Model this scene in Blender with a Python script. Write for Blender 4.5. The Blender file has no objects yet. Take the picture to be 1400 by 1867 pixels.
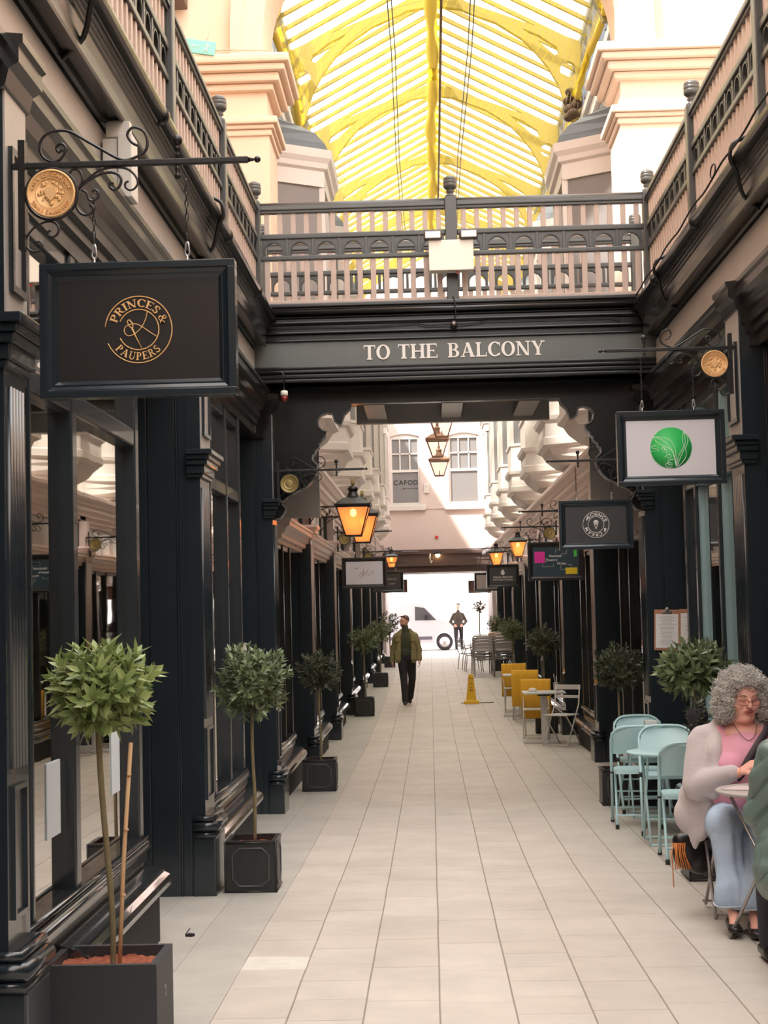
import bpy, bmesh, math, random
from mathutils import Vector, Matrix, Quaternion
from mathutils.geometry import tessellate_polygon

SC = bpy.context.scene
COL = SC.collection
PI = math.pi
random.seed(7)

# ------------------------------------------------------------------ camera
FPX = 2860.0                      # focal length in pixels of the 1400 x 1867 frame
def make_camera():
    d = Vector((84.0, -172.5, -FPX)).normalized()         # arcade axis as the camera sees it
    up = Vector((-0.025, 1.0, 0.0)); up = (up - d * up.dot(d)).normalized()
    x = d.cross(up)
    rot = Matrix((x, d, up))                              # rows: world axes in camera terms
    cd = bpy.data.cameras.new('camera')
    cd.sensor_fit = 'VERTICAL'; cd.sensor_height = 36.0
    cd.lens = 36.0 * FPX / 1867.0
    cd.clip_start = 0.1; cd.clip_end = 400
    co = bpy.data.objects.new('camera', cd); COL.objects.link(co)
    co.matrix_world = Matrix.Translation((0, 0, 1.75)) @ rot.to_4x4()
    SC.camera = co
make_camera()

# ------------------------------------------------------------------ sky, sun, exposure
w = bpy.data.worlds.new('sky'); SC.world = w; w.use_nodes = True
wn = w.node_tree; wn.nodes.clear()
_o = wn.nodes.new('ShaderNodeOutputWorld'); _b = wn.nodes.new('ShaderNodeBackground')
_b.inputs['Color'].default_value = (1.0, 0.975, 0.95, 1); _b.inputs['Strength'].default_value = 1.9
wn.links.new(_b.outputs[0], _o.inputs[0])
sl = bpy.data.lights.new('sun', 'SUN'); sl.energy = 5.0; sl.angle = math.radians(2.0); sl.color = (1.0, 0.93, 0.84)
so = bpy.data.objects.new('sun', sl); COL.objects.link(so)
so.rotation_euler = Vector((1.0, 0.9, -1.7)).to_track_quat('-Z', 'Y').to_euler()
SC.view_settings.view_transform = 'Standard'; SC.view_settings.look = 'None'
SC.view_settings.gamma = 1.0; SC.view_settings.use_curve_mapping = False
SC.view_settings.exposure = 1.42
try:
    SC.cycles.use_denoising = True
    SC.cycles.max_bounces = 10; SC.cycles.transparent_max_bounces = 24; SC.cycles.sample_clamp_indirect = 6.0
except Exception: pass

# ------------------------------------------------------------------ materials
MATS = {}
def mat(name, rgb, rough=0.5, metal=0.0, bump=0.0, bscale=60.0, var=0.0, vscale=3.0, spec=0.5, coat=0.0, emit=None, estr=0.0, sheen=0.0):
    if name in MATS: return MATS[name]
    m = bpy.data.materials.new(name); m.use_nodes = True
    nt = m.node_tree; b = nt.nodes['Principled BSDF']
    b.inputs['Base Color'].default_value = (*rgb, 1); b.inputs['Roughness'].default_value = rough
    b.inputs['Metallic'].default_value = metal; b.inputs['Specular IOR Level'].default_value = spec
    b.inputs['Coat Weight'].default_value = coat
    if sheen: b.inputs['Sheen Weight'].default_value = sheen
    if emit:
        b.inputs['Emission Color'].default_value = (*emit, 1); b.inputs['Emission Strength'].default_value = estr
    if bump or var:
        tc = nt.nodes.new('ShaderNodeTexCoord')
        if bump:
            n = nt.nodes.new('ShaderNodeTexNoise'); n.inputs['Scale'].default_value = bscale; n.inputs['Detail'].default_value = 3
            bp = nt.nodes.new('ShaderNodeBump'); bp.inputs['Strength'].default_value = bump; bp.inputs['Distance'].default_value = 0.01
            nt.links.new(tc.outputs['Object'], n.inputs['Vector']); nt.links.new(n.outputs['Fac'], bp.inputs['Height'])
            nt.links.new(bp.outputs['Normal'], b.inputs['Normal'])
        if var:
            n2 = nt.nodes.new('ShaderNodeTexNoise'); n2.inputs['Scale'].default_value = vscale; n2.inputs['Detail'].default_value = 4
            mx = nt.nodes.new('ShaderNodeMix'); mx.data_type = 'RGBA'
            mx.inputs['A'].default_value = tuple(min(1, c * (1 - var)) for c in rgb) + (1,)
            mx.inputs['B'].default_value = tuple(min(1, c * (1 + var)) for c in rgb) + (1,)
            nt.links.new(tc.outputs['Object'], n2.inputs['Vector']); nt.links.new(n2.outputs['Fac'], mx.inputs['Factor'])
            nt.links.new(mx.outputs['Result'], b.inputs['Base Color'])
    MATS[name] = m; return m

NAVY = mat('navy_gloss_paint', (0.0165, 0.0235, 0.030), 0.26, bump=0.03, bscale=14, var=0.2, vscale=2.5, spec=0.5, coat=0.35)
SILLM = mat('navy_sill_gloss', (0.022, 0.026, 0.030), 0.16, bump=0.02, bscale=12, spec=0.9, coat=0.6)
DARK = mat('dark_green_grey_paint', (0.0065, 0.008, 0.0078), 0.25, bump=0.03, bscale=12, var=0.2, spec=0.5)
RAILM = mat('rail_grey_paint', (0.060, 0.062, 0.061), 0.3, bump=0.02, bscale=20, var=0.15)
FRIEZE = mat('frieze_grey_with_sheen', (0.40, 0.375, 0.355), 0.35, var=0.15, bump=0.05)  # light grey reflection on the frieze is put into this colour
TAUPE = mat('taupe_baluster_paint', (0.43, 0.335, 0.29), 0.45, var=0.08, vscale=6)
GLOSSD = mat('brown_black_gloss_moulding', (0.013, 0.0125, 0.013), 0.20, spec=0.6)
FASM = mat('fascia_charcoal_gloss', (0.020, 0.020, 0.021), 0.22, spec=0.6)
TAUPED = mat('far_pilaster_sheen', (0.34, 0.27, 0.245), 0.3, var=0.12, vscale=5)  # bright reflections on the far dark pilasters, put into the colour
IRON = mat('black_wrought_iron', (0.012, 0.010, 0.010), 0.38, bump=0.1)
STEEL = mat('galvanised_steel', (0.55, 0.55, 0.56), 0.3, metal=0.9)
CREAM = mat('cream_stone', (0.74, 0.60, 0.50), 0.7, bump=0.15, bscale=30, var=0.07, vscale=1.5)
SALMON = mat('salmon_stone', (0.74, 0.55, 0.41), 0.75, bump=0.15, bscale=30, var=0.08, vscale=1.2)
WHITE = mat('white_joinery_paint', (0.66, 0.60, 0.56), 0.45, var=0.05)
WHITEW = mat('pink_white_render', (0.62, 0.50, 0.46), 0.8, bump=0.1, var=0.05)
GOLD = mat('gold_leaf', (0.84, 0.50, 0.22), 0.5, metal=0.12, bump=0.1, bscale=90)
GOLDD = mat('old_gold', (0.32, 0.24, 0.09), 0.5, metal=0.35)
GOLDL = mat('gold_lettering', (0.85, 0.50, 0.20), 0.5)
WHITEL = mat('white_lettering', (0.75, 0.73, 0.70), 0.6)
BLACKP = mat('brown_black_board', (0.022, 0.018, 0.018), 0.35)
CHAR = mat('charcoal_board', (0.045, 0.045, 0.047), 0.4)
WBOARD = mat('white_board', (0.70, 0.68, 0.72), 0.4)
LEAD = mat('lead_planter', (0.028, 0.027, 0.027), 0.38, bump=0.35, bscale=22, var=0.35, vscale=6, metal=0.1)
FIBRE = mat('matt_black_planter', (0.035, 0.035, 0.040), 0.55, bump=0.08)
SOIL = mat('bark_chips', (0.30, 0.085, 0.045), 0.95, bump=1.0, bscale=60, var=0.5, vscale=40)
BARK = mat('bay_bark', (0.20, 0.16, 0.085), 0.85, bump=0.5, bscale=40, var=0.25, vscale=14)
CANE = mat('cane', (0.62, 0.38, 0.20), 0.6, var=0.12, vscale=20)
TEAL = mat('pale_blue_enamel', (0.50, 0.74, 0.78), 0.35)
TEALW = mat('teal_window_paint', (0.22, 0.34, 0.37), 0.4)
OFFW = mat('off_white_enamel', (0.62, 0.60, 0.57), 0.4)
YELLOW = mat('safety_yellow', (0.85, 0.48, 0.015), 0.45)
BLANKET = mat('yellow_blanket', (0.85, 0.45, 0.03), 0.9, bump=0.4, bscale=120, sheen=0.3)
RUBBER = mat('black_rubber', (0.02, 0.02, 0.02), 0.6)
CHROME = mat('brushed_aluminium', (0.45, 0.42, 0.42), 0.35, metal=0.8)
LEADROOF = mat('lead_roof', (0.11, 0.12, 0.14), 0.5, var=0.15)
CLEARP = mat('frosted_lamp_glass', (0.9, 0.86, 0.82), 0.35, emit=(1.0, 0.9, 0.8), estr=0.10)
BULB = mat('lit_bulb', (1, 0.8, 0.5), 0.4, emit=(1.0, 0.66, 0.30), estr=6.0)
SKIN = mat('skin', (0.84, 0.43, 0.34), 0.5, var=0.06, vscale=12)
SKINH = mat('skin_hand', (0.66, 0.35, 0.27), 0.5)
GREYHAIR = mat('grey_curly_hair', (0.44, 0.41, 0.38), 0.7, var=0.3, vscale=30)
LIP = mat('lips', (0.42, 0.12, 0.11), 0.5)
PINK = mat('pink_top', (0.78, 0.36, 0.46), 0.8, bump=0.2, bscale=30)
CARDI = mat('mauve_grey_cardigan', (0.56, 0.49, 0.49), 0.95, bump=0.35, bscale=90, sheen=0.3)
JEANS = mat('pale_blue_denim', (0.42, 0.53, 0.68), 0.9, bump=0.25, bscale=60, var=0.3, vscale=5)
PUFFER = mat('sage_green_nylon', (0.14, 0.20, 0.18), 0.42, bump=0.7, bscale=9, var=0.15)
OLIVE = mat('olive_cotton', (0.26, 0.215, 0.10), 0.85, bump=0.3, bscale=40, var=0.2, vscale=8)
OLIVED = mat('dark_green_knit', (0.07, 0.075, 0.045), 0.95, bump=0.3, bscale=60)
BLACKC = mat('black_cloth', (0.022, 0.018, 0.022), 0.85, bump=0.2, bscale=40)
BROWNC = mat('brown_grey_cloth', (0.07, 0.055, 0.045), 0.9, bump=0.2)
LEATHER = mat('black_leather', (0.012, 0.010, 0.010), 0.35, bump=0.1)
GREENP = mat('leaf_green_print', (0.03, 0.48, 0.10), 0.5)
PAPER = mat('menu_paper', (0.80, 0.78, 0.78), 0.7)
INK = mat('grey_ink', (0.30, 0.30, 0.32), 0.8)
HARDB = mat('hardboard', (0.42, 0.20, 0.12), 0.6)
MAGENTA = mat('magenta_print', (0.85, 0.04, 0.38), 0.5)
YPRINT = mat('yellow_print', (0.85, 0.62, 0.02), 0.5)
LIME = mat('lime_print', (0.10, 0.60, 0.08), 0.5)
SLATE = mat('slate_blue_board', (0.035, 0.065, 0.085), 0.4)
RED = mat('red_enamel', (0.55, 0.03, 0.03), 0.4)
REDD = mat('dark_red_lens', (0.20, 0.02, 0.015), 0.3)
VANP = mat('white_van_paint', (0.62, 0.62, 0.68), 0.25, coat=0.5)
TYRE = mat('tyre', (0.03, 0.025, 0.03), 0.7)
GLASSD = mat('dark_window_glass', (0.10, 0.10, 0.11), 0.12, spec=0.8)
GREYG = mat('grey_blind_glass', (0.20, 0.19, 0.19), 0.2)
CASE = mat('cream_plastic', (0.80, 0.76, 0.68), 0.5)
LENS = mat('lamp_lens', (0.40, 0.36, 0.33), 0.12, metal=0.5)
EXITG = mat('exit_green', (0.22, 0.62, 0.50), 0.5)
ROOM = mat('shop_interior', (0.30, 0.26, 0.21), 0.9)
ROOMF = mat('shop_interior_floor', (0.16, 0.13, 0.10), 0.8)

def node_mat(name):
    m = bpy.data.materials.new(name); m.use_nodes = True
    nt = m.node_tree; nt.nodes.clear()
    return m, nt, nt.nodes.new, nt.links.new

def glass_mat(name, tint=(0.9, 0.92, 0.9), base_refl=0.12, power=3.0, rough=0.02, wav=0.0):
    m, nt, N, L = node_mat(name)
    o = N('ShaderNodeOutputMaterial'); mx = N('ShaderNodeMixShader'); t = N('ShaderNodeBsdfTransparent'); g = N('ShaderNodeBsdfGlossy')
    t.inputs[0].default_value = (*tint, 1); g.inputs['Roughness'].default_value = rough
    g.inputs['Color'].default_value = (0.92, 0.9, 0.87, 1)
    lw = N('ShaderNodeLayerWeight'); lw.inputs['Blend'].default_value = 0.5
    p = N('ShaderNodeMath'); p.operation = 'POWER'; p.inputs[1].default_value = power
    L(lw.outputs['Facing'], p.inputs[0])
    a = N('ShaderNodeMath'); a.operation = 'MULTIPLY_ADD'; a.inputs[1].default_value = 1 - base_refl; a.inputs[2].default_value = base_refl
    L(p.outputs[0], a.inputs[0])
    if wav:
        tc = N('ShaderNodeTexCoord'); n = N('ShaderNodeTexNoise'); n.inputs['Scale'].default_value = 1.3
        bp = N('ShaderNodeBump'); bp.inputs['Strength'].default_value = wav; bp.inputs['Distance'].default_value = 0.02
        L(tc.outputs['Object'], n.inputs['Vector']); L(n.outputs['Fac'], bp.inputs['Height']); L(bp.outputs[0], g.inputs['Normal'])
    L(a.outputs[0], mx.inputs[0]); L(t.outputs[0], mx.inputs[1]); L(g.outputs[0], mx.inputs[2]); L(mx.outputs[0], o.inputs[0])
    return m
GLASS = glass_mat('shop_window_glass', (0.75, 0.77, 0.75), 0.42, 1.6, 0.012, 0.04)
CLEAR = glass_mat('roof_glass', (0.95, 0.97, 0.96), 0.04, 4.0)
LAMPCLEAR = glass_mat('clear_lamp_glass', (0.93, 0.90, 0.86), 0.12, 3.0)

def leaf_mat(name, a, b):
    m, nt, N, L = node_mat(name)
    o = N('ShaderNodeOutputMaterial'); pr = N('ShaderNodeBsdfPrincipled'); pr.inputs['Roughness'].default_value = 0.33
    tr = N('ShaderNodeBsdfTranslucent'); mx = N('ShaderNodeMixShader'); mx.inputs[0].default_value = 0.22
    g = N('ShaderNodeNewGeometry'); r = N('ShaderNodeMix'); r.data_type = 'RGBA'
    r.inputs['A'].default_value = (*a, 1); r.inputs['B'].default_value = (*b, 1)
    L(g.outputs['Random Per Island'], r.inputs['Factor']); L(r.outputs['Result'], pr.inputs['Base Color']); L(r.outputs['Result'], tr.inputs['Color'])
    L(pr.outputs[0], mx.inputs[1]); L(tr.outputs[0], mx.inputs[2]); L(mx.outputs[0], o.inputs[0])
    return m
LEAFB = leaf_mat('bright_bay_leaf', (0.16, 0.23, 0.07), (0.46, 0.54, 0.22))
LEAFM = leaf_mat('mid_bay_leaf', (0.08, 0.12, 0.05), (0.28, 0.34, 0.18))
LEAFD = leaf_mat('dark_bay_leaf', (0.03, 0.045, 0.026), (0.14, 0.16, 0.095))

def net_mat(name, alpha, cell, thick):
    m, nt, N, L = node_mat(name)
    o = N('ShaderNodeOutputMaterial'); tr = N('ShaderNodeBsdfTransparent'); tl = N('ShaderNodeBsdfTranslucent'); df = N('ShaderNodeBsdfDiffuse')
    tl.inputs['Color'].default_value = (0.58, 0.40, 0.018, 1); df.inputs['Color'].default_value = (0.52, 0.36, 0.02, 1)
    ad = N('ShaderNodeMixShader'); ad.inputs[0].default_value = 0.35
    L(tl.outputs[0], ad.inputs[1]); L(df.outputs[0], ad.inputs[2])
    tc = N('ShaderNodeTexCoord'); sp = N('ShaderNodeSeparateXYZ'); L(tc.outputs['UV'], sp.inputs[0])
    outs = []
    for k in (0, 1):
        f = N('ShaderNodeMath'); f.operation = 'MULTIPLY'; f.inputs[1].default_value = 1.0 / cell; L(sp.outputs[k], f.inputs[0])
        fr = N('ShaderNodeMath'); fr.operation = 'FRACT'; L(f.outputs[0], fr.inputs[0])
        lt = N('ShaderNodeMath'); lt.operation = 'LESS_THAN'; lt.inputs[1].default_value = thick; L(fr.outputs[0], lt.inputs[0])
        outs.append(lt)
    mxm = N('ShaderNodeMath'); mxm.operation = 'MAXIMUM'; L(outs[0].outputs[0], mxm.inputs[0]); L(outs[1].outputs[0], mxm.inputs[1])
    a = N('ShaderNodeMath'); a.operation = 'MULTIPLY_ADD'; a.inputs[1].default_value = 0.85 - alpha; a.inputs[2].default_value = alpha
    L(mxm.outputs[0], a.inputs[0])
    mx = N('ShaderNodeMixShader'); L(a.outputs[0], mx.inputs[0]); L(tr.outputs[0], mx.inputs[1]); L(ad.outputs[0], mx.inputs[2]); L(mx.outputs[0], o.inputs[0])
    return m
def amber_mat():
    m, nt, N, L = node_mat('amber_lamp_glass')
    o = N('ShaderNodeOutputMaterial'); t = N('ShaderNodeBsdfTransparent'); t.inputs[0].default_value = (1.0, 0.52, 0.20, 1)
    tl = N('ShaderNodeBsdfTranslucent'); tl.inputs[0].default_value = (0.75, 0.32, 0.10, 1)
    e = N('ShaderNodeEmission'); e.inputs[0].default_value = (1.0, 0.38, 0.13, 1); e.inputs[1].default_value = 0.17
    mx = N('ShaderNodeMixShader'); mx.inputs[0].default_value = 0.55; ad = N('ShaderNodeAddShader')
    L(t.outputs[0], mx.inputs[1]); L(tl.outputs[0], mx.inputs[2]); L(mx.outputs[0], ad.inputs[0]); L(e.outputs[0], ad.inputs[1]); L(ad.outputs[0], o.inputs[0])
    return m
AMBER = amber_mat()
NET = net_mat('yellow_netting', 0.20, 0.145, 0.045)
NETD = net_mat('bunched_yellow_netting', 0.62, 0.145, 0.10)

def floor_mat():
    m, nt, N, L = node_mat('pennant_stone_paving')
    o = N('ShaderNodeOutputMaterial'); pr = N('ShaderNodeBsdfPrincipled')
    tc = N('ShaderNodeTexCoord'); sp = N('ShaderNodeSeparateXYZ'); L(tc.outputs['Object'], sp.inputs[0])
    def M(op, a, b=None, c_=None):
        n = N('ShaderNodeMath'); n.operation = op
        for i, v in enumerate((a, b, c_)):
            if v is None: continue
            if isinstance(v, (int, float)): n.inputs[i].default_value = v
            else: L(v, n.inputs[i])
        return n.outputs[0]
    wob = N('ShaderNodeTexNoise'); wob.inputs['Scale'].default_value = 0.9; L(tc.outputs['Object'], wob.inputs['Vector'])
    X = M('MULTIPLY_ADD', M('SUBTRACT', wob.outputs['Fac'], 0.5), 0.010, sp.outputs['X']); Y = sp.outputs['Y']
    def course(width, lmin, lvar, seed):
        xc = M('DIVIDE', X, width); col = M('FLOOR', xc); fx = M('FRACT', xc)
        wn = N('ShaderNodeTexWhiteNoise'); wn.noise_dimensions = '1D'; L(M('ADD', col, seed), wn.inputs['W'])
        wc = N('ShaderNodeSeparateColor'); L(wn.outputs['Color'], wc.inputs[0])
        ln = M('MULTIPLY_ADD', wc.outputs[0], lvar, lmin)
        v = M('ADD', M('DIVIDE', Y, ln), M('MULTIPLY', wc.outputs[1], 9.0)); row = M('FLOOR', v); fv = M('FRACT', v)
        cb = N('ShaderNodeCombineXYZ'); L(col, cb.inputs[0]); L(row, cb.inputs[1])
        w2 = N('ShaderNodeTexWhiteNoise'); w2.noise_dimensions = '2D'; L(cb.outputs[0], w2.inputs['Vector'])
        ex = M('MULTIPLY', M('MINIMUM', fx, M('SUBTRACT', 1.0, fx)), width); ev = M('MULTIPLY', M('MINIMUM', fv, M('SUBTRACT', 1.0, fv)), ln)
        jx = M('SUBTRACT', 1.0, M('MINIMUM', 1.0, M('DIVIDE', ex, 0.0058))); jv = M('SUBTRACT', 1.0, M('MINIMUM', 1.0, M('DIVIDE', ev, 0.0042)))
        # some cross joints are tight and hardly show
        cb2 = N('ShaderNodeCombineXYZ'); L(col, cb2.inputs[0]); L(M('ROUND', v), cb2.inputs[1]); w3 = N('ShaderNodeTexWhiteNoise'); w3.noise_dimensions = '2D'; L(cb2.outputs[0], w3.inputs['Vector'])
        jv = M('MULTIPLY', jv, M('MULTIPLY_ADD', M('POWER', w3.outputs['Value'], 2.0), 1.0, 0.42))
        return w2.outputs['Value'], M('MAXIMUM', jx, jv)
    id1, j1 = course(0.325, 0.32, 0.45, 3.0); id2, j2 = course(0.65, 0.7, 0.5, 31.0)
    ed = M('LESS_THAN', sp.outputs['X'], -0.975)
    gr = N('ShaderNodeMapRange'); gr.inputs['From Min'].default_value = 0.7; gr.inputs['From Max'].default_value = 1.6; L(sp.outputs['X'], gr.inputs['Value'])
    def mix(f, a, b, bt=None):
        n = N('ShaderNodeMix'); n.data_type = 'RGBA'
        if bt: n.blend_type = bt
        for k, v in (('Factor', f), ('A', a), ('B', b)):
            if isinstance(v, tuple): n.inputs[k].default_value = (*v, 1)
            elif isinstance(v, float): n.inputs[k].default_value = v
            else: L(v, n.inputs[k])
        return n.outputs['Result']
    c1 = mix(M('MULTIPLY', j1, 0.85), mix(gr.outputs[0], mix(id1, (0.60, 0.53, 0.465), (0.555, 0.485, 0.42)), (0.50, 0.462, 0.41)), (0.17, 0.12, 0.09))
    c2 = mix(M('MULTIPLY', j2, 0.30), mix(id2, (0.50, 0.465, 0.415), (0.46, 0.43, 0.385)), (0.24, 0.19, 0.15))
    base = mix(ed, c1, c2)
    n = N('ShaderNodeTexNoise'); n.inputs['Scale'].default_value = 2.2; n.inputs['Detail'].default_value = 9; n.inputs['Roughness'].default_value = 0.65; L(tc.outputs['Object'], n.inputs['Vector'])
    rp = N('ShaderNodeMapRange'); rp.inputs['From Min'].default_value = 0.3; rp.inputs['From Max'].default_value = 0.7; rp.inputs['To Min'].default_value = 0.88; rp.inputs['To Max'].default_value = 1.10
    L(n.outputs['Fac'], rp.inputs['Value'])
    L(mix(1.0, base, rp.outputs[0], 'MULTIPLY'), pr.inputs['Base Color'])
    pr.inputs['Roughness'].default_value = 0.58
    n3 = N('ShaderNodeTexNoise'); n3.inputs['Scale'].default_value = 9; n3.inputs['Detail'].default_value = 6; L(tc.outputs['Object'], n3.inputs['Vector'])
    bp = N('ShaderNodeBump'); bp.inputs['Strength'].default_value = 0.35; bp.inputs['Distance'].default_value = 0.006
    L(M('MULTIPLY_ADD', j1, -1.5, n3.outputs['Fac']), bp.inputs['Height']); L(bp.outputs[0], pr.inputs['Normal'])
    L(pr.outputs[0], o.inputs[0])
    return m
FLOORM = floor_mat()

# ------------------------------------------------------------------ mesh builder
class MB:
    def __init__(s): s.v = []; s.f = []; s.m = []; s.sm = []; s.uv = {}
    def add(s, vs, fs, mi=0, smooth=False):
        b = len(s.v); s.v.extend([tuple(p) for p in vs])
        for f in fs:
            s.f.append(tuple(b + i for i in f)); s.m.append(mi); s.sm.append(smooth)
        return s
    def box(s, x0, x1, y0, y1, z0, z1, mi=0):
        if x0 > x1: x0, x1 = x1, x0
        if y0 > y1: y0, y1 = y1, y0
        if z0 > z1: z0, z1 = z1, z0
        vs = [(x0, y0, z0), (x1, y0, z0), (x1, y1, z0), (x0, y1, z0), (x0, y0, z1), (x1, y0, z1), (x1, y1, z1), (x0, y1, z1)]
        return s.add(vs, [(0, 3, 2, 1), (4, 5, 6, 7), (0, 1, 5, 4), (1, 2, 6, 5), (2, 3, 7, 6), (3, 0, 4, 7)], mi)
    def bbox(s, x0, x1, y0, y1, z0, z1, r=0.004, mi=0):     # box with chamfered edges
        if x0 > x1: x0, x1 = x1, x0
        if y0 > y1: y0, y1 = y1, y0
        if z0 > z1: z0, z1 = z1, z0
        r = min(r, (x1 - x0) / 2.1, (y1 - y0) / 2.1, (z1 - z0) / 2.1)
        bm = bmesh.new(); bmesh.ops.create_cube(bm, size=1)
        for v in bm.verts:
            v.co = Vector(((x0 + x1) / 2 + v.co.x * (x1 - x0), (y0 + y1) / 2 + v.co.y * (y1 - y0), (z0 + z1) / 2 + v.co.z * (z1 - z0)))
        bmesh.ops.bevel(bm, geom=list(bm.edges), offset=r, segments=2, profile=0.6, affect='EDGES')
        return s.bm(bm, mi)
    def bm(s, bm, mi=0, smooth=False):
        bm.verts.index_update(); b = len(s.v)
        s.v.extend([tuple(v.co) for v in bm.verts])
        for f in bm.faces: s.f.append(tuple(b + v.index for v in f.verts)); s.m.append(mi); s.sm.append(smooth)
        bm.free(); return s
    def path(s, pts, r, n=8, closed=False, mi=0, smooth=True, flat=None):
        pts = [Vector(p) for p in pts]; k = len(pts)
        rs = r if isinstance(r, (list, tuple)) else [r] * k
        t0 = (pts[1] - pts[0]).normalized()
        a = t0.orthogonal().normalized() if flat is None else Vector(flat)
        vs = []
        prev = t0
        for i, p in enumerate(pts):
            if closed: t = (pts[(i + 1) % k] - pts[i - 1]).normalized()
            elif i == 0: t = t0
            elif i == k - 1: t = (pts[-1] - pts[-2]).normalized()
            else:
                t = ((pts[i + 1] - p).normalized() + (p - pts[i - 1]).normalized())
                t = t.normalized() if t.length > 1e-6 else prev
            a = (a - t * a.dot(t)); a = a.normalized() if a.length > 1e-6 else t.orthogonal().normalized()
            bb = t.cross(a); prev = t
            for j in range(n):
                an = 2 * PI * j / n
                vs.append(p + (a * math.cos(an) + bb * math.sin(an)) * rs[i])
        fs = []
        for i in range(k if closed else k - 1):
            i2 = (i + 1) % k
            for j in range(n):
                j2 = (j + 1) % n
                fs.append((i * n + j, i * n + j2, i2 * n + j2, i2 * n + j))
        if not closed:
            fs.append(tuple(range(n - 1, -1, -1))); fs.append(tuple((k - 1) * n + j for j in range(n)))
        return s.add(vs, fs, mi, smooth)
    def tube(s, p0, p1, r0, r1=None, n=10, mi=0): return s.path([p0, p1], [r0, r0 if r1 is None else r1], n, mi=mi)
    def lathe(s, prof, cx=0, cy=0, cz=0, n=16, mi=0, smooth=True, rot=0.0):
        vs = []; k = len(prof)
        for (r, z) in prof:
            for j in range(n):
                an = 2 * PI * j / n + rot; vs.append((cx + r * math.cos(an), cy + r * math.sin(an), cz + z))
        fs = [(i * n + j, i * n + (j + 1) % n, (i + 1) * n + (j + 1) % n, (i + 1) * n + j) for i in range(k - 1) for j in range(n)]
        fs.append(tuple(range(n - 1, -1, -1))); fs.append(tuple((k - 1) * n + j for j in range(n)))
        return s.add(vs, fs, mi, smooth)
    def ball(s, c, r, n=10, mi=0, sq=(1, 1, 1)):
        bm = bmesh.new(); bmesh.ops.create_uvsphere(bm, u_segments=n + 2, v_segments=n, radius=1)
        for v in bm.verts: v.co = Vector((c[0] + v.co.x * r * sq[0], c[1] + v.co.y * r * sq[1], c[2] + v.co.z * r * sq[2]))
        return s.bm(bm, mi, True)
    def prism(s, loops, h0, h1, axis='Y', mi=0):            # loops: outer, then holes, as (a, b)
        if not isinstance(loops[0][0], (tuple, list)): loops = [loops]
        def P(a, b, h): return (a, h, b) if axis == 'Y' else ((h, a, b) if axis == 'X' else (a, b, h))
        flat = [p for l in loops for p in l]
        tris = tessellate_polygon([[Vector((p[0], p[1], 0)) for p in l] for l in loops])
        n = len(flat)
        vs = [P(a, b, h0) for a, b in flat] + [P(a, b, h1) for a, b in flat]
        fs = [tuple(t) for t in tris] + [tuple(n + i for i in t[::-1]) for t in tris]
        st = 0
        for l in loops:
            k = len(l)
            for i in range(k): fs.append((st + i, st + (i + 1) % k, n + st + (i + 1) % k, n + st + i))
            st += k
        return s.add(vs, fs, mi)
    def xf(s, M):
        s.v = [tuple(M @ Vector(p)) for p in s.v]; return s
    def join(s, o, M=None, mi=None):
        b = len(s.v); s.v.extend([tuple(M @ Vector(p)) if M else p for p in o.v])
        for f, m_, sm in zip(o.f, o.m, o.sm):
            s.f.append(tuple(b + i for i in f)); s.m.append(m_ if mi is None else mi); s.sm.append(sm)
        return s
    def build(s, name, mats, parent=None, world=False, normals=True):
        me = bpy.data.meshes.new(name)
        off = Vector((0, 0, 0))
        if parent is not None and world:
            off = wloc(parent)
        me.from_pydata([tuple(Vector(p) - off) for p in s.v], [], s.f)
        mats = mats if isinstance(mats, (list, tuple)) else [mats]
        for m_ in mats: me.materials.append(m_)
        me.polygons.foreach_set('material_index', s.m); me.polygons.foreach_set('use_smooth', s.sm)
        if normals and len(s.f) < 60000:
            bm = bmesh.new(); bm.from_mesh(me); bmesh.ops.recalc_face_normals(bm, faces=bm.faces); bm.to_mesh(me); bm.free()
        o = bpy.data.objects.new(name, me); COL.objects.link(o)
        if parent is not None: o.parent = parent
        return o

def wloc(o):
    p = Vector((0, 0, 0))
    while o is not None: p += o.location; o = o.parent
    return p
def thing(name, label, cat, loc=(0, 0, 0), rz=0.0, group=None):
    o = bpy.data.objects.new(name, None); COL.objects.link(o); o.location = loc; o.rotation_euler = (0, 0, rz)
    o.empty_display_size = 0.1
    o['label'] = label; o['category'] = cat
    if group: o['group'] = group
    return o
def tag(o, label, cat, group=None, kind=None):
    o['label'] = label; o['category'] = cat
    if group: o['group'] = group
    if kind: o['kind'] = kind
    return o
def struct(o, label=None):
    o['kind'] = 'structure'
    if label: o['label'] = label
    return o
def dup(root, loc=None, rz=None, label=None, group=None):
    r = root.copy(); COL.objects.link(r)
    if loc is not None: r.location = loc
    if rz is not None: r.rotation_euler = (0, 0, rz)
    if label: r['label'] = label
    if group: r['group'] = group
    def kids(a, b):
        for ch in list(a.children):
            c_ = ch.copy(); COL.objects.link(c_); c_.parent = b; kids(ch, c_)
    kids(root, r)
    return r
def part_copy(o, parent, loc):
    c_ = o.copy(); COL.objects.link(c_); c_.parent = parent; c_.location = loc; return c_

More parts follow.
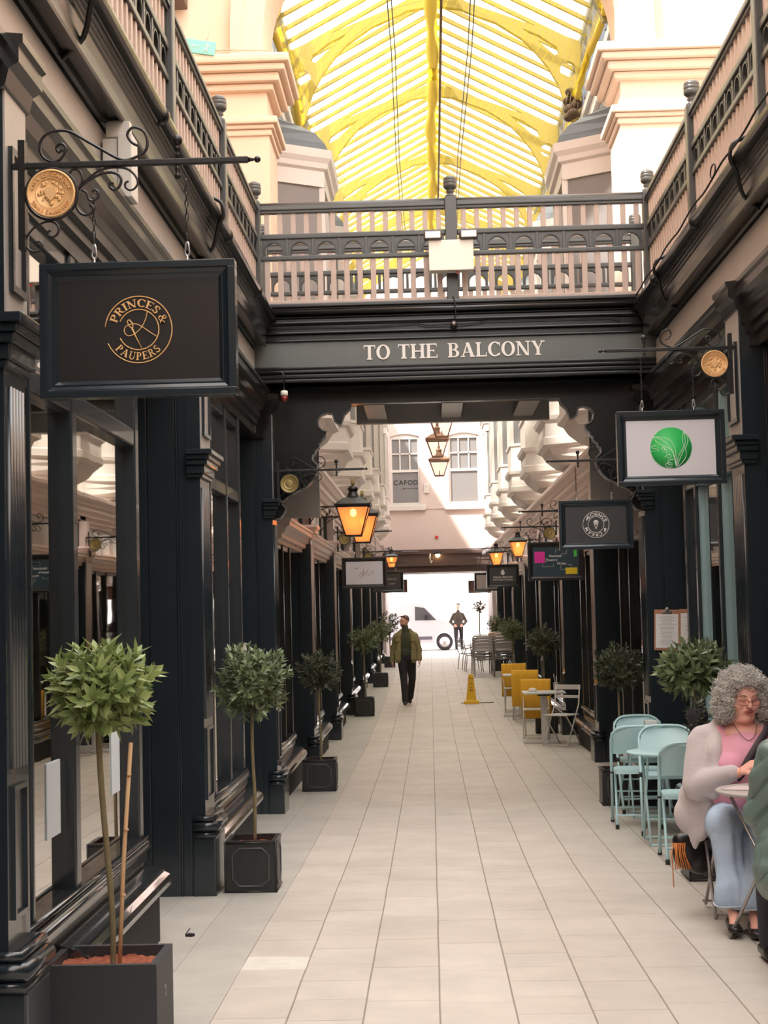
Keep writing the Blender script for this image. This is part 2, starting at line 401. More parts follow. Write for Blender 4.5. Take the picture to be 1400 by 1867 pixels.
# blended body surfaces: overlapping shapes fused into one continuous skin
def blob(name, elems, m, parent, voxel=0.01, smooth=4, disp=None):
    mb = MB()
    for e in elems:
        if e[0] == 'c':
            p0, p1, r0, r1 = Vector(e[1]), Vector(e[2]), e[3], e[4]
            mb.path([p0, p1], [r0, r1], 14); mb.ball(p0, r0 * 0.995, 10); mb.ball(p1, r1 * 0.995, 10)
        elif e[0] == 'e':
            c_, rad = Vector(e[1]), e[2]
            q = e[3] if len(e) > 3 else None
            bm = bmesh.new(); bmesh.ops.create_uvsphere(bm, u_segments=20, v_segments=14, radius=1)
            for v in bm.verts:
                p = Vector((v.co.x * rad[0], v.co.y * rad[1], v.co.z * rad[2]))
                if q is not None: p = q @ p
                v.co = c_ + p
            mb.bm(bm)
    o = mb.build(name + '_cage', m, None, normals=True)
    md = o.modifiers.new('fuse', 'REMESH'); md.mode = 'VOXEL'; md.voxel_size = voxel; md.use_smooth_shade = True
    if smooth:
        sm = o.modifiers.new('relax', 'SMOOTH'); sm.iterations = smooth; sm.factor = 0.5
    ws = bpy.data.scenes.new('workbench'); COL.objects.unlink(o); ws.collection.objects.link(o)
    ws.view_layers[0].update(); dg = ws.view_layers[0].depsgraph
    me = bpy.data.meshes.new_from_object(o.evaluated_get(dg))
    bpy.data.objects.remove(o, do_unlink=True); bpy.data.scenes.remove(ws)
    me.name = name; me.materials.clear(); me.materials.append(m)
    if disp:
        ns = [v.normal.copy() for v in me.vertices]; cs = [v.co.copy() for v in me.vertices]; out = []
        for c_, n_ in zip(cs, ns): out.extend(disp(c_, n_))
        me.vertices.foreach_set('co', out); me.update()
    for p in me.polygons: p.use_smooth = True
    ob = bpy.data.objects.new(name, me); COL.objects.link(ob)
    if parent is not None: ob.parent = parent
    return ob

# ------------------------------------------------------------------ lettering
_CH = {}
def sans_char(ch, bold=0.0):
    k = (ch, bold)
    if k not in _CH:
        cu = bpy.data.curves.new('glyph', 'FONT'); cu.body = ch; cu.size = 1.0; cu.offset = bold; cu.resolution_u = 4
        ob = bpy.data.objects.new('glyph', cu)
        me = bpy.data.meshes.new_from_object(ob)
        vs = [tuple(v.co) for v in me.vertices]; fs = [tuple(p.vertices) for p in me.polygons]
        bpy.data.objects.remove(ob); bpy.data.meshes.remove(me); bpy.data.curves.remove(cu)
        x0 = min(v[0] for v in vs); x1 = max(v[0] for v in vs)
        _CH[k] = ([(v[0] - x0, v[1], 0) for v in vs], fs, x1 - x0)
    return _CH[k]

def _ring(cx, cy, rx, ry, a0, a1, tx, ty, n=22):            # elliptical band, tx thick at the sides, ty at top and bottom
    out = []
    for i in range(n):
        A = a0 + (a1 - a0) * i / n; B = a0 + (a1 - a0) * (i + 1) / n
        def pt(t, inner):
            return (cx + (rx - (tx if inner else 0)) * math.cos(t), cy + (ry - (ty if inner else 0)) * math.sin(t))
        out.append([pt(A, 0), pt(B, 0), pt(B, 1), pt(A, 1)])
    return out
def _r(x0, x1, y0, y1): return [[(x0, y0), (x1, y0), (x1, y1), (x0, y1)]]
def _ln(x0, y0, x1, y1, w_): return [[(x0 - w_ / 2, y0), (x0 + w_ / 2, y0), (x1 + w_ / 2, y1), (x1 - w_ / 2, y1)]]
def _st(x, y0=0, y1=1, w_=0.205, sw=0.38):
    o = _r(x - w_ / 2, x + w_ / 2, y0, y1)
    if y0 == 0: o += _r(x - sw / 2, x + sw / 2, 0, 0.08)
    if y1 == 1: o += _r(x - sw / 2, x + sw / 2, 0.92, 1)
    return o
H2 = PI / 2
SERIF = {
 'T': (0.84, _st(0.42) + _r(0.02, 0.82, 0.91, 1) + _r(0.02, 0.07, 0.76, 1) + _r(0.77, 0.82, 0.76, 1)),
 'O': (0.96, _ring(0.48, 0.5, 0.47, 0.52, 0, 2 * PI, 0.215, 0.085, 36)),
 'H': (1.0, _st(0.19) + _st(0.81) + _r(0.2, 0.8, 0.455, 0.545)),
 'E': (0.82, _st(0.19) + _r(0.2, 0.76, 0.915, 1) + _r(0.2, 0.8, 0, 0.085) + _r(0.2, 0.58, 0.465, 0.55) + _r(0.71, 0.76, 0.78, 1) + _r(0.75, 0.8, 0, 0.24) + _r(0.54, 0.58, 0.4, 0.62)),
 'B': (0.82, _st(0.19) + _ring(0.42, 0.755, 0.29, 0.245, -H2, H2, 0.185, 0.08) + _ring(0.44, 0.265, 0.34, 0.265, -H2, H2, 0.205, 0.085) + _r(0.2, 0.44, 0.92, 1) + _r(0.2, 0.44, 0, 0.08) + _r(0.2, 0.44, 0.48, 0.535)),
 'A': (1.0, _ln(0.16, 0.03, 0.49, 1, 0.085) + _ln(0.82, 0.03, 0.49, 1, 0.23) + _r(0.27, 0.7, 0.3, 0.36) + _r(0.02, 0.32, 0, 0.08) + _r(0.64, 0.98, 0, 0.08)),
 'L': (0.78, _st(0.19) + _r(0.2, 0.76, 0, 0.085) + _r(0.71, 0.76, 0, 0.28)),
 'C': (0.88, _ring(0.5, 0.5, 0.48, 0.52, 0.24 * PI, 1.76 * PI, 0.215, 0.085, 30) + _r(0.80, 0.85, 0.68, 0.98) + _r(0.80, 0.85, 0.05, 0.24)),
 'N': (1.0, _ln(0.16, 0, 0.16, 1, 0.085) + _ln(0.84, 0, 0.84, 1, 0.085) + _ln(0.8, 0, 0.16, 1, 0.22) + _r(0.02, 0.32, 0, 0.08) + _r(0.0, 0.2, 0.92, 1) + _r(0.68, 0.98, 0.92, 1)),
 'Y': (0.94, _st(0.47, 0, 0.5, 0.205) + _ln(0.47, 0.42, 0.16, 1, 0.21) + _ln(0.47, 0.42, 0.8, 1, 0.085) + _r(0.0, 0.33, 0.92, 1) + _r(0.65, 0.94, 0.92, 1)),
 'P': (0.78, _st(0.19) + _ring(0.42, 0.725, 0.33, 0.275, -H2, H2, 0.205, 0.08) + _r(0.2, 0.44, 0.92, 1) + _r(0.2, 0.44, 0.45, 0.505)),
 'R': (0.9, _st(0.19) + _ring(0.42, 0.735, 0.31, 0.265, -H2, H2, 0.195, 0.08) + _r(0.2, 0.44, 0.92, 1) + _r(0.2, 0.44, 0.47, 0.525) + _ln(0.76, 0, 0.44, 0.5, 0.18) + _r(0.64, 0.9, 0, 0.08)),
 'I': (0.4, _st(0.2)),
 'S': (0.7, _ring(0.35, 0.745, 0.28, 0.27, 0.12 * PI, 1.5 * PI, 0.165, 0.09) + _ring(0.35, 0.265, 0.31, 0.28, -0.88 * PI, 0.5 * PI, 0.185, 0.09) + _r(0.58, 0.63, 0.72, 0.98) + _r(0.04, 0.09, 0.03, 0.28)),
 'U': (0.96, _r(0.12, 0.29, 0.35, 1) + _r(0.76, 0.82, 0.35, 1) + _ring(0.47, 0.36, 0.35, 0.38, PI, 2 * PI, 0.12, 0.1) + _r(0.0, 0.4, 0.92, 1) + _r(0.64, 0.94, 0.92, 1)),
 '&': (0.95, _ring(0.38, 0.77, 0.2, 0.24, 0, 2 * PI, 0.1, 0.05) + _ring(0.36, 0.27, 0.35, 0.29, 0.3 * PI, 1.9 * PI, 0.16, 0.07) + _ln(0.84, 0, 0.28, 0.7, 0.15) + _ln(0.6, 0.18, 0.86, 0.5, 0.06) + _r(0.7, 0.98, 0.5, 0.555)),
}
def serif_char(ch): return SERIF[ch]

def char_polys(ch, font):
    if font == 'serif':
        w_, polys = SERIF[ch]; return [[(p[0], p[1], 0) for p in q] for q in polys], w_
    vs, fs, w_ = sans_char(ch, 0.02 if font == 'bold' else 0.0)
    return [[vs[i] for i in f] for f in fs], w_
def put_text(mb, text, size, place, font='sans', gap=0.12, space=0.45, depth=0.003, mi=0, cap=None):
    """place(u, v) -> (a, b) in the sign's plane; u runs along the text, centred on 0"""
    k = 1.0 if font == 'serif' else 1.4
    items = []; x = 0
    for ch in text:
        if ch == ' ': x += space * size; continue
        polys, w_ = char_polys(ch, font); w_ *= size * (1 if font == 'serif' else k)
        items.append((x, polys)); x += w_ + gap * size
    tot = x - gap * size
    sc = size * (1 if font == 'serif' else k)
    for x0, polys in items:
        for iq, q in enumerate(polys):
            dq = depth + 0.00006 * (iq % 61)
            pts = [place(x0 - tot / 2 + p[0] * sc, p[1] * sc) for p in q]
            n = len(pts)
            mb.add([(p[0], -dq, p[1]) for p in pts] + [(p[0], 0, p[1]) for p in pts],
                   [tuple(range(n))] + [tuple(range(2 * n - 1, n - 1, -1))] + [(i, (i + 1) % n, n + (i + 1) % n, n + i) for i in range(n)], mi)
    return tot
def line_place(cx, cz): return lambda u, v: (cx + u, cz + v)
def arc_place(cx, cz, R, mid, flip=False):
    def f(u, v):
        if not flip:
            a = mid - u / R; r = R + v
        else:
            a = mid + u / R; r = R - v
        return (cx + r * math.cos(a), cz + r * math.sin(a))
    return f

# ------------------------------------------------------------------ layout of the arcade
CX = 0.285                         # centre line
def SX(s, u): return CX + s * u
FZ = [(-20, 0.25), (0, 0.12), (6.6, 0.02), (9, -0.03), (11.4, -0.10), (15, -0.16), (24, -0.26), (31, -0.17), (40, -0.06), (47, 0.06), (62, 0.09), (130, 0.1)]
def fz(y):
    for (a, za), (b, zb) in zip(FZ, FZ[1:]):
        if y <= b:
            t = (y - a) / (b - a); return za + (zb - za) * t
    return FZ[-1][1]
BZ = [(-20, 0.75), (5.4, 0.60), (10.1, 0.44), (14.85, 0.24), (24, 0.12), (35, 0.24), (60, 0.45)]
def bz(y):
    for (a, za), (b, zb) in zip(BZ, BZ[1:]):
        if y <= b:
            t = (y - a) / (b - a); return za + (zb - za) * t
    return BZ[-1][1]
PY = [-4.0, 0.7, 5.4, 10.1, 14.8, 19.5, 24.2, 28.9, 33.6, 38.3, 43.0, 47.7]
SIDE = {-1: 'left', 1: 'right'}
ORD = ['first', 'second', 'third', 'fourth', 'fifth', 'sixth', 'seventh', 'eighth', 'ninth', 'tenth', 'eleventh', 'twelfth']
# ================================================================== STRUCTURE
# ---- floor
def make_floor():
    mb = MB(); ys = [-8 + 0.5 * i for i in range(130)] + [57 + 2 * i for i in range(40)]
    xs = [-4.0, -1.0, 1.6, 4.6]; n = len(xs)
    for y in ys:
        for x in xs: mb.v.append((x if y < 55 else x * 6, y, fz(y)))
    for i in range(len(ys) - 1):
        for j in range(n - 1):
            a = i * n + j; mb.f.append((a, a + 1, a + n + 1, a + n)); mb.m.append(0); mb.sm.append(True)
    struct(mb.build('floor', FLOORM))
make_floor()
# pale patched slab and small debris
def patch():
    mb = MB(); z = fz(7.9)
    mb.prism([(-0.975, 7.66), (-0.652, 7.70), (-0.652, 8.05), (-0.965, 8.08)], z - 0.02, z + 0.0025, 'Z')
    tag(mb.build('repaired_slab', mat('pale_mortar', (0.66, 0.62, 0.54), 0.8, var=0.15, vscale=12, bump=0.3)), 'pale mortar patch repairing one paving slab near the left planter', 'paving slab')
    mb = MB(); z = fz(8.7)
    mb.prism([(-1.385, 8.68), (-1.345, 8.67), (-1.335, 8.70), (-1.37, 8.72)], z, z + 0.014, 'Z'); mb.tube((-1.385, 8.7, z + 0.012), (-1.37, 8.75, z + 0.03), 0.003, n=5)
    tag(mb.build('dry_leaf', BLACKC), 'small dark dry leaf lying on the paving beside the left shop bench', 'leaf')
patch()

# ---- side walls (masonry behind shopfronts) and shop interiors
for s in (-1, 1):
    nm = SIDE[s]
    mb = MB()
    mb.box(SX(s, 3.9), SX(s, 4.3), -8, 52, -0.4, 4.6)                               # back of the shops
    for y in PY:                                                                       # party walls
        mb.box(SX(s, 2.36), SX(s, 3.9), y + 0.12, y + 0.32, -0.4, 3.5)
    mb.box(SX(s, 1.9), SX(s, 3.9), -8, 52, 3.44, 3.62)                                # shop ceilings
    struct(mb.build('wall_' + nm, [ROOM]))
    mb = MB()
    for y in PY:
        mb.box(SX(s, 1.90), SX(s, 2.5), y + 3.14, y + 3.24, -0.4, 3.45)               # shopfront return beside the door recess
        mb.box(SX(s, 2.48), SX(s, 2.55), y + 3.2, y + 4.85, -0.4, 3.45)
    struct(mb.build('wall_' + nm + '_return', [NAVY]))
    # upper walls
    mb = MB()
    mb.box(SX(s, 3.1), SX(s, 3.5), -8, 16.9, 4.4, 14.0 if s < 0 else 9.6)  # unseen top of the left wall raised to shade the right balcony
    struct(mb.build('wall_upper_' + nm, [SALMON if s < 0 else CREAM]))
    mb = MB()
    mb.box(SX(s, 2.28), SX(s, 2.6), 17.9, 50, 3.5, 9.0)
    mb.box(SX(s, 2.2), SX(s, 2.6), 17.9, 50, 8.72, 9.0); mb.box(SX(s, 2.14), SX(s, 2.6), 17.9, 50, 8.9, 9.02)
    struct(mb.build('wall_far_' + nm, [WHITE]))
    # dark clerestory band under the roof
    mb = MB(); mb.box(SX(s, 2.3), SX(s, 2.42), 17.9, 44, 9.02, 9.5)
    y = 18.0
    while y < 44:
        mb.box(SX(s, 2.28), SX(s, 2.40), y, y + 0.08, 9.5, 10.45); y += 0.72
    mb.box(SX(s, 2.26), SX(s, 2.44), 17.9, 44, 10.42, 10.56)
    struct(mb.build('trim_clerestory_' + nm, [LEADROOF]))

# ---- long entablature mouldings over the shops
NEARP = [(2.1, 3.38), (1.87, 3.38), (1.87, 3.46), (1.845, 3.47), (1.845, 3.52), (1.82, 3.53), (1.82, 3.60), (1.79, 3.62), (1.775, 3.68), (1.74, 3.70), (1.74, 3.76), (1.725, 3.77), (1.725, 3.80), (1.85, 3.815), (2.1, 3.815)]
FRZ = [(2.1, 3.81), (1.86, 3.81), (1.86, 4.16), (2.1, 4.16)]
SOF = [(2.1, 4.16), (1.86, 4.16), (1.86, 4.19), (1.845, 4.2), (1.83, 4.19), (1.825, 4.21), (1.77, 4.21), (1.765, 4.195), (1.75, 4.195), (1.745, 4.21), (1.745, 4.27), (1.752, 4.275), (2.1, 4.275)]
FAS = [(2.1, 4.27), (1.752, 4.27), (1.745, 4.345), (1.735, 4.35), (1.735, 4.372), (1.725, 4.376), (1.725, 4.398), (1.712, 4.402), (1.712, 4.425), (1.70, 4.43), (1.70, 4.52), (1.72, 4.525), (1.72, 4.575), (2.1, 4.575)]
def prof_ext(mb, s, prof, y0, y1, mi=0, dz=0.0):
    mb.prism([(SX(s, u), z + dz) for u, z in prof], y0, y1, 'Y', mi)
n_trim = 1
for s in (-1, 1):
    nm = SIDE[s]
    mb = MB(); prof_ext(mb, s, NEARP, -8, 14.44); struct(mb.build('trim_%d' % n_trim, [GLOSSD])); n_trim += 1
    mb = MB(); prof_ext(mb, s, FRZ, -8, 14.44); struct(mb.build('trim_%d' % n_trim, [FRIEZE])); n_trim += 1
    mb = MB(); prof_ext(mb, s, SOF, -8, 14.44, 0)
    struct(mb.build('trim_%d' % n_trim, [DARK, DARK])); n_trim += 1
    mb = MB(); prof_ext(mb, s, FAS, -8, 14.44, 0)
    struct(mb.build('trim_%d' % n_trim, [FASM])); n_trim += 1
    # half round gutter below the balcony edge, with joint collars
    mb = MB(); mb.path([(SX(s, 1.70), -8, 4.475), (SX(s, 1.70), 14.40, 4.475)], 0.048, 14)
    for y in (2.6, 5.0, 8.4, 11.2, 13.2): mb.path([(SX(s, 1.70), y, 4.475), (SX(s, 1.70), y + 0.05, 4.475)], 0.054, 14)
    tag(mb.build('gutter', [FASM]), ('rounded dark gutter running under the %s balcony railing' % nm), 'gutter')
    # balcony walkway
    mb = MB(); mb.box(SX(s, 1.74), SX(s, 3.1), -8, 16.9, 4.56, 4.61); struct(mb.build('floor_balcony_' + nm, [RAILM]))

# far entablature (beyond the footbridge)
LOWC = [(2.2, 2.46), (1.86, 2.46), (1.86, 2.50), (1.82, 2.51), (1.82, 2.55), (1.79, 2.57), (1.77, 2.62), (1.735, 2.64), (1.735, 2.68), (1.72, 2.69), (1.72, 2.715), (1.9, 2.73), (2.2, 2.73)]
FARC = [(2.4, 3.16), (1.86, 3.16), (1.86, 3.22), (1.82, 3.23), (1.82, 3.29), (1.78, 3.30), (1.76, 3.37), (1.73, 3.39), (1.73, 3.45), (1.69, 3.47), (1.67, 3.53), (1.64, 3.55), (1.64, 3.60), (1.67, 3.62), (2.4, 3.72)]
FARF = [(2.2, 2.72), (1.90, 2.72), (1.90, 3.17), (2.2, 3.17)]
PINKM = mat('far_moulding_pink_sheen', (0.64, 0.51, 0.46), 0.4, var=0.06)  # pinkish sheen of reflected light on far mouldings, painted as base colour
for s in (-1, 1):
    mb = MB(); prof_ext(mb, s, LOWC, 16.4, 49.9); struct(mb.build('trim_%d' % n_trim, [PINKM])); n_trim += 1
    mb = MB(); prof_ext(mb, s, FARF, 16.4, 49.9); struct(mb.build('trim_%d' % n_trim, [FRIEZE])); n_trim += 1
    mb = MB(); prof_ext(mb, s, FARC, 16.4, 49.9); struct(mb.build('trim_%d' % n_trim, [PINKM])); n_trim += 1

# ---- pilasters
def pilaster(s, k, Y):
    near = Y < 16.0
    w_ = 0.30 if Y < 6 else 0.42
    f0 = fz(Y); b = bz(Y)
    where = ['nearest the camera', 'with the clipboards' if s > 0 else 'behind the second tree', '', '', '', '', '', '', '', '', '', ''][0] if False else ''
    lab = '%s dark navy fluted pilaster on the %s side, counting from the camera' % (ORD[k], SIDE[s])
    t = thing('pilaster', lab, 'pilaster', (SX(s, 2.0), Y + w_ / 2, f0), group='shopfront pilasters')
    mb = MB()
    mb.bbox(SX(s, 1.69), SX(s, 1.84), Y, Y + w_ + 0.03, f0 - 0.25, b - 0.13, 0.012)
    mb.build('plinth', NAVY, t, True)
    mb = MB()
    for zz, uu, r in ((b - 0.115, 1.705, 0.022), (b - 0.062, 1.70, 0.034), (b - 0.012, 1.715, 0.020)):
        mb.box(SX(s, uu + 0.01), SX(s, 1.84), Y + 0.005, Y + w_ + 0.02, zz - r, zz + r)
        mb.path([(SX(s, 1.83), Y + 0.0, zz), (SX(s, uu), Y + 0.0, zz), (SX(s, uu), Y + w_ + 0.02, zz)], r, 10)
    mb.build('base_moulding', NAVY, t, True)
    mb = MB()
    mb.box(SX(s, 1.755), SX(s, 1.85), Y + 0.006, Y + w_, b - 0.02, 2.64)
    mb.build('shaft', NAVY, t, True)
    mb = MB(); mb.box(SX(s, 1.82), SX(s, 2.36), Y + 0.024, Y + w_, f0 - 0.25, 3.44)
    for a, c_ in ((1.846, 1.90), (1.905, 1.915), (1.92, 2.10), (2.106, 2.30), (2.306, 2.36)):                 # boards on the face turned to the street end
        mb.bbox(SX(s, a), SX(s, c_), Y + (0.012 if a != 1.905 else 0.006), Y + 0.03, f0 - 0.25, 3.44, 0.003)
    mb.build('side_boarding', NAVY, t, True)
    mb = MB()
    n = 5 if w_ < 0.4 else 6                                                                   # reeded strip on the alley face
    z0 = b + 0.62; ys = [Y + 0.05 + (w_ - 0.10) * (i + 0.5) / n for i in range(n)]
    for y in ys: mb.path([(SX(s, 1.757), y, z0), (SX(s, 1.757), y, 2.56)], 0.016, 8)
    mb.build('fluting', NAVY if near else TAUPED, t, True)
    mb = MB()                                                                                  # sunk panel under the reeding
    y0, y1, za, zb = Y + 0.06, Y + w_ - 0.06, b + 0.10, b + 0.56
    for q in ((y0, y0 + 0.018, za, zb), (y1 - 0.018, y1, za, zb), (y0 + 0.018, y1 - 0.018, za, za + 0.018), (y0 + 0.018, y1 - 0.018, zb - 0.018, zb)):
        mb.box(SX(s, 1.742), SX(s, 1.757), *q)
    mb.build('panel_frame', NAVY, t, True)
    mb = MB()
    for i, (za, zb, u) in enumerate(((2.62, 2.645, 1.735), (2.645, 2.70, 1.722), (2.70, 2.735, 1.70), (2.735, 2.765, 1.685), (2.765, 2.80, 1.665))):
        mb.bbox(SX(s, u), SX(s, 1.84), Y - (1.755 - u), Y + w_ + (1.755 - u), za, zb, 0.006)
    mb.build('capital', NAVY if near else PINKM, t, True)
    mb = MB()
    top = 3.64 if near else 3.2
    mb.box(SX(s, 1.752), SX(s, 1.85), Y + 0.008, Y + w_, 2.8, top)
    fr = [(Y + 0.05, Y + 0.075, 2.9, top - 0.22), (Y + w_ - 0.075, Y + w_ - 0.05, 2.9, top - 0.22), (Y + 0.075, Y + w_ - 0.075, 2.9, 2.925), (Y + 0.075, Y + w_ - 0.075, top - 0.245, top - 0.22)]
    for q in fr: mb.box(SX(s, 1.728), SX(s, 1.755), *q)
    mb.build('upper_block', NAVY if near else TAUPED, t, True)
    if near:
        mb = MB(); mb.box(SX(s, 1.745), SX(s, 1.752), Y + 0.012, Y + w_ - 0.002, 2.8, top); mb.build('face_reflection', FRIEZE, t, True)  # thin pale sheet stands in for the reflection on the alley face
    mb = MB()
    if near:
        prof = [(u - 0.055 if u < 2.0 else u, z) for u, z in NEARP[:-2]] + [(1.8, 3.815), (2.1, 3.815)]
        prof_ext(mb, s, prof, Y - 0.02, Y + w_ + 0.02)
    else:
        prof = [(u - 0.05 if u < 2.0 else u, z) for u, z in LOWC]
        prof_ext(mb, s, prof, Y - 0.02, Y + w_ + 0.02, 0, 0.06)
    mb.build('cornice_break', GLOSSD if near else PINKM, t, True)
for s in (-1, 1):
    kk = 0
    for Y in PY:
        if Y < 5: continue
        pilaster(s, kk, Y); kk += 1
# unseen wall added behind the camera to block low light
mb = MB(); mb.box(-4.0, 4.6, -8.3, -8.0, -0.4, 9.0); struct(mb.build('wall_light_block', [mat('dim_cream_wall', (0.25, 0.21, 0.18), 0.8)]))
# masonry of unseen bays beside the camera
for s in (-1, 1):
    mb = MB()
    for Y in (-4.0, 0.7): mb.box(SX(s, 1.75), SX(s, 2.36), Y, Y + 0.42, -0.3, 3.44)
    struct(mb.build('wall_%s_piers' % SIDE[s], [NAVY]))

# ---- shop windows
def shop_window(s, k, Y):
    f0 = fz(Y + 2); y0 = Y + (0.30 if 5 < Y < 6 else 0.42); y1 = Y + 3.2
    sz = f0 + 0.50
    lab = 'dark framed shop window in the %s bay of the %s side, counting from the camera' % (ORD[k], SIDE[s])
    t = thing('shop_window', lab, 'window', (SX(s, 1.95), (y0 + y1) / 2, f0), group='shop windows')
    frm = NAVY if Y < 14 else DARK
    mb = MB()
    mull = [(y1 - 0.10, y1)]
    if 5 < Y < 6: mull += [(6.22, 6.26), (6.98, 7.08)]
    elif 10 < Y < 11 and s > 0: mull += [(11.7, 11.78), (12.7, 12.78)]
    else: mull += [(y0, y0 + 0.06), (y0 + 0.92, y0 + 0.98), (y0 + 1.85, y0 + 1.91)]
    top = 3.40 if Y < 14 else 2.5
    for a, b in mull: mb.bbox(SX(s, 1.875), SX(s, 1.95), a, b, sz, top, 0.01)
    if Y < 14: mb.bbox(SX(s, 1.88), SX(s, 2.0), y0, y1, 2.66, 2.76, 0.012); mb.bbox(SX(s, 1.89), SX(s, 2.0), y0, y1, 3.30, 3.42, 0.012)
    mb.bbox(SX(s, 1.89), SX(s, 2.0), y0, y1, 2.40, 2.50, 0.012) if Y > 14 else None
    mb.build('window_frame', frm, t, True)
    if 10 < Y < 11 and s > 0:
        mb = MB()
        for a in (11.62, 12.62): mb.box(SX(s, 1.90), SX(s, 2.0), a, a + 0.075, sz, 3.35)
        mb.build('blue_trim', TEALW, t, True)['label'] = 'pale blue painted edges of the window frame'
    mb = MB(); mb.box(SX(s, 1.932), SX(s, 1.938), y0, y1, sz, top)
    mb.build('glass', GLASS, t, True)
    mb = MB()                                                        # moulded sill
    for u, za, zb in ((1.86, -0.10, -0.02), (1.845, -0.02, 0.015), (1.87, 0.015, 0.035)):
        mb.bbox(SX(s, u), SX(s, 2.02), y0, y1 + 0.01, sz + za, sz + zb, 0.008)
    mb.path([(SX(s, 1.862), y0, sz + 0.03), (SX(s, 1.862), y1, sz + 0.03)], 0.014, 8)
    mb.path([(SX(s, 1.845), y0, sz - 0.02), (SX(s, 1.845), y1, sz - 0.02)], 0.012, 8)
    mb.build('window_sill', SILLM, t, True)
    mb = MB(); mb.box(SX(s, 1.875), SX(s, 2.36), y0, y1, f0 - 0.3, sz - 0.1)
    mb.build('stall_riser', frm, t, True)
    mb = MB()                                                        # projecting moulded ledge
    zz = f0 + 0.33
    pr = [(1.9, zz - 0.06), (1.76, zz - 0.075), (1.735, zz - 0.06), (1.73, zz - 0.03), (1.74, zz - 0.005), (1.77, zz + 0.01), (1.775, zz + 0.022), (1.80, zz + 0.03), (1.9, zz + 0.06)]
    yl = 6.55 if Y < 6 else y0
    mb.prism([(SX(s, u), z) for u, z in pr], yl + 0.02, y1 + 0.03, 'Y')
    mb.build('ledge', SILLM, t, True)
    mb = MB(); mb.box(SX(s, 1.79), SX(s, 1.88), yl + 0.05, y1 - 0.02, f0 - 0.2, zz - 0.06)
    mb.build('ledge_base', mat('matt_black_base', (0.012, 0.012, 0.013), 0.7), t, True)
for s in (-1, 1):
    for k, Y in enumerate([y for y in PY if 5 < y < 47]): shop_window(s, k, Y)

# ---- far wall with sash windows
FY = 50.0
def hole(x0, x1, z0, z1, arch=0.0, n=8):
    p = [(x0, z0), (x1, z0), (x1, z1)]
    if arch:
        for i in range(1, n): 
            t = i / n; p.append((x1 + (x0 - x1) * t, z1 + arch * math.sin(PI * t)))
    p.append((x0, z1)); return p
WINS = [(-1.16, -0.22), (0.70, 1.68)]
mb = MB()
mb.prism([[(-2.6, 3.45), (3.1, 3.45), (3.1, 11), (-2.6, 11)]] + [hole(a, b, 5.0, 7.2, 0.09) for a, b in WINS], FY, FY + 0.35, 'Y')
mb.box(-2.6, -1.42, FY, FY + 0.35, -0.2, 3.5); mb.box(1.99, 3.1, FY, FY + 0.35, -0.2, 3.5)
mb.box(-1.3, 1.95, FY - 0.02, FY, 4.86, 4.89)
struct(mb.build('wall_back', [WHITEW]))
for i, (a, b) in enumerate(WINS):
    mb = MB()
    for q in ((a - 0.02, a + 0.06, 5.0, 7.2), (b - 0.06, b + 0.02, 5.0, 7.2), (a + 0.06, b - 0.06, 6.06, 6.14), (a + 0.06, b - 0.06, 7.12, 7.3), (a + 0.06, b - 0.06, 5.0, 5.08)):
        mb.box(q[0], q[1], FY + 0.05, FY + 0.12, q[2], q[3])
    for j in (1, 2): xx = a + (b - a) * j / 3; mb.box(xx - 0.02, xx + 0.02, FY + 0.06, FY + 0.1, 6.1, 7.2)
    mb.box(a, b, FY + 0.06, FY + 0.1, 6.63, 6.67)
    t = struct(mb.build('window_%d' % (i + 1), [WHITE]))
    mb = MB(); mb.box(a, b, FY + 0.10, FY + 0.105, 6.1, 7.25, 0); mb.box(a, b, FY + 0.09, FY + 0.095, 5.05, 6.08, 0); mb.build('glass', [GREYG], t)
    mb = MB(); mb.bbox(a - 0.16, b + 0.16, FY - 0.10, FY + 0.06, 4.82, 5.0, 0.02); mb.build('window_sill', [WHITE], t)
mb = MB(); put_text(mb, 'CAFOD', 0.15, line_place(-0.68, 5.66), 'bold', 0.16); put_text(mb, 'Just one world', 0.055, line_place(-0.55, 5.52), 'sans', 0.12)
mb.xf(Matrix.Translation((0, FY + 0.088, 0)))
o = mb.build('window_lettering', [mat('dark_grey_ink', (0.02, 0.02, 0.02), 0.6)]); tag(o, 'dark grey lettering across the lower pane of the left far window', 'lettering')
mb = MB(); mb.bbox(-0.10, 0.06, FY - 0.05, FY, 5.37, 5.68, 0.01)
t = tag(mb.build('alarm_box', [WHITE]), 'small white alarm box on the far wall between the two sash windows', 'alarm box')
mb = MB(); mb.box(-0.05, 0.01, FY - 0.056, FY - 0.05, 5.57, 5.59); mb.build('badge', [INK], t)
mb = MB()
hp = []
for i in range(24):
    a = 2 * PI * i / 24; hp.append((0.264 + 0.0045 * 16 * math.sin(a) ** 3 * 0.8, 3.95 + 0.0045 * (13 * math.cos(a) - 5 * math.cos(2 * a) - 2 * math.cos(3 * a) - math.cos(4 * a)) * 0.9))
mb.prism(hp, FY - 0.03, FY, 'Y'); tag(mb.build('wall_heart', [RED]), 'tiny red heart ornament on the pink far wall above the passage', 'ornament')

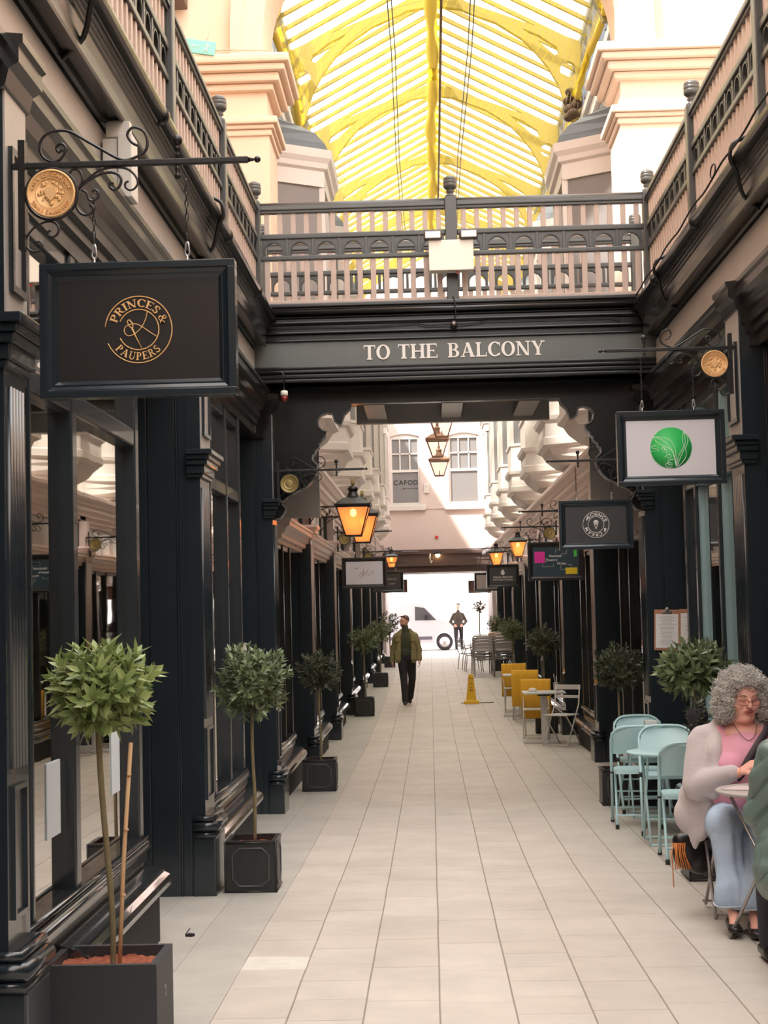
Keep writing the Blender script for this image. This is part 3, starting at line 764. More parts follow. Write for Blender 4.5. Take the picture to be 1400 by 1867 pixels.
# lintel over the passage out to the street
mb = MB()
mb.box(-1.75, 2.3, FY - 0.25, FY + 3.0, 3.04, 3.5); mb.box(-1.75, 2.3, FY - 0.32, FY, 3.42, 3.56); mb.box(-1.6, 2.1, FY - 0.1, FY + 3, 2.84, 3.04)
struct(mb.build('trim_%d' % n_trim, [mat('brown_beam_paint', (0.10, 0.06, 0.05), 0.5)])); n_trim += 1
mb = MB(); mb.box(-1.9, -1.42, FY + 0.35, FY + 4, -0.2, 3.1); mb.box(1.99, 2.4, FY + 0.35, FY + 4, -0.2, 3.1)
struct(mb.build('wall_passage', [mat('pink_brown_paint', (0.22, 0.10, 0.09), 0.5)]))
mb = MB(); mb.box(-9, -2.6, 50.4, 54, -0.3, 16); mb.box(3.1, 10, 50.4, 54, -0.3, 16); mb.box(-9, 10, 50.6, 54, 7.6, 16); struct(mb.build('wall_shade_block', [WHITEW]))  # unseen tall block added to keep the street beyond in shade
mb = MB(); mb.box(-14, 16, 92, 93, -0.3, 14); struct(mb.build('wall_street', [mat('pale_street_front', (0.82, 0.82, 0.84), 0.8)]))

# ---- projecting bays of the upper floors beyond the bridge
def bay(s, k, Y0):
    L_ = 2.5; uw, uf = 2.3, 1.44
    lab = '%s white bay window over the shops on the %s side beyond the footbridge' % (ORD[k], SIDE[s])
    t = thing('bay_window', lab, 'bay window', (SX(s, 2.3), Y0 + L_ / 2, 3.7), group='projecting bay windows')
    def ring(e, z, sh=1.0):          # plan outline, e = extra projection
        uf2 = uw - (uw - uf + e) * sh
        c = 0.62 * sh
        return [(SX(s, uw), Y0 - e, z), (SX(s, uf2), Y0 + 0.55 - e * 0.4 + (1 - sh) * 0.5, z), (SX(s, uf2), Y0 + L_ - 0.55 + e * 0.4 - (1 - sh) * 0.5, z), (SX(s, uw), Y0 + L_ + e, z)]
    def loft(levels, mi=0, mb=None):
        mb = mb or MB(); rs = [ring(e, z, sh) for e, z, sh in levels]
        vs = [p for r in rs for p in r]; fs = []
        for i in range(len(rs) - 1):
            for j in range(4): fs.append((i * 4 + j, i * 4 + (j + 1) % 4, (i + 1) * 4 + (j + 1) % 4, (i + 1) * 4 + j))
        fs.append((3, 2, 1, 0)); q = (len(rs) - 1) * 4; fs.append((q, q + 1, q + 2, q + 3))
        return mb.add(vs, fs, mi)
    loft([(0, 3.62, 0.22), (0, 3.70, 0.50), (0, 3.78, 0.72), (0, 3.90, 0.88), (0, 4.0, 0.95), (0.0, 4.02, 1.0), (0.03, 4.04, 1), (0.03, 4.14, 1), (0.0, 4.16, 1), (0.0, 4.36, 1), (0.05, 4.40, 1), (0.07, 4.46, 1)]).build('corbel', WHITE, t, True)
    mb = loft([(0, 4.46, 1), (0, 4.95, 1), (0.03, 4.97, 1), (0.03, 5.02, 1)])
    for (a, b) in ((Y0 + 0.55, 0.09), (Y0 + L_ - 0.64, 0.09), (Y0 + 1.2, 0.06)): mb.box(SX(s, uf), SX(s, uf + 0.12), a, a + b, 5.0, 6.9)
    mb.box(SX(s, 2.12), SX(s, 2.28), Y0 + 0.02, Y0 + 0.14, 5, 6.9); mb.box(SX(s, 2.12), SX(s, 2.28), Y0 + L_ - 0.14, Y0 + L_ - 0.02, 5, 6.9)
    loft([(0, 6.86, 1), (0, 7.05, 1), (0.04, 7.08, 1), (0.05, 7.14, 1), (0.09, 7.20, 1), (0.10, 7.30, 1)], 0, mb)
    mb.build('body', WHITE, t, True)
    loft([(-0.04, 5.0, 1), (-0.04, 6.88, 1)]).build('glass', GREYG, t, True)
    loft([(0.06, 7.30, 1), (0.03, 7.40, 0.98), (0, 7.55, 0.88), (0, 7.68, 0.66), (0, 7.80, 0.42), (0, 8.05, 0.26), (0, 8.4, 0.2)]).build('lead_roof', LEADROOF, t, True)
for s in (-1, 1):
    for k, Y0 in enumerate((18.45, 22.3, 26.9, 31.6, 36.3, 41.0, 45.6)): bay(s, k, Y0 - 0.25)

# ---- stone piers and arch above the bridge
def stone_pier(s):
    nm = SIDE[s]
    t = thing('stone_pier', '%s stone pier with moulded capital rising %s the footbridge railing' % ('salmon' if s < 0 else 'sunlit cream', 'left above' if s < 0 else 'right above'), 'pier', (SX(s, 2.4), 17.4, 4.6))
    m_ = SALMON if s < 0 else CREAM
    MB().box(SX(s, 1.93), SX(s, 3.3), 17.0, 17.9, 4.3, 7.0).build('shaft', m_, t, True)
    mb = MB()
    for za, zb, e in ((6.98, 7.05, 0.03), (7.05, 7.10, 0.06), (7.10, 7.18, 0.10)): mb.bbox(SX(s, 1.93 - e), SX(s, 3.3), 17.0 - e, 17.9 + e, za, zb, 0.02)
    mb.build('neck_moulding', m_, t, True)
    MB().box(SX(s, 1.95), SX(s, 3.3), 17.02, 17.9, 7.18, 7.50).build('frieze', m_, t, True)
    mb = MB()
    for za, zb, e in ((7.48, 7.56, 0.06), (7.56, 7.66, 0.13), (7.66, 7.74, 0.20), (7.74, 7.84, 0.25)): mb.bbox(SX(s, 1.93 - e), SX(s, 3.3), 17.0 - e, 17.9 + e, za, zb, 0.03)
    mb.build('capital', m_, t, True)
for s in (-1, 1): stone_pier(s)
def arch_wall():
    R = []
    def ep(a, b, n, c0):   # superellipse intrados
        out = []
        for i in range(n + 1):
            t = PI * i / n; cc, ss = math.cos(t), math.sin(t)
            out.append((CX + a * math.copysign(abs(cc) ** 0.62, cc), c0 + b * abs(ss) ** 0.62))
        return out
    inner = ep(1.98, 1.55, 36, 7.84)
    poly = [(CX + 3.3, 7.84)] + inner + [(CX - 3.3, 7.84), (CX - 3.3, 11.4), (CX + 3.3, 11.4)]
    mb = MB()
    a = [p for p in poly]
    mb.prism(a, 17.05, 17.9, 'Y', 0)
    i1 = ep(1.98, 1.55, 36, 7.84); i2 = ep(2.22, 1.79, 36, 7.84)
    mb.prism(i1 + i2[::-1], 16.98, 17.06, 'Y', 0)
    i1 = ep(2.22, 1.79, 36, 7.84); i2 = ep(2.34, 1.92, 36, 7.84)
    mb.prism(i1 + i2[::-1], 16.93, 17.06, 'Y', 0)
    struct(mb.build('wall_arch', [SALMON]))
arch_wall()
# ================================================================== ROOF
TY = [19.7, 24.0, 28.3, 32.6, 36.9, 41.2]
TRM = mat('roof_truss_paint', (0.26, 0.19, 0.05), 0.5)
def truss_loops():
    lower = [(2.10, 9.15), (2.03, 9.41), (1.91, 9.78), (1.76, 10.06), (1.58, 10.30), (1.375, 10.52), (0.965, 10.80), (0.665, 10.92), (0.40, 11.04), (0.0, 11.10)]
    L_ = [(CX - u, z) for u, z in lower]; Rr = [(CX + u, z) for u, z in lower[:-1]][::-1]
    outer = [(CX - 2.26, 9.15)] + L_ + Rr + [(CX + 2.26, 9.15), (CX + 2.26, 10.46), (CX, 11.34), (CX - 2.26, 10.46)]
    loops = [outer]
    for s in (-1, 1):
        loops.append([(CX + s * (2.06 + 0.125 * math.cos(a)), 10.02 + 0.125 * math.sin(a)) for a in [2 * PI * i / 18 for i in range(18)]])
        q = [(1.93, 10.28), (1.86, 10.25), (1.60, 10.50), (1.36, 10.70), (1.62, 10.58), (1.90, 10.38)]
        loops.append([(CX + s * u, z) for u, z in q])
    return loops
tp = MB().prism(truss_loops(), -0.05, 0.05, 'Y')
for k, y in enumerate(TY):
    if k == 0:
        o0 = tp.build('roof_truss', [TRM]); o = o0
    else:
        o = o0.copy(); COL.objects.link(o)
    o.location = (0, y, 0)
    tag(o, '%s arched roof truss with round spandrel holes, counting away from the footbridge' % ORD[k], 'roof truss', 'arched roof trusses')
# glazed roof
mb = MB()
for s in (-1, 1):
    mb.prism([(SX(s, 2.36), 10.44), (SX(s, 0.0), 11.70), (SX(s, 0.0), 11.706), (SX(s, 2.36), 10.446)], 17.95, 44, 'Y', 0)
roof = struct(mb.build('ceiling', [CLEAR]))
for s in (-1, 1):
    mb = MB(); y = 18.2
    while y < 43.9:
        mb.prism([(SX(s, 2.34), 10.38), (SX(s, 0.02), 11.62), (SX(s, 0.02), 11.69), (SX(s, 2.34), 10.44)], y - 0.03, y + 0.03, 'Y'); y += 0.5375
    mb.build('glazing_bars', [TRM], roof)
mb = MB(); mb.box(CX - 0.07, CX + 0.07, 17.95, 44, 11.4, 11.69); mb.build('ridge_beam', [TRM], roof)

# yellow safety net slung under the roof, gathered along the edges and the ridge
def net():
    us = [2.13, 2.05, 1.9, 1.7, 1.45, 1.15, 0.85, 0.55, 0.3, 0.12, 0.0]
    def zz(u, y):
        base = {2.13: 9.25, 2.05: 9.32, 1.9: 9.62, 1.7: 9.95, 1.45: 10.25, 1.15: 10.50, 0.85: 10.70, 0.55: 10.84, 0.3: 10.92, 0.12: 10.98, 0.0: 10.98}[u]
        ph = (y - 19.7) / 4.3; sag = 0.13 * math.sin(PI * (ph - math.floor(ph))) ** 2 * (1 if u < 2.1 else 0.3)
        return base - sag + 0.02 * math.sin(y * 2.1 + u * 5)
    prof = [(-u) for u in us] + [u for u in us[::-1][1:]]
    ys = [18.6 + 0.43 * i for i in range(58)]
    mb = MB(); n = len(prof)
    uvs = []
    for y in ys:
        acc = 0; prev = None
        for u in prof:
            e = 0.10 * math.sin(PI * (((y - 19.7) / 4.3) % 1.0)) * max(0, abs(u) - 1.5)     # scalloped edge
            p = (CX + math.copysign(abs(u) - e, u) if u else CX, y, zz(abs(u), y))
            if prev is not None: acc += math.hypot(p[0] - prev[0], p[2] - prev[2])
            prev = p; mb.v.append(p); uvs.append((acc, y))
    for i in range(len(ys) - 1):
        for j in range(n - 1):
            a = i * n + j; mb.f.append((a, a + 1, a + n + 1, a + n)); mb.sm.append(True)
            mb.m.append(1 if (j in (0, n - 2) or j in (n // 2 - 1, n // 2, )) else 0)
    o = mb.build('safety_net', [NET, NETD], normals=False)
    uvl = o.data.uv_layers.new(name='uv')
    for p in o.data.polygons:
        for li in p.loop_indices: uvl.data[li].uv = uvs[o.data.loops[li].vertex_index]
    tag(o, 'yellow safety netting slung under the glazed roof', 'net', kind='stuff')
    # gathered rolls of net along both edges and the ridge
    for s in (-1, 1):
        mb = MB(); pts = []; y = 18.6
        while y < 43:
            e = 0.06 * math.sin(PI * (((y - 19.7) / 4.3) % 1.0))
            pts.append((CX + s * (2.13 - e), y, 9.24 + 0.02 * math.sin(3 * y))); y += 0.3
        mb.path(pts, [0.035 + 0.02 * abs(math.sin(i * 1.7)) for i in range(len(pts))], 7)
        mb.build('rolled_edge', [mat('dense_yellow_net', (0.80, 0.56, 0.06), 0.8)], o)
    mb = MB(); pts = [(CX - 0.02 + 0.03 * math.sin(y), y, 10.94 - 0.05 * abs(math.sin(y * 0.7))) for y in [18.6 + 0.3 * i for i in range(80)]]
    mb.path(pts, [0.09 + 0.03 * math.sin(i * 0.9) for i in range(len(pts))], 9)
    mb.build('ridge_gathering', [mat('dense_yellow_net', (0.80, 0.56, 0.06), 0.8)], o)
net()
mb = MB(); mb.path([(CX + 0.10, 18.6, 10.80), (CX + 0.12, 30, 10.80), (CX + 0.12, 42, 10.80)], 0.022, 6)
tag(mb.build('conduit', [mat('brown_cable', (0.10, 0.05, 0.02), 0.6)]), 'thin brown cable running below the ridge of the glass roof', 'cable')
for i, xx in enumerate((-0.42, -0.36, 0.78, 0.84)):
    mb = MB(); mb.path([(xx, 18.6, 10.55), (xx + 0.03, 24, 10.45), (xx - 0.02, 30, 10.5), (xx, 36, 10.5)], 0.009, 5)
    o = mb.build('support_wire', [IRON]); tag(o, 'thin dark wire under the yellow net on the %s half of the roof' % ('left' if i < 2 else 'right'), 'wire', 'net support wires ' + ('left' if i < 2 else 'right'))
# knotted sacking where the net is tied back on the right
mb = MB(); rnd = random.Random(3)
for i in range(9): mb.ball((CX + 2.02 + rnd.uniform(-.06, .08), 23.0 + rnd.uniform(-.2, .2), 9.35 - 0.05 * i), 0.07 + rnd.uniform(0, .03), 6, sq=(1, 1.2, 0.8))
for i in range(5): mb.path([(CX + 1.95 + 0.05 * i, 22.9, 9.3), (CX + 1.9 + 0.06 * i, 22.8, 9.1), (CX + 1.97 + 0.03 * i, 22.85, 8.9)], 0.008, 5)
tag(mb.build('rope_knot', [mat('brown_rope', (0.10, 0.06, 0.035), 0.9)]), 'knotted brown rope tying back the net beside the right wall', 'rope')

# ================================================================== RAILINGS
def slat_mesh(name, w_, d, h, m_, point=False):
    mb = MB(); mb.bbox(-w_ / 2, w_ / 2, -d / 2, d / 2, 0, h - (0.02 if point else 0), 0.004)
    if point:
        mb.add([(-w_ / 2, -d / 2, h - 0.02), (w_ / 2, -d / 2, h - 0.02), (w_ / 2, d / 2, h - 0.02), (-w_ / 2, d / 2, h - 0.02), (0, -d / 2 + .004, h), (0, d / 2 - .004, h)], [(0, 1, 4), (2, 3, 5), (1, 2, 5, 4), (3, 0, 4, 5), (3, 2, 1, 0)])
    return mb
def arch_panel_mesh():
    w_, h = 0.222, 0.158; r = 0.082
    out = [(-w_ / 2, 0), (-r, 0)] + [(-r, 0.045)] + [(r * math.cos(PI - PI * i / 14), 0.045 + r * math.sin(PI * i / 14)) for i in range(1, 14)] + [(r, 0.045), (r, 0), (w_ / 2, 0), (w_ / 2, h), (-w_ / 2, h)]
    mb = MB().prism(out, -0.014, 0.014, 'Y')
    rr = r + 0.012
    ring = [(-r, 0), (-r, 0.045)] + [(r * math.cos(PI - PI * i / 14), 0.045 + r * math.sin(PI * i / 14)) for i in range(1, 14)] + [(r, 0.045), (r, 0), (rr, 0), (rr, 0.045)] + [(rr * math.cos(PI * i / 14), 0.045 + rr * math.sin(PI * i / 14)) for i in range(1, 14)] + [(-rr, 0.045), (-rr, 0)]
    mb.prism(ring, -0.021, 0.021, 'Y', 1)
    return mb
DRAIL = mat('rail_dark_grey_paint', (0.035, 0.036, 0.036), 0.35)  # darker grey for the raised arch surrounds
ZB = 4.61
def balustrade(label, p0, p1, npan, group=None):
    p0 = Vector((p0[0], p0[1], 0)); p1 = Vector((p1[0], p1[1], 0)); L_ = (p1 - p0).length; rz = math.atan2(p1.y - p0.y, p1.x - p0.x)
    t = thing('balustrade', label, 'railing', (p0.x, p0.y, ZB), rz, group)
    m = L_ / npan
    def P(mb, name, mt, loc=(0, 0, 0)):
        o = mb.build(name, mt, t); o.location = loc; return o
    mb = MB(); mb.bbox(0, L_, -0.045, 0.045, 0.875, 0.905, 0.008); mb.bbox(0, L_, -0.03, 0.03, 0.85, 0.88, 0.006); mb.path([(0, 0, 0.92), (L_, 0, 0.92)], 0.036, 12); mb.bbox(0, L_, -0.036, 0.036, 0.90, 0.925, 0.006); P(mb, 'handrail', RAILM)
    mb = MB(); mb.bbox(0, L_, -0.032, 0.032, 0.605, 0.655, 0.010); P(mb, 'middle_rail', RAILM)
    mb = MB(); mb.bbox(0, L_, -0.030, 0.030, 0.405, 0.447, 0.008); P(mb, 'lower_rail', RAILM)
    mb = MB(); mb.bbox(0, L_, -0.030, 0.040, -0.02, 0.02, 0.004); P(mb, 'base_rail', TAUPE)
    lo = slat_mesh('baluster', 0.050, 0.028, 0.42, TAUPE, True); up = slat_mesh('short', 0.046, 0.026, 0.20, TAUPE); ap = arch_panel_mesh(); sp = MB().bbox(-0.014, 0.014, -0.024, 0.024, 0, 0.16, 0.004)
    l0 = u0 = a0 = s0 = None
    for i in range(npan * 2):
        x = m * (i + 0.5) / 2
        l0 = P(lo, 'baluster', TAUPE, (x, 0, 0.0)) if l0 is None else part_copy(l0, t, (x, 0, 0.0))
        if u0 is None: u0 = P(up, 'short_baluster', TAUPE, (x, 0, 0.655))
        else: part_copy(u0, t, (x, 0, 0.655))
    for i in range(npan):
        x = m * (i + 0.5)
        a0 = P(ap, 'arch_panel', [RAILM, DRAIL], (x, 0, 0.447)) if a0 is None else part_copy(a0, t, (x, 0, 0.447))
        if i:
            s0 = P(sp, 'panel_divider', RAILM, (m * i, 0, 0.447)) if s0 is None else part_copy(s0, t, (m * i, 0, 0.447))
    return t
def newel(label, x, y):
    t = thing('newel_post', label, 'post', (x, y, ZB), group='railing newel posts')
    mb = MB(); mb.bbox(-0.055, 0.055, -0.055, 0.055, -0.02, 0.96, 0.008)
    for dx in (-0.022, 0.022): mb.box(dx - 0.004, dx + 0.004, -0.058, -0.05, 0.40, 0.84)
    mb.build('shaft', RAILM, t)
    MB().lathe([(0.052, 0.955), (0.05, 0.975), (0.03, 0.99), (0.028, 1.0), (0.042, 1.012), (0.03, 1.024), (0.05, 1.04), (0.063, 1.055), (0.064, 1.085), (0.062, 1.088), (0.064, 1.09), (0.064, 1.115), (0.061, 1.118), (0.063, 1.12), (0.058, 1.145), (0.035, 1.158), (0.022, 1.165), (0.0, 1.168)], n=20).build('finial', RAILM, t)
YB = 14.50; UR = 1.84
XL, XR = CX - UR, CX + UR
newel('dark newel post with beehive finial at the middle of the front footbridge railing', CX, YB)
for s in (-1, 1):
    newel('dark newel post where the %s balcony railing meets the footbridge' % SIDE[s], SX(s, UR), YB)
    for k, y in enumerate((12.0, 9.5, 7.0)): newel('dark newel post, %s back from the footbridge along the %s balcony' % (ORD[k], SIDE[s]), SX(s, UR), y)
balustrade('left half of the front footbridge railing, left of the floodlights', (XL + 0.05, YB), (CX - 0.055, YB), 7)
balustrade('right half of the front footbridge railing, right of the floodlights', (CX + 0.055, YB), (XR - 0.05, YB), 7)
balustrade('rear footbridge railing seen through the front one', (XL - 0.05, 16.15), (XR + 0.05, 16.15), 13)
newel('dark newel post at the left end of the rear footbridge railing', XL - 0.1, 16.15); newel('dark newel post at the right end of the rear footbridge railing', XR + 0.1, 16.15)
for s in (-1, 1):
    sec = [14.5, 12.0, 9.5, 7.0, 4.5]
    for k in range(4):
        balustrade('%s balcony railing, %s length back from the footbridge' % (SIDE[s], ORD[k]), (SX(s, UR), sec[k + 1] + 0.055), (SX(s, UR), sec[k] - 0.055), 9)

# ================================================================== FOOTBRIDGE
XA, XB = CX - 1.93, CX + 1.93
fb = thing('footbridge', 'dark green footbridge crossing the arcade with white serif lettering on its beam', 'footbridge', (CX, 15.4, 3.7))
def ybox(mb, y, za, zb, x0=XA, x1=XB, yb=14.75): mb.bbox(x0, x1, y, yb, za, zb, 0.008)
mb = MB()
mb.box(XA, XB, 14.52, 16.35, 3.86, 4.60)
mb.build('beam', DARK, fb, True)
mb = MB(); ybox(mb, 14.44, 4.53, 4.60); ybox(mb, 14.40, 4.555, 4.59); mb.path([(XA, 14.44, 4.515), (XB, 14.44, 4.515)], 0.03, 10)
mb.build('deck_edge', FASM, fb, True)
mb = MB()
ybox(mb, 14.49, 4.40, 4.49); ybox(mb, 14.46, 4.46, 4.475); ybox(mb, 14.47, 4.41, 4.43); ybox(mb, 14.50, 4.315, 4.40); ybox(mb, 14.475, 4.315, 4.335); ybox(mb, 14.505, 4.25, 4.30); ybox(mb, 14.49, 4.245, 4.262)
mb.build('upper_mouldings', DARK, fb, True)
mb = MB(); ybox(mb, 14.515, 4.0, 4.25); mb.build('lettered_board', mat('board_grey_green', (0.11, 0.12, 0.115), 0.35, var=0.15), fb, True)
mb = MB()
for y, za, zb in ((14.49, 3.985, 4.012), (14.465, 3.945, 3.972), (14.48, 3.90, 3.935), (14.44, 3.855, 3.885)): ybox(mb, y, za, zb)
ybox(mb, 14.50, 3.855, 4.0); mb.build('lower_mouldings', DARK, fb, True)
for wd, xx in (('TO', -0.438), ('THE', -0.056), ('BALCONY', 0.675)):
    mb = MB(); put_text(mb, wd, 0.135, line_place(xx, 4.062), 'serif', 0.05, 0.62, 0.006); mb.xf(Matrix.Translation((0, 14.513, 0)))
    o = mb.build('lettering', WHITEL, fb, True); o['label'] = 'white painted serif capitals reading ' + wd
# cut-out scrolled screen below the beam
half = [(1.05, 3.705), (0.985 + 0.02, 3.652), (1.057, 3.601), (1.074, 3.549), (1.09, 3.502), (1.122, 3.508), (1.153, 3.535), (1.162, 3.577), (1.172, 3.609), (1.225, 3.618), (1.283, 3.596), (1.315, 3.55), (1.306, 3.491), (1.27, 3.454), (1.228, 3.442), (1.24, 3.395), (1.275, 3.36), (1.27, 3.345), (1.30, 3.325), (1.30, 3.30), (1.32, 3.27), (1.335, 3.265), (1.35, 3.225), (1.369, 3.219), (1.376, 3.177), (1.355, 3.15), (1.325, 3.123), (1.325, 3.06), (1.342, 3.019), (1.385, 2.96), (1.428, 2.916), (1.534, 2.866), (1.63, 2.811), (1.665, 2.78), (1.673, 2.754), (1.655, 2.735), (1.637, 2.722), (1.640, 2.691), (1.665, 2.65), (1.696, 2.618), (1.76, 2.612)]
half = [(0.991 + 0.0 if i == 0 else u, z) for i, (u, z) in enumerate(half)]
pl = [(CX - u, z) for u, z in half]; pr_ = [(CX + u, z) for u, z in half]
loop = [(CX - 1.95, 2.612), (CX - 1.95, 3.87), (CX + 1.95, 3.87), (CX + 1.95, 2.612)] + pr_[::-1] + pl
mb = MB(); mb.prism(loop, 14.9, 15.02, 'Y', 0)
mb.build('scrolled_screen', DARK, fb, True)
mb = MB()
e = [(p[0], 14.885, p[1]) for p in pl[::-1]] + [(p[0], 14.885, p[1]) for p in pr_]
mb.path(e, 0.008, 6); mb.build('screen_edging', mat('edging_silver_grey', (0.20, 0.19, 0.185), 0.3), fb, True)
mb = MB(); mb.prism([(CX - 1.0, 3.66), (CX + 1.0, 3.66), (CX + 1.0, 3.87), (CX - 1.0, 3.87)], 16.2, 16.3, 'Y'); mb.box(CX - 1.95, CX - 1.4, 16.2, 16.3, 2.7, 3.87); mb.box(CX + 1.4, CX + 1.95, 16.2, 16.3, 2.7, 3.87)
for xx in (-0.78, -0.02, 0.72): mb.box(CX + xx - 0.1, CX + xx + 0.1, 15.02, 16.3, 3.70, 3.72)
mb.build('rear_screen', FRIEZE, fb, True)
# short return walls that carry the bridge
for s in (-1, 1):
    mb = MB(); mb.box(SX(s, 1.78), SX(s, 2.4), 14.85, 16.35, 2.7, 3.9); mb.build('side_cheek', DARK, fb, True)
# wiring and camera dome under the deck edge
mb = MB(); pts = [(XA + 0.1, 14.46, 4.37)] + [(XA + 0.1 + i * 0.28, 14.462, 4.372 + 0.006 * math.sin(i * 1.3)) for i in range(1, 5)] + [(CX - 0.35, 14.46, 4.385), (CX - 0.26, 14.455, 4.36), (CX, 14.45, 4.362), (CX + 0.1, 14.455, 4.362), (CX + 0.2, 14.46, 4.37), (CX + 0.3, 14.46, 4.385), (CX + 1.45, 14.46, 4.385), (CX + 1.55, 14.46, 4.36)]
mb.path(pts, 0.006, 6); mb.path([(CX, 14.42, 4.62), (CX + 0.015, 14.38, 4.55), (CX + 0.02, 14.40, 4.45), (CX, 14.42, 4.38)], 0.006, 6)
tag(mb.build('cable', [BLACKC]), 'thin black cable clipped along the footbridge beam above the lettering', 'cable')
t = thing('security_camera', 'small round camera dome on the footbridge beam below the floodlights', 'camera', (CX, 14.43, 4.36))
MB().ball((0, 0, 0), 0.036, 10).build('housing', BLACKC, t); mb = MB().ball((0, -0.03, 0), 0.018, 8); mb.build('lens', LENS, t)
t = thing('alarm_lamp', 'small red and white lamp hanging at the left end of the footbridge beam', 'lamp', (-1.30, 14.4, 3.78))
mb = MB().lathe([(0.006, 0.0), (0.03, -0.005), (0.034, -0.02), (0.034, -0.05)], n=14); mb.build('cap', CASE, t)
MB().lathe([(0.031, -0.05), (0.030, -0.085), (0.02, -0.105), (0, -0.108)], n=14).build('lens', REDD, t)
mb = MB().path([(0, 0, 0), (0, 0, 0.14), (-0.02, 0.0, 0.17), (-0.35, 0.03, 0.175)], 0.008, 6); mb.build('conduit', DARK, t)
# emergency twin floodlight
t = thing('floodlight', 'cream box with two grey floodlights fixed to the middle railing post', 'floodlight', (0.275, 14.33, 4.83))
MB().bbox(-0.205, 0.205, -0.07, 0.07, 0, 0.285, 0.008).build('battery_box', CASE, t)
for s in (-1, 1):
    mb = MB(); mb.bbox(-0.085, 0.085, -0.055, 0.03, -0.042, 0.042, 0.02); mb.tube((0, 0, -0.04), (0, 0.02, -0.07), 0.012)
    o = mb.build('lamp_head', mat('grey_plastic', (0.05, 0.045, 0.042), 0.4), t); o.location = (s * 0.165, -0.05, 0.325)
    l_ = MB().bbox(-0.072, 0.072, -0.062, -0.05, -0.032, 0.032, 0.008).build('lens', LENS, o)
MB().box(0.045, 0.065, -0.03, -0.01, -0.025, 0.0).build('switch', RED, t)
# exit sign and junction box on the left arch pier
t = thing('exit_sign', 'tilted faded green exit sign lying on the ledge above the left stone capital', 'sign', (-2.41, 16.75, 7.92))
q = MB().bbox(-0.22, 0.22, -0.02, 0.02, -0.075, 0.075, 0.006); q.xf(Matrix.Rotation(0.17, 4, 'Y')); q.build('board', EXITG, t)
mb = MB(); mb.box(-0.16, -0.11, -0.024, -0.02, -0.04, 0.05); mb.box(-0.11, -0.08, -0.024, -0.02, -0.04, -0.02); mb.path([(-0.05, -0.022, 0), (0.06, -0.022, 0)], 0.004, 5); mb.path([(-0.02, -0.022, 0.02), (-0.05, -0.022, 0), (-0.02, -0.022, -0.02)], 0.004, 5)
mb.ball((0.13, -0.022, 0.035), 0.012, 6); mb.path([(0.13, -0.022, 0.02), (0.12, -0.022, -0.01), (0.15, -0.022, -0.05)], 0.007, 5); mb.path([(0.12, -0.022, -0.01), (0.10, -0.022, -0.05)], 0.007, 5); mb.path([(0.10, -0.022, 0.01), (0.13, -0.022, 0.02), (0.16, -0.022, 0.0)], 0.005, 5)
mb.xf(Matrix.Rotation(0.17, 4, 'Y')); mb.build('pictogram', mat('pale_green', (0.65, 0.80, 0.72), 0.5), t)
mb = MB(); rnd = random.Random(5)
for i in range(4): mb.path([(-2.66 + 0.1 * i, 16.8, 7.86 + rnd.uniform(0, .03)), (-2.45 + 0.08 * i, 16.78, 7.88 - 0.01 * i), (-2.2 + 0.1 * i, 16.8, 7.86 + rnd.uniform(0, .04)), (-1.75 + 0.05 * i, 16.8, 7.87)], 0.006, 5)
mb.path([(-2.6, 16.9, 8.35), (-2.62, 16.9, 8.1), (-2.55, 16.88, 7.9)], 0.006, 5); mb.path([(-2.3, 16.9, 8.3), (-2.28, 16.9, 8.1), (-2.33, 16.9, 8.0)], 0.005, 5)
tag(mb.build('loose_cables', [mat('cream_cable', (0.55, 0.42, 0.30), 0.6)]), 'tangle of loose cream cables on the ledge beneath the green exit sign', 'cables')
mb = MB(); mb.bbox(-3.0, -2.52, 16.6, 16.98, 8.42, 8.8, 0.02)
tag(mb.build('junction_box', [mat('brown_box', (0.10, 0.06, 0.04), 0.6)]), 'dark brown box fixed under the left arch above the exit sign', 'box')
# ================================================================== HANGING SIGNS
K = 0.00189
def pxp(pts, s, x0, y, z0):        # pattern drawn in (d, h), d measured from the wall towards the centre
    return [(x0 - s * (px - 40) * K, y, z0 + (297 - py) * K) for px, py in pts]
SCROLLS = [
 [(118, 266), (108, 272), (104, 262), (114, 256), (122, 266), (112, 285), (97, 290), (80, 282), (73, 266), (76, 247), (90, 235), (110, 231), (131, 234), (159, 251), (187, 268), (215, 285), (234, 291), (250, 287), (268, 278), (275, 264), (274, 248), (266, 235), (250, 229), (240, 236), (238, 246), (246, 258), (257, 264)],
 [(165, 373), (171, 377), (172, 384), (165, 391), (154, 392), (144, 384), (139, 370), (140, 354), (146, 341), (163, 328), (184, 317), (206, 313), (221, 319), (225, 330), (220, 342), (210, 346), (203, 340), (205, 334), (211, 334)],
 [(154, 332), (169, 319), (187, 308), (212, 304), (235, 307), (250, 319), (256, 334), (250, 345), (241, 348), (233, 342), (233, 334), (239, 331)],
 [(133, 330), (127, 319), (131, 309), (140, 305), (149, 311), (152, 324), (148, 338)],
 [(150, 345), (160, 350), (163, 362), (172, 366), (181, 360), (182, 350), (175, 345), (170, 350)],
 [(63, 443), (71, 440), (76, 448), (70, 458), (57, 458), (47, 450), (45, 436), (54, 420), (70, 408), (90, 402), (103, 408), (107, 419), (101, 430), (91, 431), (86, 424), (92, 419)],
]
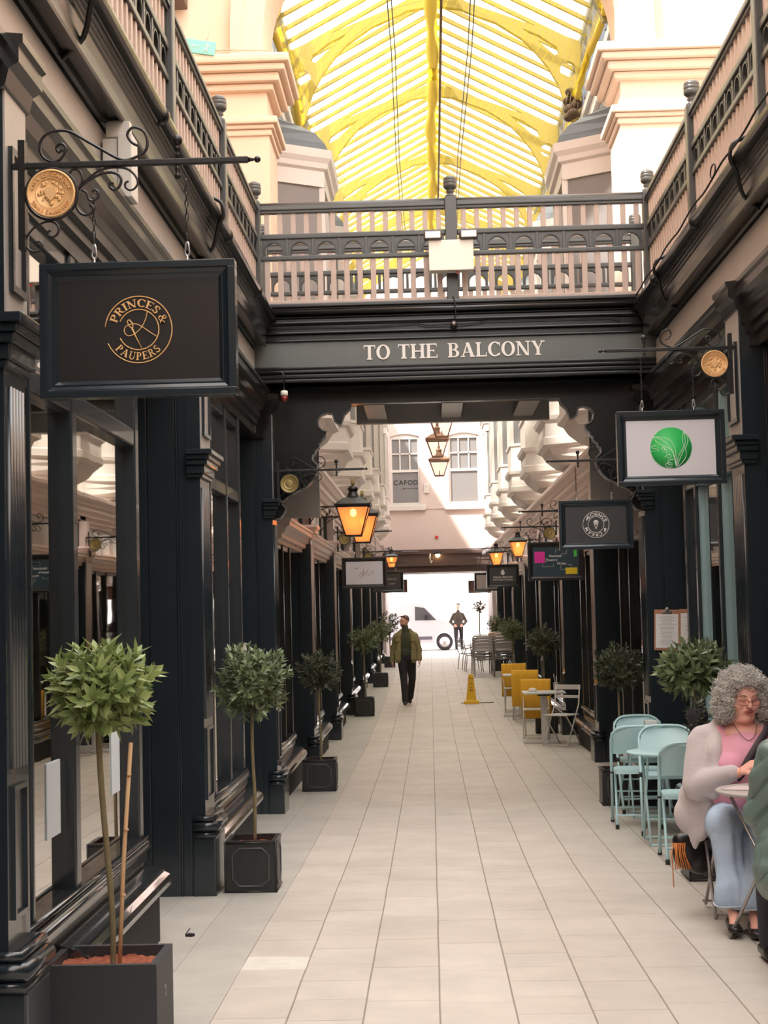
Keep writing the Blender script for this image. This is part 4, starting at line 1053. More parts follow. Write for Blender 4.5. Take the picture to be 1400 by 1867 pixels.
def smooth(pts, n=3):
    pts = [Vector(p) for p in pts]; out = []
    for i in range(len(pts) - 1):
        p0, p1, p2, p3 = pts[max(0, i - 1)], pts[i], pts[i + 1], pts[min(len(pts) - 1, i + 2)]
        for k in range(n):
            t = k / n
            out.append(0.5 * ((2 * p1) + (p2 - p0) * t + (2 * p0 - 5 * p1 + 4 * p2 - p3) * t * t + (3 * p1 - p0 - 3 * p2 + p3) * t ** 3))
    out.append(pts[-1]); return out
def circle(cx, cz, r, y, n=28, a0=0, a1=2 * PI): return [(cx + r * math.cos(a0 + (a1 - a0) * i / n), y, cz + r * math.sin(a0 + (a1 - a0) * i / n)) for i in range(n + (0 if a1 - a0 > 6.28 else 1))]
def medallion(t, x, y, z, r, fine, m_):
    mb = MB().lathe([(0, -0.006), (r * 0.99, -0.006), (r, 0.0), (r, 0.006), (r * 0.92, 0.008), (r * 0.9, 0.004), (0, 0.004)], n=40)
    mb.xf(Matrix.Translation((x, y, z)) @ Matrix.Rotation(PI / 2, 4, 'X'))
    if fine:
        rl = MB()
        put_text(rl, 'CITY OF CARDIFF', r * 0.15, arc_place(0, 0, r * 0.70, PI / 2), 'bold', 0.16, 0.5, 0.002)
        put_text(rl, 'DINAS CAERDYDD', r * 0.15, arc_place(0, 0, r * 0.86, -PI / 2, True), 'bold', 0.16, 0.5, 0.002)
        rl.path(circle(0, 0, r * 0.62, -0.001, 36), 0.0012, 4, True); rnd = random.Random(2)
        for i in range(46):
            a, q = rnd.uniform(0, 2 * PI), r * 0.5 * math.sqrt(rnd.random())
            rl.ball((q * math.cos(a), 0, q * math.sin(a) * 0.95), r * rnd.uniform(.04, .085), 5, sq=(1, .35, 1))
        rl.prism([(-r * .2, r * .25), (-r * .22, -r * .1), (0, -r * .34), (r * .22, -r * .1), (r * .2, r * .25)], -0.004, 0.002, 'Y')
        mb.join(rl, Matrix.Translation((x, y - 0.006, z)))
    else:
        mb.path([(p[0], p[1], p[2]) for p in circle(x, z, r * 0.62, y - 0.007, 24)], 0.002, 4, True)
        mb.ball((x, y - 0.004, z), r * 0.45, 6, sq=(1, .1, 1))
    mb.build('medallion', m_, t, True)
def bracket(s, Y, z, desc, gold=None, coin_drop=0.105, full=True):
    x0 = SX(s, 1.685); t = thing('sign_bracket', desc, 'sign bracket', (x0, Y, z), group='wrought iron sign brackets')
    e = x0 - s * 0.80
    mb = MB(); lo, hi = sorted((x0 + s * 0.04, e)); mb.bbox(lo, hi, Y - 0.010, Y + 0.010, z - 0.011, z + 0.011, 0.004)
    mb.tube((e, Y, z), (e - s * 0.02, Y, z), 0.009, 0.005); mb.ball((e - s * 0.032, Y, z), 0.012, 8)
    mb.box(x0 - 0.012, x0 + 0.012, Y - 0.02, Y + 0.02, z - 0.30, z + 0.09)
    mb.build('bar', IRON, t, True)
    xk = x0 - s * 0.55
    mb = MB().lathe([(0.006, 0.0), (0.008, 0.02), (0.005, 0.03), (0.010, 0.036), (0.012, 0.042), (0.006, 0.05), (0.016, 0.058), (0.0185, 0.07), (0.016, 0.082), (0.0, 0.089)], xk, Y, z + 0.008, 14)
    mb.lathe([(0.0, -0.055), (0.010, -0.05), (0.012, -0.04), (0.005, -0.03), (0.010, -0.02), (0.006, 0)], xk, Y, z - 0.008, 12)
    mb.build('ball_finial', IRON, t, True)
    mb = MB()
    for k, sc in enumerate(SCROLLS if full else SCROLLS[:2]):
        mb.path(smooth(pxp(sc, s, x0, Y, z), 3), 0.0052 if k < 2 else 0.0042, 6)
    mb.build('scrollwork', IRON, t, True)
    medallion(t, x0 - s * 0.105, Y - 0.02, z - coin_drop - 0.0, 0.086, full and Y < 11, gold or GOLD)
    mb = MB(); mb.path(circle(x0 - s * 0.105, z - coin_drop, 0.092, Y - 0.012, 28), 0.005, 6, True); mb.build('medallion_ring', IRON, t, True)
    return t
def hanging_sign(s, Y, zb, label, draw, board, w_=0.69, h=0.478, dz=0.36, group=None, frame=None, chains=True, xo=0.0):
    xc = SX(s, 1.685) - s * (0.40 + xo); zc = zb - dz - h / 2
    t = thing('hanging_sign', label, 'sign', (xc, Y, zc), group=group)
    mb = MB()
    def ring(hw, hh, wd, y0, y1):
        mb.bbox(-hw, hw, y0, y1, hh - wd, hh, 0.003); mb.bbox(-hw, hw, y0, y1, -hh, -hh + wd, 0.003)
        mb.bbox(-hw, -hw + wd, y0, y1, -hh + wd, hh - wd, 0.0015); mb.bbox(hw - wd, hw, y0, y1, -hh + wd, hh - wd, 0.0015)
    W, H = w_ / 2, h / 2
    ring(W, H, 0.026, -0.034, 0.034)
    def slope(hw, hh, wd, yo, yi):
        def q(a, b, y): return [(-a, y, -b), (a, y, -b), (a, y, b), (-a, y, b)]
        for sg in (1, -1):
            mb.add(q(hw, hh, yo * sg) + q(hw - wd, hh - wd, yi * sg), [(i, (i + 1) % 4, 4 + (i + 1) % 4, 4 + i) for i in range(4)])
    slope(W - 0.026, H - 0.026, 0.004, -0.034, -0.028); slope(W - 0.030, H - 0.030, 0.014, -0.028, -0.019); slope(W - 0.044, H - 0.044, 0.004, -0.021, -0.021); slope(W - 0.048, H - 0.048, 0.013, -0.021, -0.008)
    mb.build('frame', frame or NAVY, t)
    MB().box(-W + 0.06, W - 0.06, -0.008, 0.008, -H + 0.06, H - 0.06).build('board', board, t)
    if draw: draw(t)
    if chains:
        for d in (-s * -0.155 * -1, s * -0.155):
            pass
        for d in (0.155, -0.175):
            mb = MB(); x = s * d; z0, z1 = H, H + dz - (0.10 if d > 0 else 0.05); n = max(3, int((z1 - z0 - 0.09) / 0.021))
            mb.path([(x, 0, z0 - 0.01), (x, 0, z0 + 0.02)], 0.004, 6, mi=1)
            o_ = [(x + 0.010 * math.cos(a) * (0.6 + 0.4 * (math.sin(a) < 0)), 0, z0 + 0.045 + 0.026 * math.sin(a)) for a in [2 * PI * i / 12 for i in range(12)]]
            mb.path(o_, 0.0038, 6, True, mi=1)
            for i in range(n):
                zz = z0 + 0.075 + i * (z1 - z0 - 0.08) / n
                ax = (1, 0) if i % 2 else (0, 1)
                mb.path([(x + 0.006 * math.cos(a) * ax[0], 0.006 * math.cos(a) * ax[1], zz + 0.011 + 0.014 * math.sin(a)) for a in [2 * PI * k / 8 for k in range(8)]], 0.0024, 4, True, mi=0 if Y < 20 else 0)
            mb.build('chain', [IRON, STEEL], t)
    return t
def fin(mb, t, m_, y=-0.0095, name='lettering'):
    mb.xf(Matrix.Translation((0, y, 0))); return mb.build(name, m_, t)

def draw_tailor(t):
    k = 1 / 8.75 * K; mb = MB()
    R1, R2 = 0.118, 0.0715
    def arc(r, a0, a1, th, n=60): mb.path([(r * math.cos(math.radians(a0 + (a1 - a0) * i / n)), 0, r * math.sin(math.radians(a0 + (a1 - a0) * i / n))) for i in range(n + 1)], th, 5)
    arc(R1, 174, -157, 0.0021); arc(R2, 156, -156, 0.0021)
    put_text(mb, 'PRINCES', 0.0275, arc_place(0, 0, 0.0805, math.radians(101)), 'serif', 0.12, 0.4, 0.002)
    put_text(mb, '&', 0.0275, arc_place(0, 0, 0.0805, math.radians(23)), 'serif', 0.12, 0.4, 0.002)
    put_text(mb, 'PAUPERS', 0.0275, arc_place(0, 0, 0.108, math.radians(-92), True), 'serif', 0.14, 0.4, 0.002)
    def P(l): return [((x - 690) * k, 0, (730 - y) * k) for x, y in l]
    mb.path(smooth(P([(835, 440), (815, 530), (770, 640), (700, 735), (620, 800), (530, 830), (465, 785), (460, 705), (520, 650), (640, 635), (740, 680), (860, 765), (985, 850)]), 4), 0.0017, 5)
    mb.path(P([(575, 690), (640, 840), (745, 1050)]), [0.0035, 0.0024, 0.0012], 6)
    mb.path(P([(520, 570), (505, 600), (530, 660), (580, 710), (600, 680), (585, 620), (545, 570)]), 0.0024, 5, True)
    fin(mb, t, GOLDL)
def draw_leaf(t):
    k = 1 / 11.67 * 0.0035; R = 0.132
    MB().lathe([(0, 0), (R, 0), (R, 0.002), (0, 0.002)], n=48).xf(Matrix.Translation((0, -0.0085, 0)) @ Matrix.Rotation(PI / 2, 4, 'X')).build('emblem_disc', GREENP, t)
    mb = MB()
    def P(l): return smooth([((x - 700) * k, 0, (635 - y) * k) for x, y in l], 3)
    def lv(a, b, rib, n):
        mb.path(P(a), 0.0019, 4); mb.path(P(b), 0.0019, 4); mb.path(P(rib), 0.0017, 4)
        A, B, C_ = P(a), P(b), P(rib)
        for i in range(1, n):
            f = i / n
            for E_ in (A, B):
                p = C_[int(f * (len(C_) - 1))]; q = E_[min(len(E_) - 1, int((f + 0.0) * (len(E_) - 1)))]
                q0 = E_[max(0, int((f - 0.09) * (len(E_) - 1)))]
                mb.path([p, (Vector(p) + Vector(q0)) / 2, q0], 0.0011, 4)
    lv([(320, 395), (480, 400), (620, 430), (720, 510), (780, 640), (800, 800), (800, 1050)], [(320, 395), (380, 480), (470, 560), (600, 620), (700, 680), (760, 830), (795, 1050)], [(320, 395), (450, 430), (560, 490), (660, 600), (740, 730), (780, 880), (798, 1050)], 10)
    lv([(980, 290), (950, 400), (950, 520), (970, 610), (900, 730), (840, 860), (815, 1050)], [(980, 290), (1050, 390), (1060, 520), (1010, 650), (1020, 800), (950, 930), (830, 1050)], [(980, 290), (1000, 400), (1005, 520), (985, 640), (930, 770), (870, 900), (820, 1050)], 10)
    S = [[(385, 590), (330, 580), (285, 620), (330, 640), (385, 650), (360, 690), (270, 705)], [(425, 610), (410, 690), (440, 680)], [(425, 560), (426, 566)], [(520, 620), (485, 690)], [(510, 640), (560, 640), (540, 720)], [(555, 665), (600, 670), (595, 740), (612, 735)], [(660, 760), (550, 835)], [(650, 770), (690, 800), (680, 850), (620, 850), (620, 820)], [(745, 880), (640, 905), (630, 950)], [(725, 965), (620, 960), (640, 1000), (730, 1000)], [(725, 1050), (630, 1050), (575, 1020), (575, 980), (600, 965)]]
    for l in S: mb.path(P(l) if len(l) > 2 else [((x - 700) * k, 0, (635 - y) * k) for x, y in l], 0.0020, 4)
    fin(mb, t, mat('white_print', (0.8, 0.85, 0.8), 0.5))
def draw_ice(t):
    mb = MB(); R = 0.122
    for r, th in ((R, 0.0028), (0.074, 0.0028)): mb.path([(p[0], 0, p[2]) for p in circle(0, 0, r, 0, 48)], th, 4, True)
    put_text(mb, 'SCIENCE', 0.029, arc_place(0, 0, 0.083, math.radians(78)), 'bold', 0.22, 0.4, 0.002)
    put_text(mb, 'CREAM', 0.029, arc_place(0, 0, 0.083, math.radians(-110)), 'bold', 0.28, 0.4, 0.002)
    for cx, cz, q, a in ((0, 0.006, 1.0, 0), (-0.08, 0.056, 0.42, 0.5), (0.083, -0.052, 0.5, 0.2)):
        mm = MB()
        mm.prism([(-0.019, 0.010), (0.019, 0.010)] + [(0.024 * math.cos(b) , 0.012 + 0.026 * math.sin(b)) for b in [PI * i / 10 for i in range(11)]], -0.002, 0, 'Y')
        mm.prism([(-0.021, 0.005), (0.021, 0.005), (0.0, -0.052)], -0.002, 0, 'Y')
        mb.join(mm, Matrix.Translation((cx, 0, cz)) @ Matrix.Rotation(a, 4, 'Y') @ Matrix.Scale(q, 4))
    fin(mb, t, WHITEL)
    mm = MB().prism([(-0.012, 0.001), (0.012, 0.001), (0.0, -0.033)], -0.0035, -0.0025, 'Y'); fin(mm, t, CHAR, name='cone_centre')
def draw_theatre(t):
    def rect(x0, x1, z0, z1, m_, nm): MB().box(x0, x1, -0.012, -0.008, z0, z1).build(nm, m_, t)
    rect(-0.262, -0.135, -0.02, 0.12, MAGENTA, 'magenta_square'); rect(0.118, 0.262, -0.165, -0.085, YPRINT, 'yellow_square'); rect(0.225, 0.262, 0.05, 0.17, LIME, 'green_corner')
    MB().box(0.165, 0.225, -0.012, -0.008, 0.148, 0.17).build('blue_corner', TEAL, t)
    mb = MB()
    for tx, x, z in (('National', -0.005, 0.05), ('Theatre', -0.055, 0.002), ('Wales', 0.07, -0.045)): put_text(mb, tx, 0.030, line_place(x, z), 'bold', 0.10)
    for l in ([(-0.0, 0.10), (0.0, 0.138), (0.135, 0.138), (0.135, 0.09), (0.075, 0.09)], [(-0.14, -0.004), (-0.105, -0.004)], [(-0.165, -0.03), (-0.165, -0.065), (-0.03, -0.065), (-0.03, -0.04)], [(0.14, -0.05), (0.19, -0.05), (0.19, -0.08)], [(0.06, -0.06), (0.06, -0.105), (0.115, -0.105)]):
        mb.path([(a, -0.001, b) for a, b in l], 0.0026, 4)
    fin(mb, t, WHITEL)
def draw_tattoo(t):
    mb = MB(); put_text(mb, 'THE SILVERHAND', 0.036, line_place(0, -0.045), 'bold', 0.12); put_text(mb, 'TATTOO STUDIO', 0.036, line_place(0, -0.10), 'bold', 0.12)
    mb.prism([(-0.03, 0.03), (-0.045, 0.07), (-0.04, 0.10), (-0.025, 0.09), (-0.02, 0.13), (-0.005, 0.125), (0.0, 0.14), (0.012, 0.125), (0.025, 0.12), (0.028, 0.09), (0.045, 0.08), (0.04, 0.05), (0.02, 0.02), (-0.015, 0.02)], -0.003, 0, 'Y')
    fin(mb, t, WHITEL)
def draw_script(t):
    mb = MB()
    for l in ([(-0.15, 0.09), (-0.14, 0.06), (-0.125, 0.085), (-0.115, 0.06), (-0.10, 0.08)], [(-0.04, 0.02), (-0.075, -0.03), (-0.06, -0.07), (-0.03, -0.03), (-0.01, 0.05), (-0.02, -0.03), (0.0, -0.05)], [(0.0, 0.03), (0.02, -0.03), (0.055, 0.05)], [(0.07, -0.01), (0.05, -0.02), (0.065, -0.04), (0.09, -0.03)], [(0.12, 0.03), (0.10, 0.01), (0.12, -0.02), (0.145, 0.0), (0.13, 0.03)]):
        mb.path(smooth([(a, 0, b) for a, b in l], 3), 0.003, 4)
    fin(mb, t, mat('plum_script', (0.35, 0.07, 0.13), 0.5))
def draw_mark(t):
    mb = MB(); put_text(mb, 'THMARK', 0.045, line_place(0.07, 0.03), 'bold', 0.12); put_text(mb, 'SHIPP', 0.042, line_place(0.10, -0.07), 'bold', 0.12)
    fin(mb, t, mat('dim_lettering', (0.30, 0.27, 0.26), 0.6))
PB = mat('pink_grey_board', (0.45, 0.38, 0.38), 0.5)
BRB = mat('brown_board', (0.12, 0.055, 0.045), 0.5)
BRK = {}
BZL = {5.4: 3.335, 10.1: 3.37, 14.8: 3.06, 19.5: 2.93, 24.2: 2.93, 28.9: 2.93, 33.6: 2.97, 38.3: 2.97, 43.0: 2.98, 47.7: 2.98}
bracket(-1, 5.42, 3.335, 'black scrolled iron bracket with gold medallion holding the large black sign at the left')
bracket(1, 10.08, 3.37, 'black scrolled iron bracket with gold medallion above the white leaf sign on the right')
bracket(-1, 14.72, 3.06, 'iron bracket with dull gold medallion and no sign, left of the footbridge opening', GOLDD, 0.125, True)
bracket(1, 14.72, 3.085, 'iron bracket with gold medallion above the round emblem sign below the footbridge on the right', GOLDD, 0.105, True)
for s, y, z, d in ((-1, 24.2, 2.93, 'above the white sign with plum script'), (-1, 33.6, 2.95, 'above the dark brown sign far down the left'), (-1, 43.0, 2.97, 'over the farthest brown sign on the left'), (1, 19.5, 2.90, 'above the sign with magenta and yellow squares'), (1, 24.2, 2.94, 'with no sign, above the second lamp on the right'), (1, 33.6, 2.97, 'above the grey tattoo sign on the right'), (1, 43.0, 3.0, 'above the small pale sign far on the right'), (1, 47.7, 2.95, 'above the farthest brown sign on the right')):
    bracket(s, y, z, 'dark iron sign bracket ' + d, GOLDD, 0.105, y < 35)
hanging_sign(-1, 5.45, 3.335, 'large black framed sign with gold circular needle and thread emblem', draw_tailor, BLACKP, dz=0.35)
hanging_sign(1, 10.08, 3.37, 'white sign in black frame with green leaf disc', draw_leaf, WBOARD, dz=0.40)
hanging_sign(1, 14.72, 3.085, 'charcoal sign with white round ice cream cone emblem', draw_ice, CHAR, dz=0.375, h=0.46)
hanging_sign(1, 19.5, 2.90, 'dark slate sign with magenta, yellow and green squares and white words', draw_theatre, SLATE, dz=0.385, h=0.475, frame=BLACKP)
hanging_sign(1, 33.6, 2.97, 'small grey tattoo studio sign with white lettering on the right', draw_tattoo, CHAR, dz=0.355, h=0.49)
hanging_sign(1, 43.0, 3.0, 'small pale blank sign in dark frame behind the tattoo sign', None, PB, dz=0.36, h=0.50)
hanging_sign(1, 47.7, 2.95, 'farthest brown blank sign on the right near the passage', None, BRB, dz=0.44, h=0.38, frame=BRB, xo=0.05)
hanging_sign(-1, 24.2, 2.93, 'white sign with plum script in a dark frame below the amber lanterns', draw_script, WBOARD, dz=0.40, h=0.475, frame=BLACKP)
hanging_sign(-1, 33.6, 2.95, 'dark brown sign with dim lettering partly hidden behind the white sign', draw_mark, mat('brown_grey_board', (0.06, 0.045, 0.043), 0.5), dz=0.42, h=0.45, xo=0.10)
hanging_sign(-1, 43.0, 2.97, 'farthest brown blank sign on the left near the passage', None, BRB, dz=0.46, h=0.36, frame=BRB, xo=0.05)

# ================================================================== LANTERNS
def lantern(t, w_, h, glassm, body=IRON, tip=GOLDD, bulb=True, light=0.0):
    """origin at the bottom centre of the glass body"""
    a, b = w_ * 0.24, w_ * 0.5
    def sq(r, z): return [(-r, -r, z), (r, -r, z), (r, r, z), (-r, r, z)]
    v = sq(a, 0) + sq(b, h); mb = MB().add(v, [(0, 1, 5, 4), (1, 2, 6, 5), (2, 3, 7, 6), (3, 0, 4, 7)]); mb.build('glass', glassm, t)
    mb = MB(); r = w_ * 0.022
    for i in range(4): mb.path([v[i], v[i + 4]], r, 6); mb.path([v[i], v[(i + 1) % 4]], r * 1.2, 6); mb.path([v[i + 4], v[4 + (i + 1) % 4]], r * 1.6, 6)
    mb.box(-a, a, -a, a, -r, r)
    mb.build('lamp_frame', body, t)
    mb = MB(); q = b * 1.10
    lv = [(q, h), (q * 1.02, h + 0.07 * w_), (q * 0.55, h + 0.26 * w_), (q * 0.40, h + 0.30 * w_)]
    vs = []; fs = []
    for r_, z in lv: vs += sq(r_, z)
    for i in range(3): fs += [(i * 4 + j, i * 4 + (j + 1) % 4, (i + 1) * 4 + (j + 1) % 4, (i + 1) * 4 + j) for j in range(4)]
    fs += [(3, 2, 1, 0), (12, 13, 14, 15)]; mb.add(vs, fs)
    for sx in (-1, 1):
        for sy in (-1, 1): mb.tube((sx * q, sy * q, h + 0.05 * w_), (sx * q * 1.06, sy * q * 1.06, h + 0.15 * w_), r * 0.9, r * 0.2, 5)
    z0 = h + 0.29 * w_
    mb.lathe([(0.21 * w_, z0), (0.22 * w_, z0 + 0.03 * w_), (0.17 * w_, z0 + 0.05 * w_), (0.17 * w_, z0 + 0.10 * w_), (0.14 * w_, z0 + 0.14 * w_), (0.13 * w_, z0 + 0.22 * w_), (0.165 * w_, z0 + 0.24 * w_), (0.16 * w_, z0 + 0.29 * w_), (0.11 * w_, z0 + 0.35 * w_), (0.04 * w_, z0 + 0.38 * w_), (0, z0 + 0.38 * w_)], n=18)
    mb.build('lamp_roof', body, t)
    z1 = z0 + 0.38 * w_
    MB().lathe([(0.02 * w_, z1), (0.055 * w_, z1 + 0.03 * w_), (0.065 * w_, z1 + 0.09 * w_), (0.04 * w_, z1 + 0.15 * w_), (0.045 * w_, z1 + 0.18 * w_), (0.0, z1 + 0.23 * w_)], n=12).build('finial', tip, t)
    if bulb:
        MB().ball((0, 0, h * 0.80), w_ * 0.10, 8, sq=(1, 1, 1.2)).build('bulb', BULB, t)
def wall_lantern(s, Y, x, z, w_, h, label, zbar):
    t = thing('wall_lantern', label, 'lantern', (x, Y, z), group=None)
    lantern(t, w_, h, AMBER)
    x0 = SX(s, 1.75) - x; zb_ = zbar - z
    mb = MB(); mb.path([(x0, 0.0, zb_), (0, 0.0, zb_)], 0.011, 6); mb.path(smooth([(x0, 0, zb_ - 0.20), (x0 * 0.80, 0, zb_ - 0.06), (x0 * 0.55, 0, zb_)], 4), 0.007, 5); mb.path(circle(x0 * 0.86, zb_ - 0.05, 0.03, 0, 12), 0.005, 5, True)
    mb.bbox(x0 - 0.015, x0 + 0.015, -0.03, 0.03, zb_ - 0.25, zb_ + 0.10, 0.004)
    mb.build('arm', IRON, t)
    lt = bpy.data.lights.new('lamp_light', 'POINT'); lt.energy = 0.9; lt.color = (1.0, 0.55, 0.22); lt.shadow_soft_size = 0.05
    lo = bpy.data.objects.new('lamp_light', lt); COL.objects.link(lo); lo.parent = t; lo.location = (0, 0, h * 0.6)
wall_lantern(-1, 19.45, -0.925, 2.65, 0.40, 0.36, 'large amber lit lantern on the left, nearest and in front', 3.02)
wall_lantern(-1, 21.3, -0.89, 2.64, 0.40, 0.36, 'large amber lit lantern on the left, partly hidden behind the nearest one', 3.0)
wall_lantern(-1, 43.3, -1.03, 2.86, 0.34, 0.28, 'small distant amber lantern on the left above the dark brown sign', 3.15)
wall_lantern(1, 28.85, 1.64, 2.63, 0.29, 0.27, 'small amber lit lantern on the right, left of the magenta and yellow sign', 2.93)
wall_lantern(1, 38.2, 1.64, 2.72, 0.34, 0.30, 'small distant amber lantern on the right above the tattoo sign', 3.05)
def ceiling_lantern(x, y, z, w_, h, label):
    t = thing('hanging_lantern', label, 'lantern', (x, y, z))
    lantern(t, w_, h, LAMPCLEAR, mat('copper_brown_frame', (0.28, 0.13, 0.08), 0.5), mat('copper_brown_frame', (0.28, 0.13, 0.08), 0.5), False)
    MB().lathe([(0.01, 0.0), (0.02, 0.02), (0.012, 0.12), (0.0, 0.16)], n=10).build('burner', CASE, t)
    mb = MB(); mb.path([(0, 0, h + w_ * 0.85), (0, 0, 6.75 - z)], 0.012, 6); mb.build('hanging_rod', IRON, t)
for x, y, z, w_, d in ((0.17, 28.0, 5.22, 0.50, 'nearest, its top hidden by the footbridge'), (0.34, 33.0, 5.32, 0.50, 'second, largest in full view'), (0.27, 37.5, 5.33, 0.50, 'third, in the middle of the row'), (0.34, 42.0, 5.25, 0.50, 'farthest and lowest in view')):
    ceiling_lantern(x, y, z, w_, 0.40, 'clear glass lantern hanging over the far arcade, ' + d)
    mb = MB(); mb.path([(SX(-1, 2.3), y, 6.9), (CX, y, 6.75), (SX(1, 2.3), y, 6.9)], 0.008, 5)
    tag(mb.build('span_wire', IRON), 'dark wire stretched between the far walls holding the %s lantern' % d.split(',')[0], 'wire')
t = thing('beam_lamp', 'small glowing lamp fixed to the dark beam over the passage', 'lamp', (0.28, FY - 0.36, 3.40))
MB().lathe([(0.02, 0.12), (0.10, 0.06), (0.12, 0.0), (0.10, 0.0)], n=12).build('shade', BLACKC, t); MB().ball((0, 0, -0.02), 0.08, 8).build('bulb', BULB, t)
mb = MB(); mb.path([(0.05, FY - 0.36, 3.42), (0.03, FY - 0.38, 3.3), (0.06, FY - 0.36, 3.12), (0.10, FY - 0.37, 3.2)], 0.02, 6)
tag(mb.build('cable_loop', [CASE]), 'pale cable loop hanging beside the lamp on the passage beam', 'cable')
# dark bundle of fittings where the far corners meet the beam
for s in (-1, 1):
    mb = MB(); rnd = random.Random(9)
    for i in range(7): mb.ball((SX(s, 1.55 + rnd.uniform(-.12, .12)), 49.4 + rnd.uniform(-.2, .2), 3.5 + rnd.uniform(-.15, .12)), 0.09, 5)
    mb.path([(SX(s, 1.7), 49.5, 3.45), (SX(s, 1.2), 49.5, 3.5), (SX(s, 0.6), 49.5, 3.5)], 0.02, 5)
    tag(mb.build('pigeon_netting', [mat('grey_netting', (0.16, 0.14, 0.15), 0.8)]), 'bunched grey netting in the %s corner above the passage beam' % SIDE[s], 'net')
# ================================================================== TREES AND PLANTERS
def leaf_geo(mb, base, d, up, L_, w_, curl=0.12):
    d = d.normalized(); side = d.cross(up)
    side = side.normalized() if side.length > 1e-4 else d.orthogonal().normalized()
    n = side.cross(d).normalized()
    def p(t, s_, hh): return base + d * (L_ * t) + side * (w_ * s_) + n * (hh * L_)
    vs = [p(0, 0, 0), p(0.3, -0.42, 0.05), p(0.3, 0, -0.02), p(0.3, 0.42, 0.05), p(0.65, -0.40, 0.02 - curl * 0.3), p(0.65, 0, -0.05 - curl * 0.3), p(0.65, 0.40, 0.02 - curl * 0.3), p(1.0, 0, -curl)]
    mb.add(vs, [(0, 2, 1), (0, 3, 2), (1, 2, 5, 4), (2, 3, 6, 5), (4, 5, 7), (5, 6, 7)], 0, True)
def crown(rx, rz, nclu, per, L_, seed, shape=0.0):
    rnd = random.Random(seed); mb = MB(); tw = MB()
    for i in range(nclu):
        z = 1 - 2 * (i + 0.5) / nclu; r = math.sqrt(max(0, 1 - z * z)); ph = i * 2.39996 + rnd.uniform(-.3, .3)
        sc = rnd.uniform(0.62, 1.0) if rnd.random() < 0.8 else rnd.uniform(1.0, 1.14)
        fl = 1.0 if z > -0.2 else (1.0 - 0.25 * shape)
        c_ = Vector((r * math.cos(ph) * rx * sc * fl, r * math.sin(ph) * rx * sc * fl, z * rz * sc))
        out = Vector((c_.x / rx, c_.y / rx, c_.z / rz)).normalized()
        axis = (out + Vector((0, 0, 0.55)) + Vector((rnd.uniform(-.3, .3), rnd.uniform(-.3, .3), rnd.uniform(-.2, .2)))).normalized()
        q0 = axis.orthogonal().normalized(); q1 = axis.cross(q0)
        start = c_ - axis * L_ * 1.2
        tw.path([c_ * 0.25 + Vector((0, 0, -rz * 0.35)), start, c_], [0.004, 0.003, 0.002], 4)
        for k in range(per):
            a = k * 2.4 + rnd.random(); t_ = k / per
            tilt = 1.15 - 0.75 * t_ + rnd.uniform(-.15, .15)
            d = axis * math.cos(tilt) + (q0 * math.cos(a) + q1 * math.sin(a)) * math.sin(tilt)
            b = start + axis * L_ * 1.2 * (0.25 + 0.75 * t_)
            leaf_geo(mb, b, d, axis, L_ * rnd.uniform(0.75, 1.2), L_ * 0.38)
    return mb, tw
def tree(label, x, y, z0, zc, rx, rz, leafm, nclu, per, L_, seed, trunk=None, tr=0.011, cane=None, dx=0.0):
    t = thing('bay_tree', label, 'potted tree', (x, y, z0))
    mb, tw = crown(rx, rz, nclu, per, L_, seed)
    o = mb.build('foliage', leafm, t, normals=False); o.location = (dx, 0, zc - z0)
    o2 = tw.build('twigs', BARK, t); o2.location = (dx, 0, zc - z0)
    H = zc - z0 - rz * 0.35
    pts = trunk or [(0, 0, -0.03), (0.004, 0, H * 0.3), (-0.006 + dx * 0.5, 0, H * 0.6), (dx, 0, H + rz * 0.3)]
    MB().path(smooth(pts, 5), tr, 8).build('trunk', BARK, t)
    return t
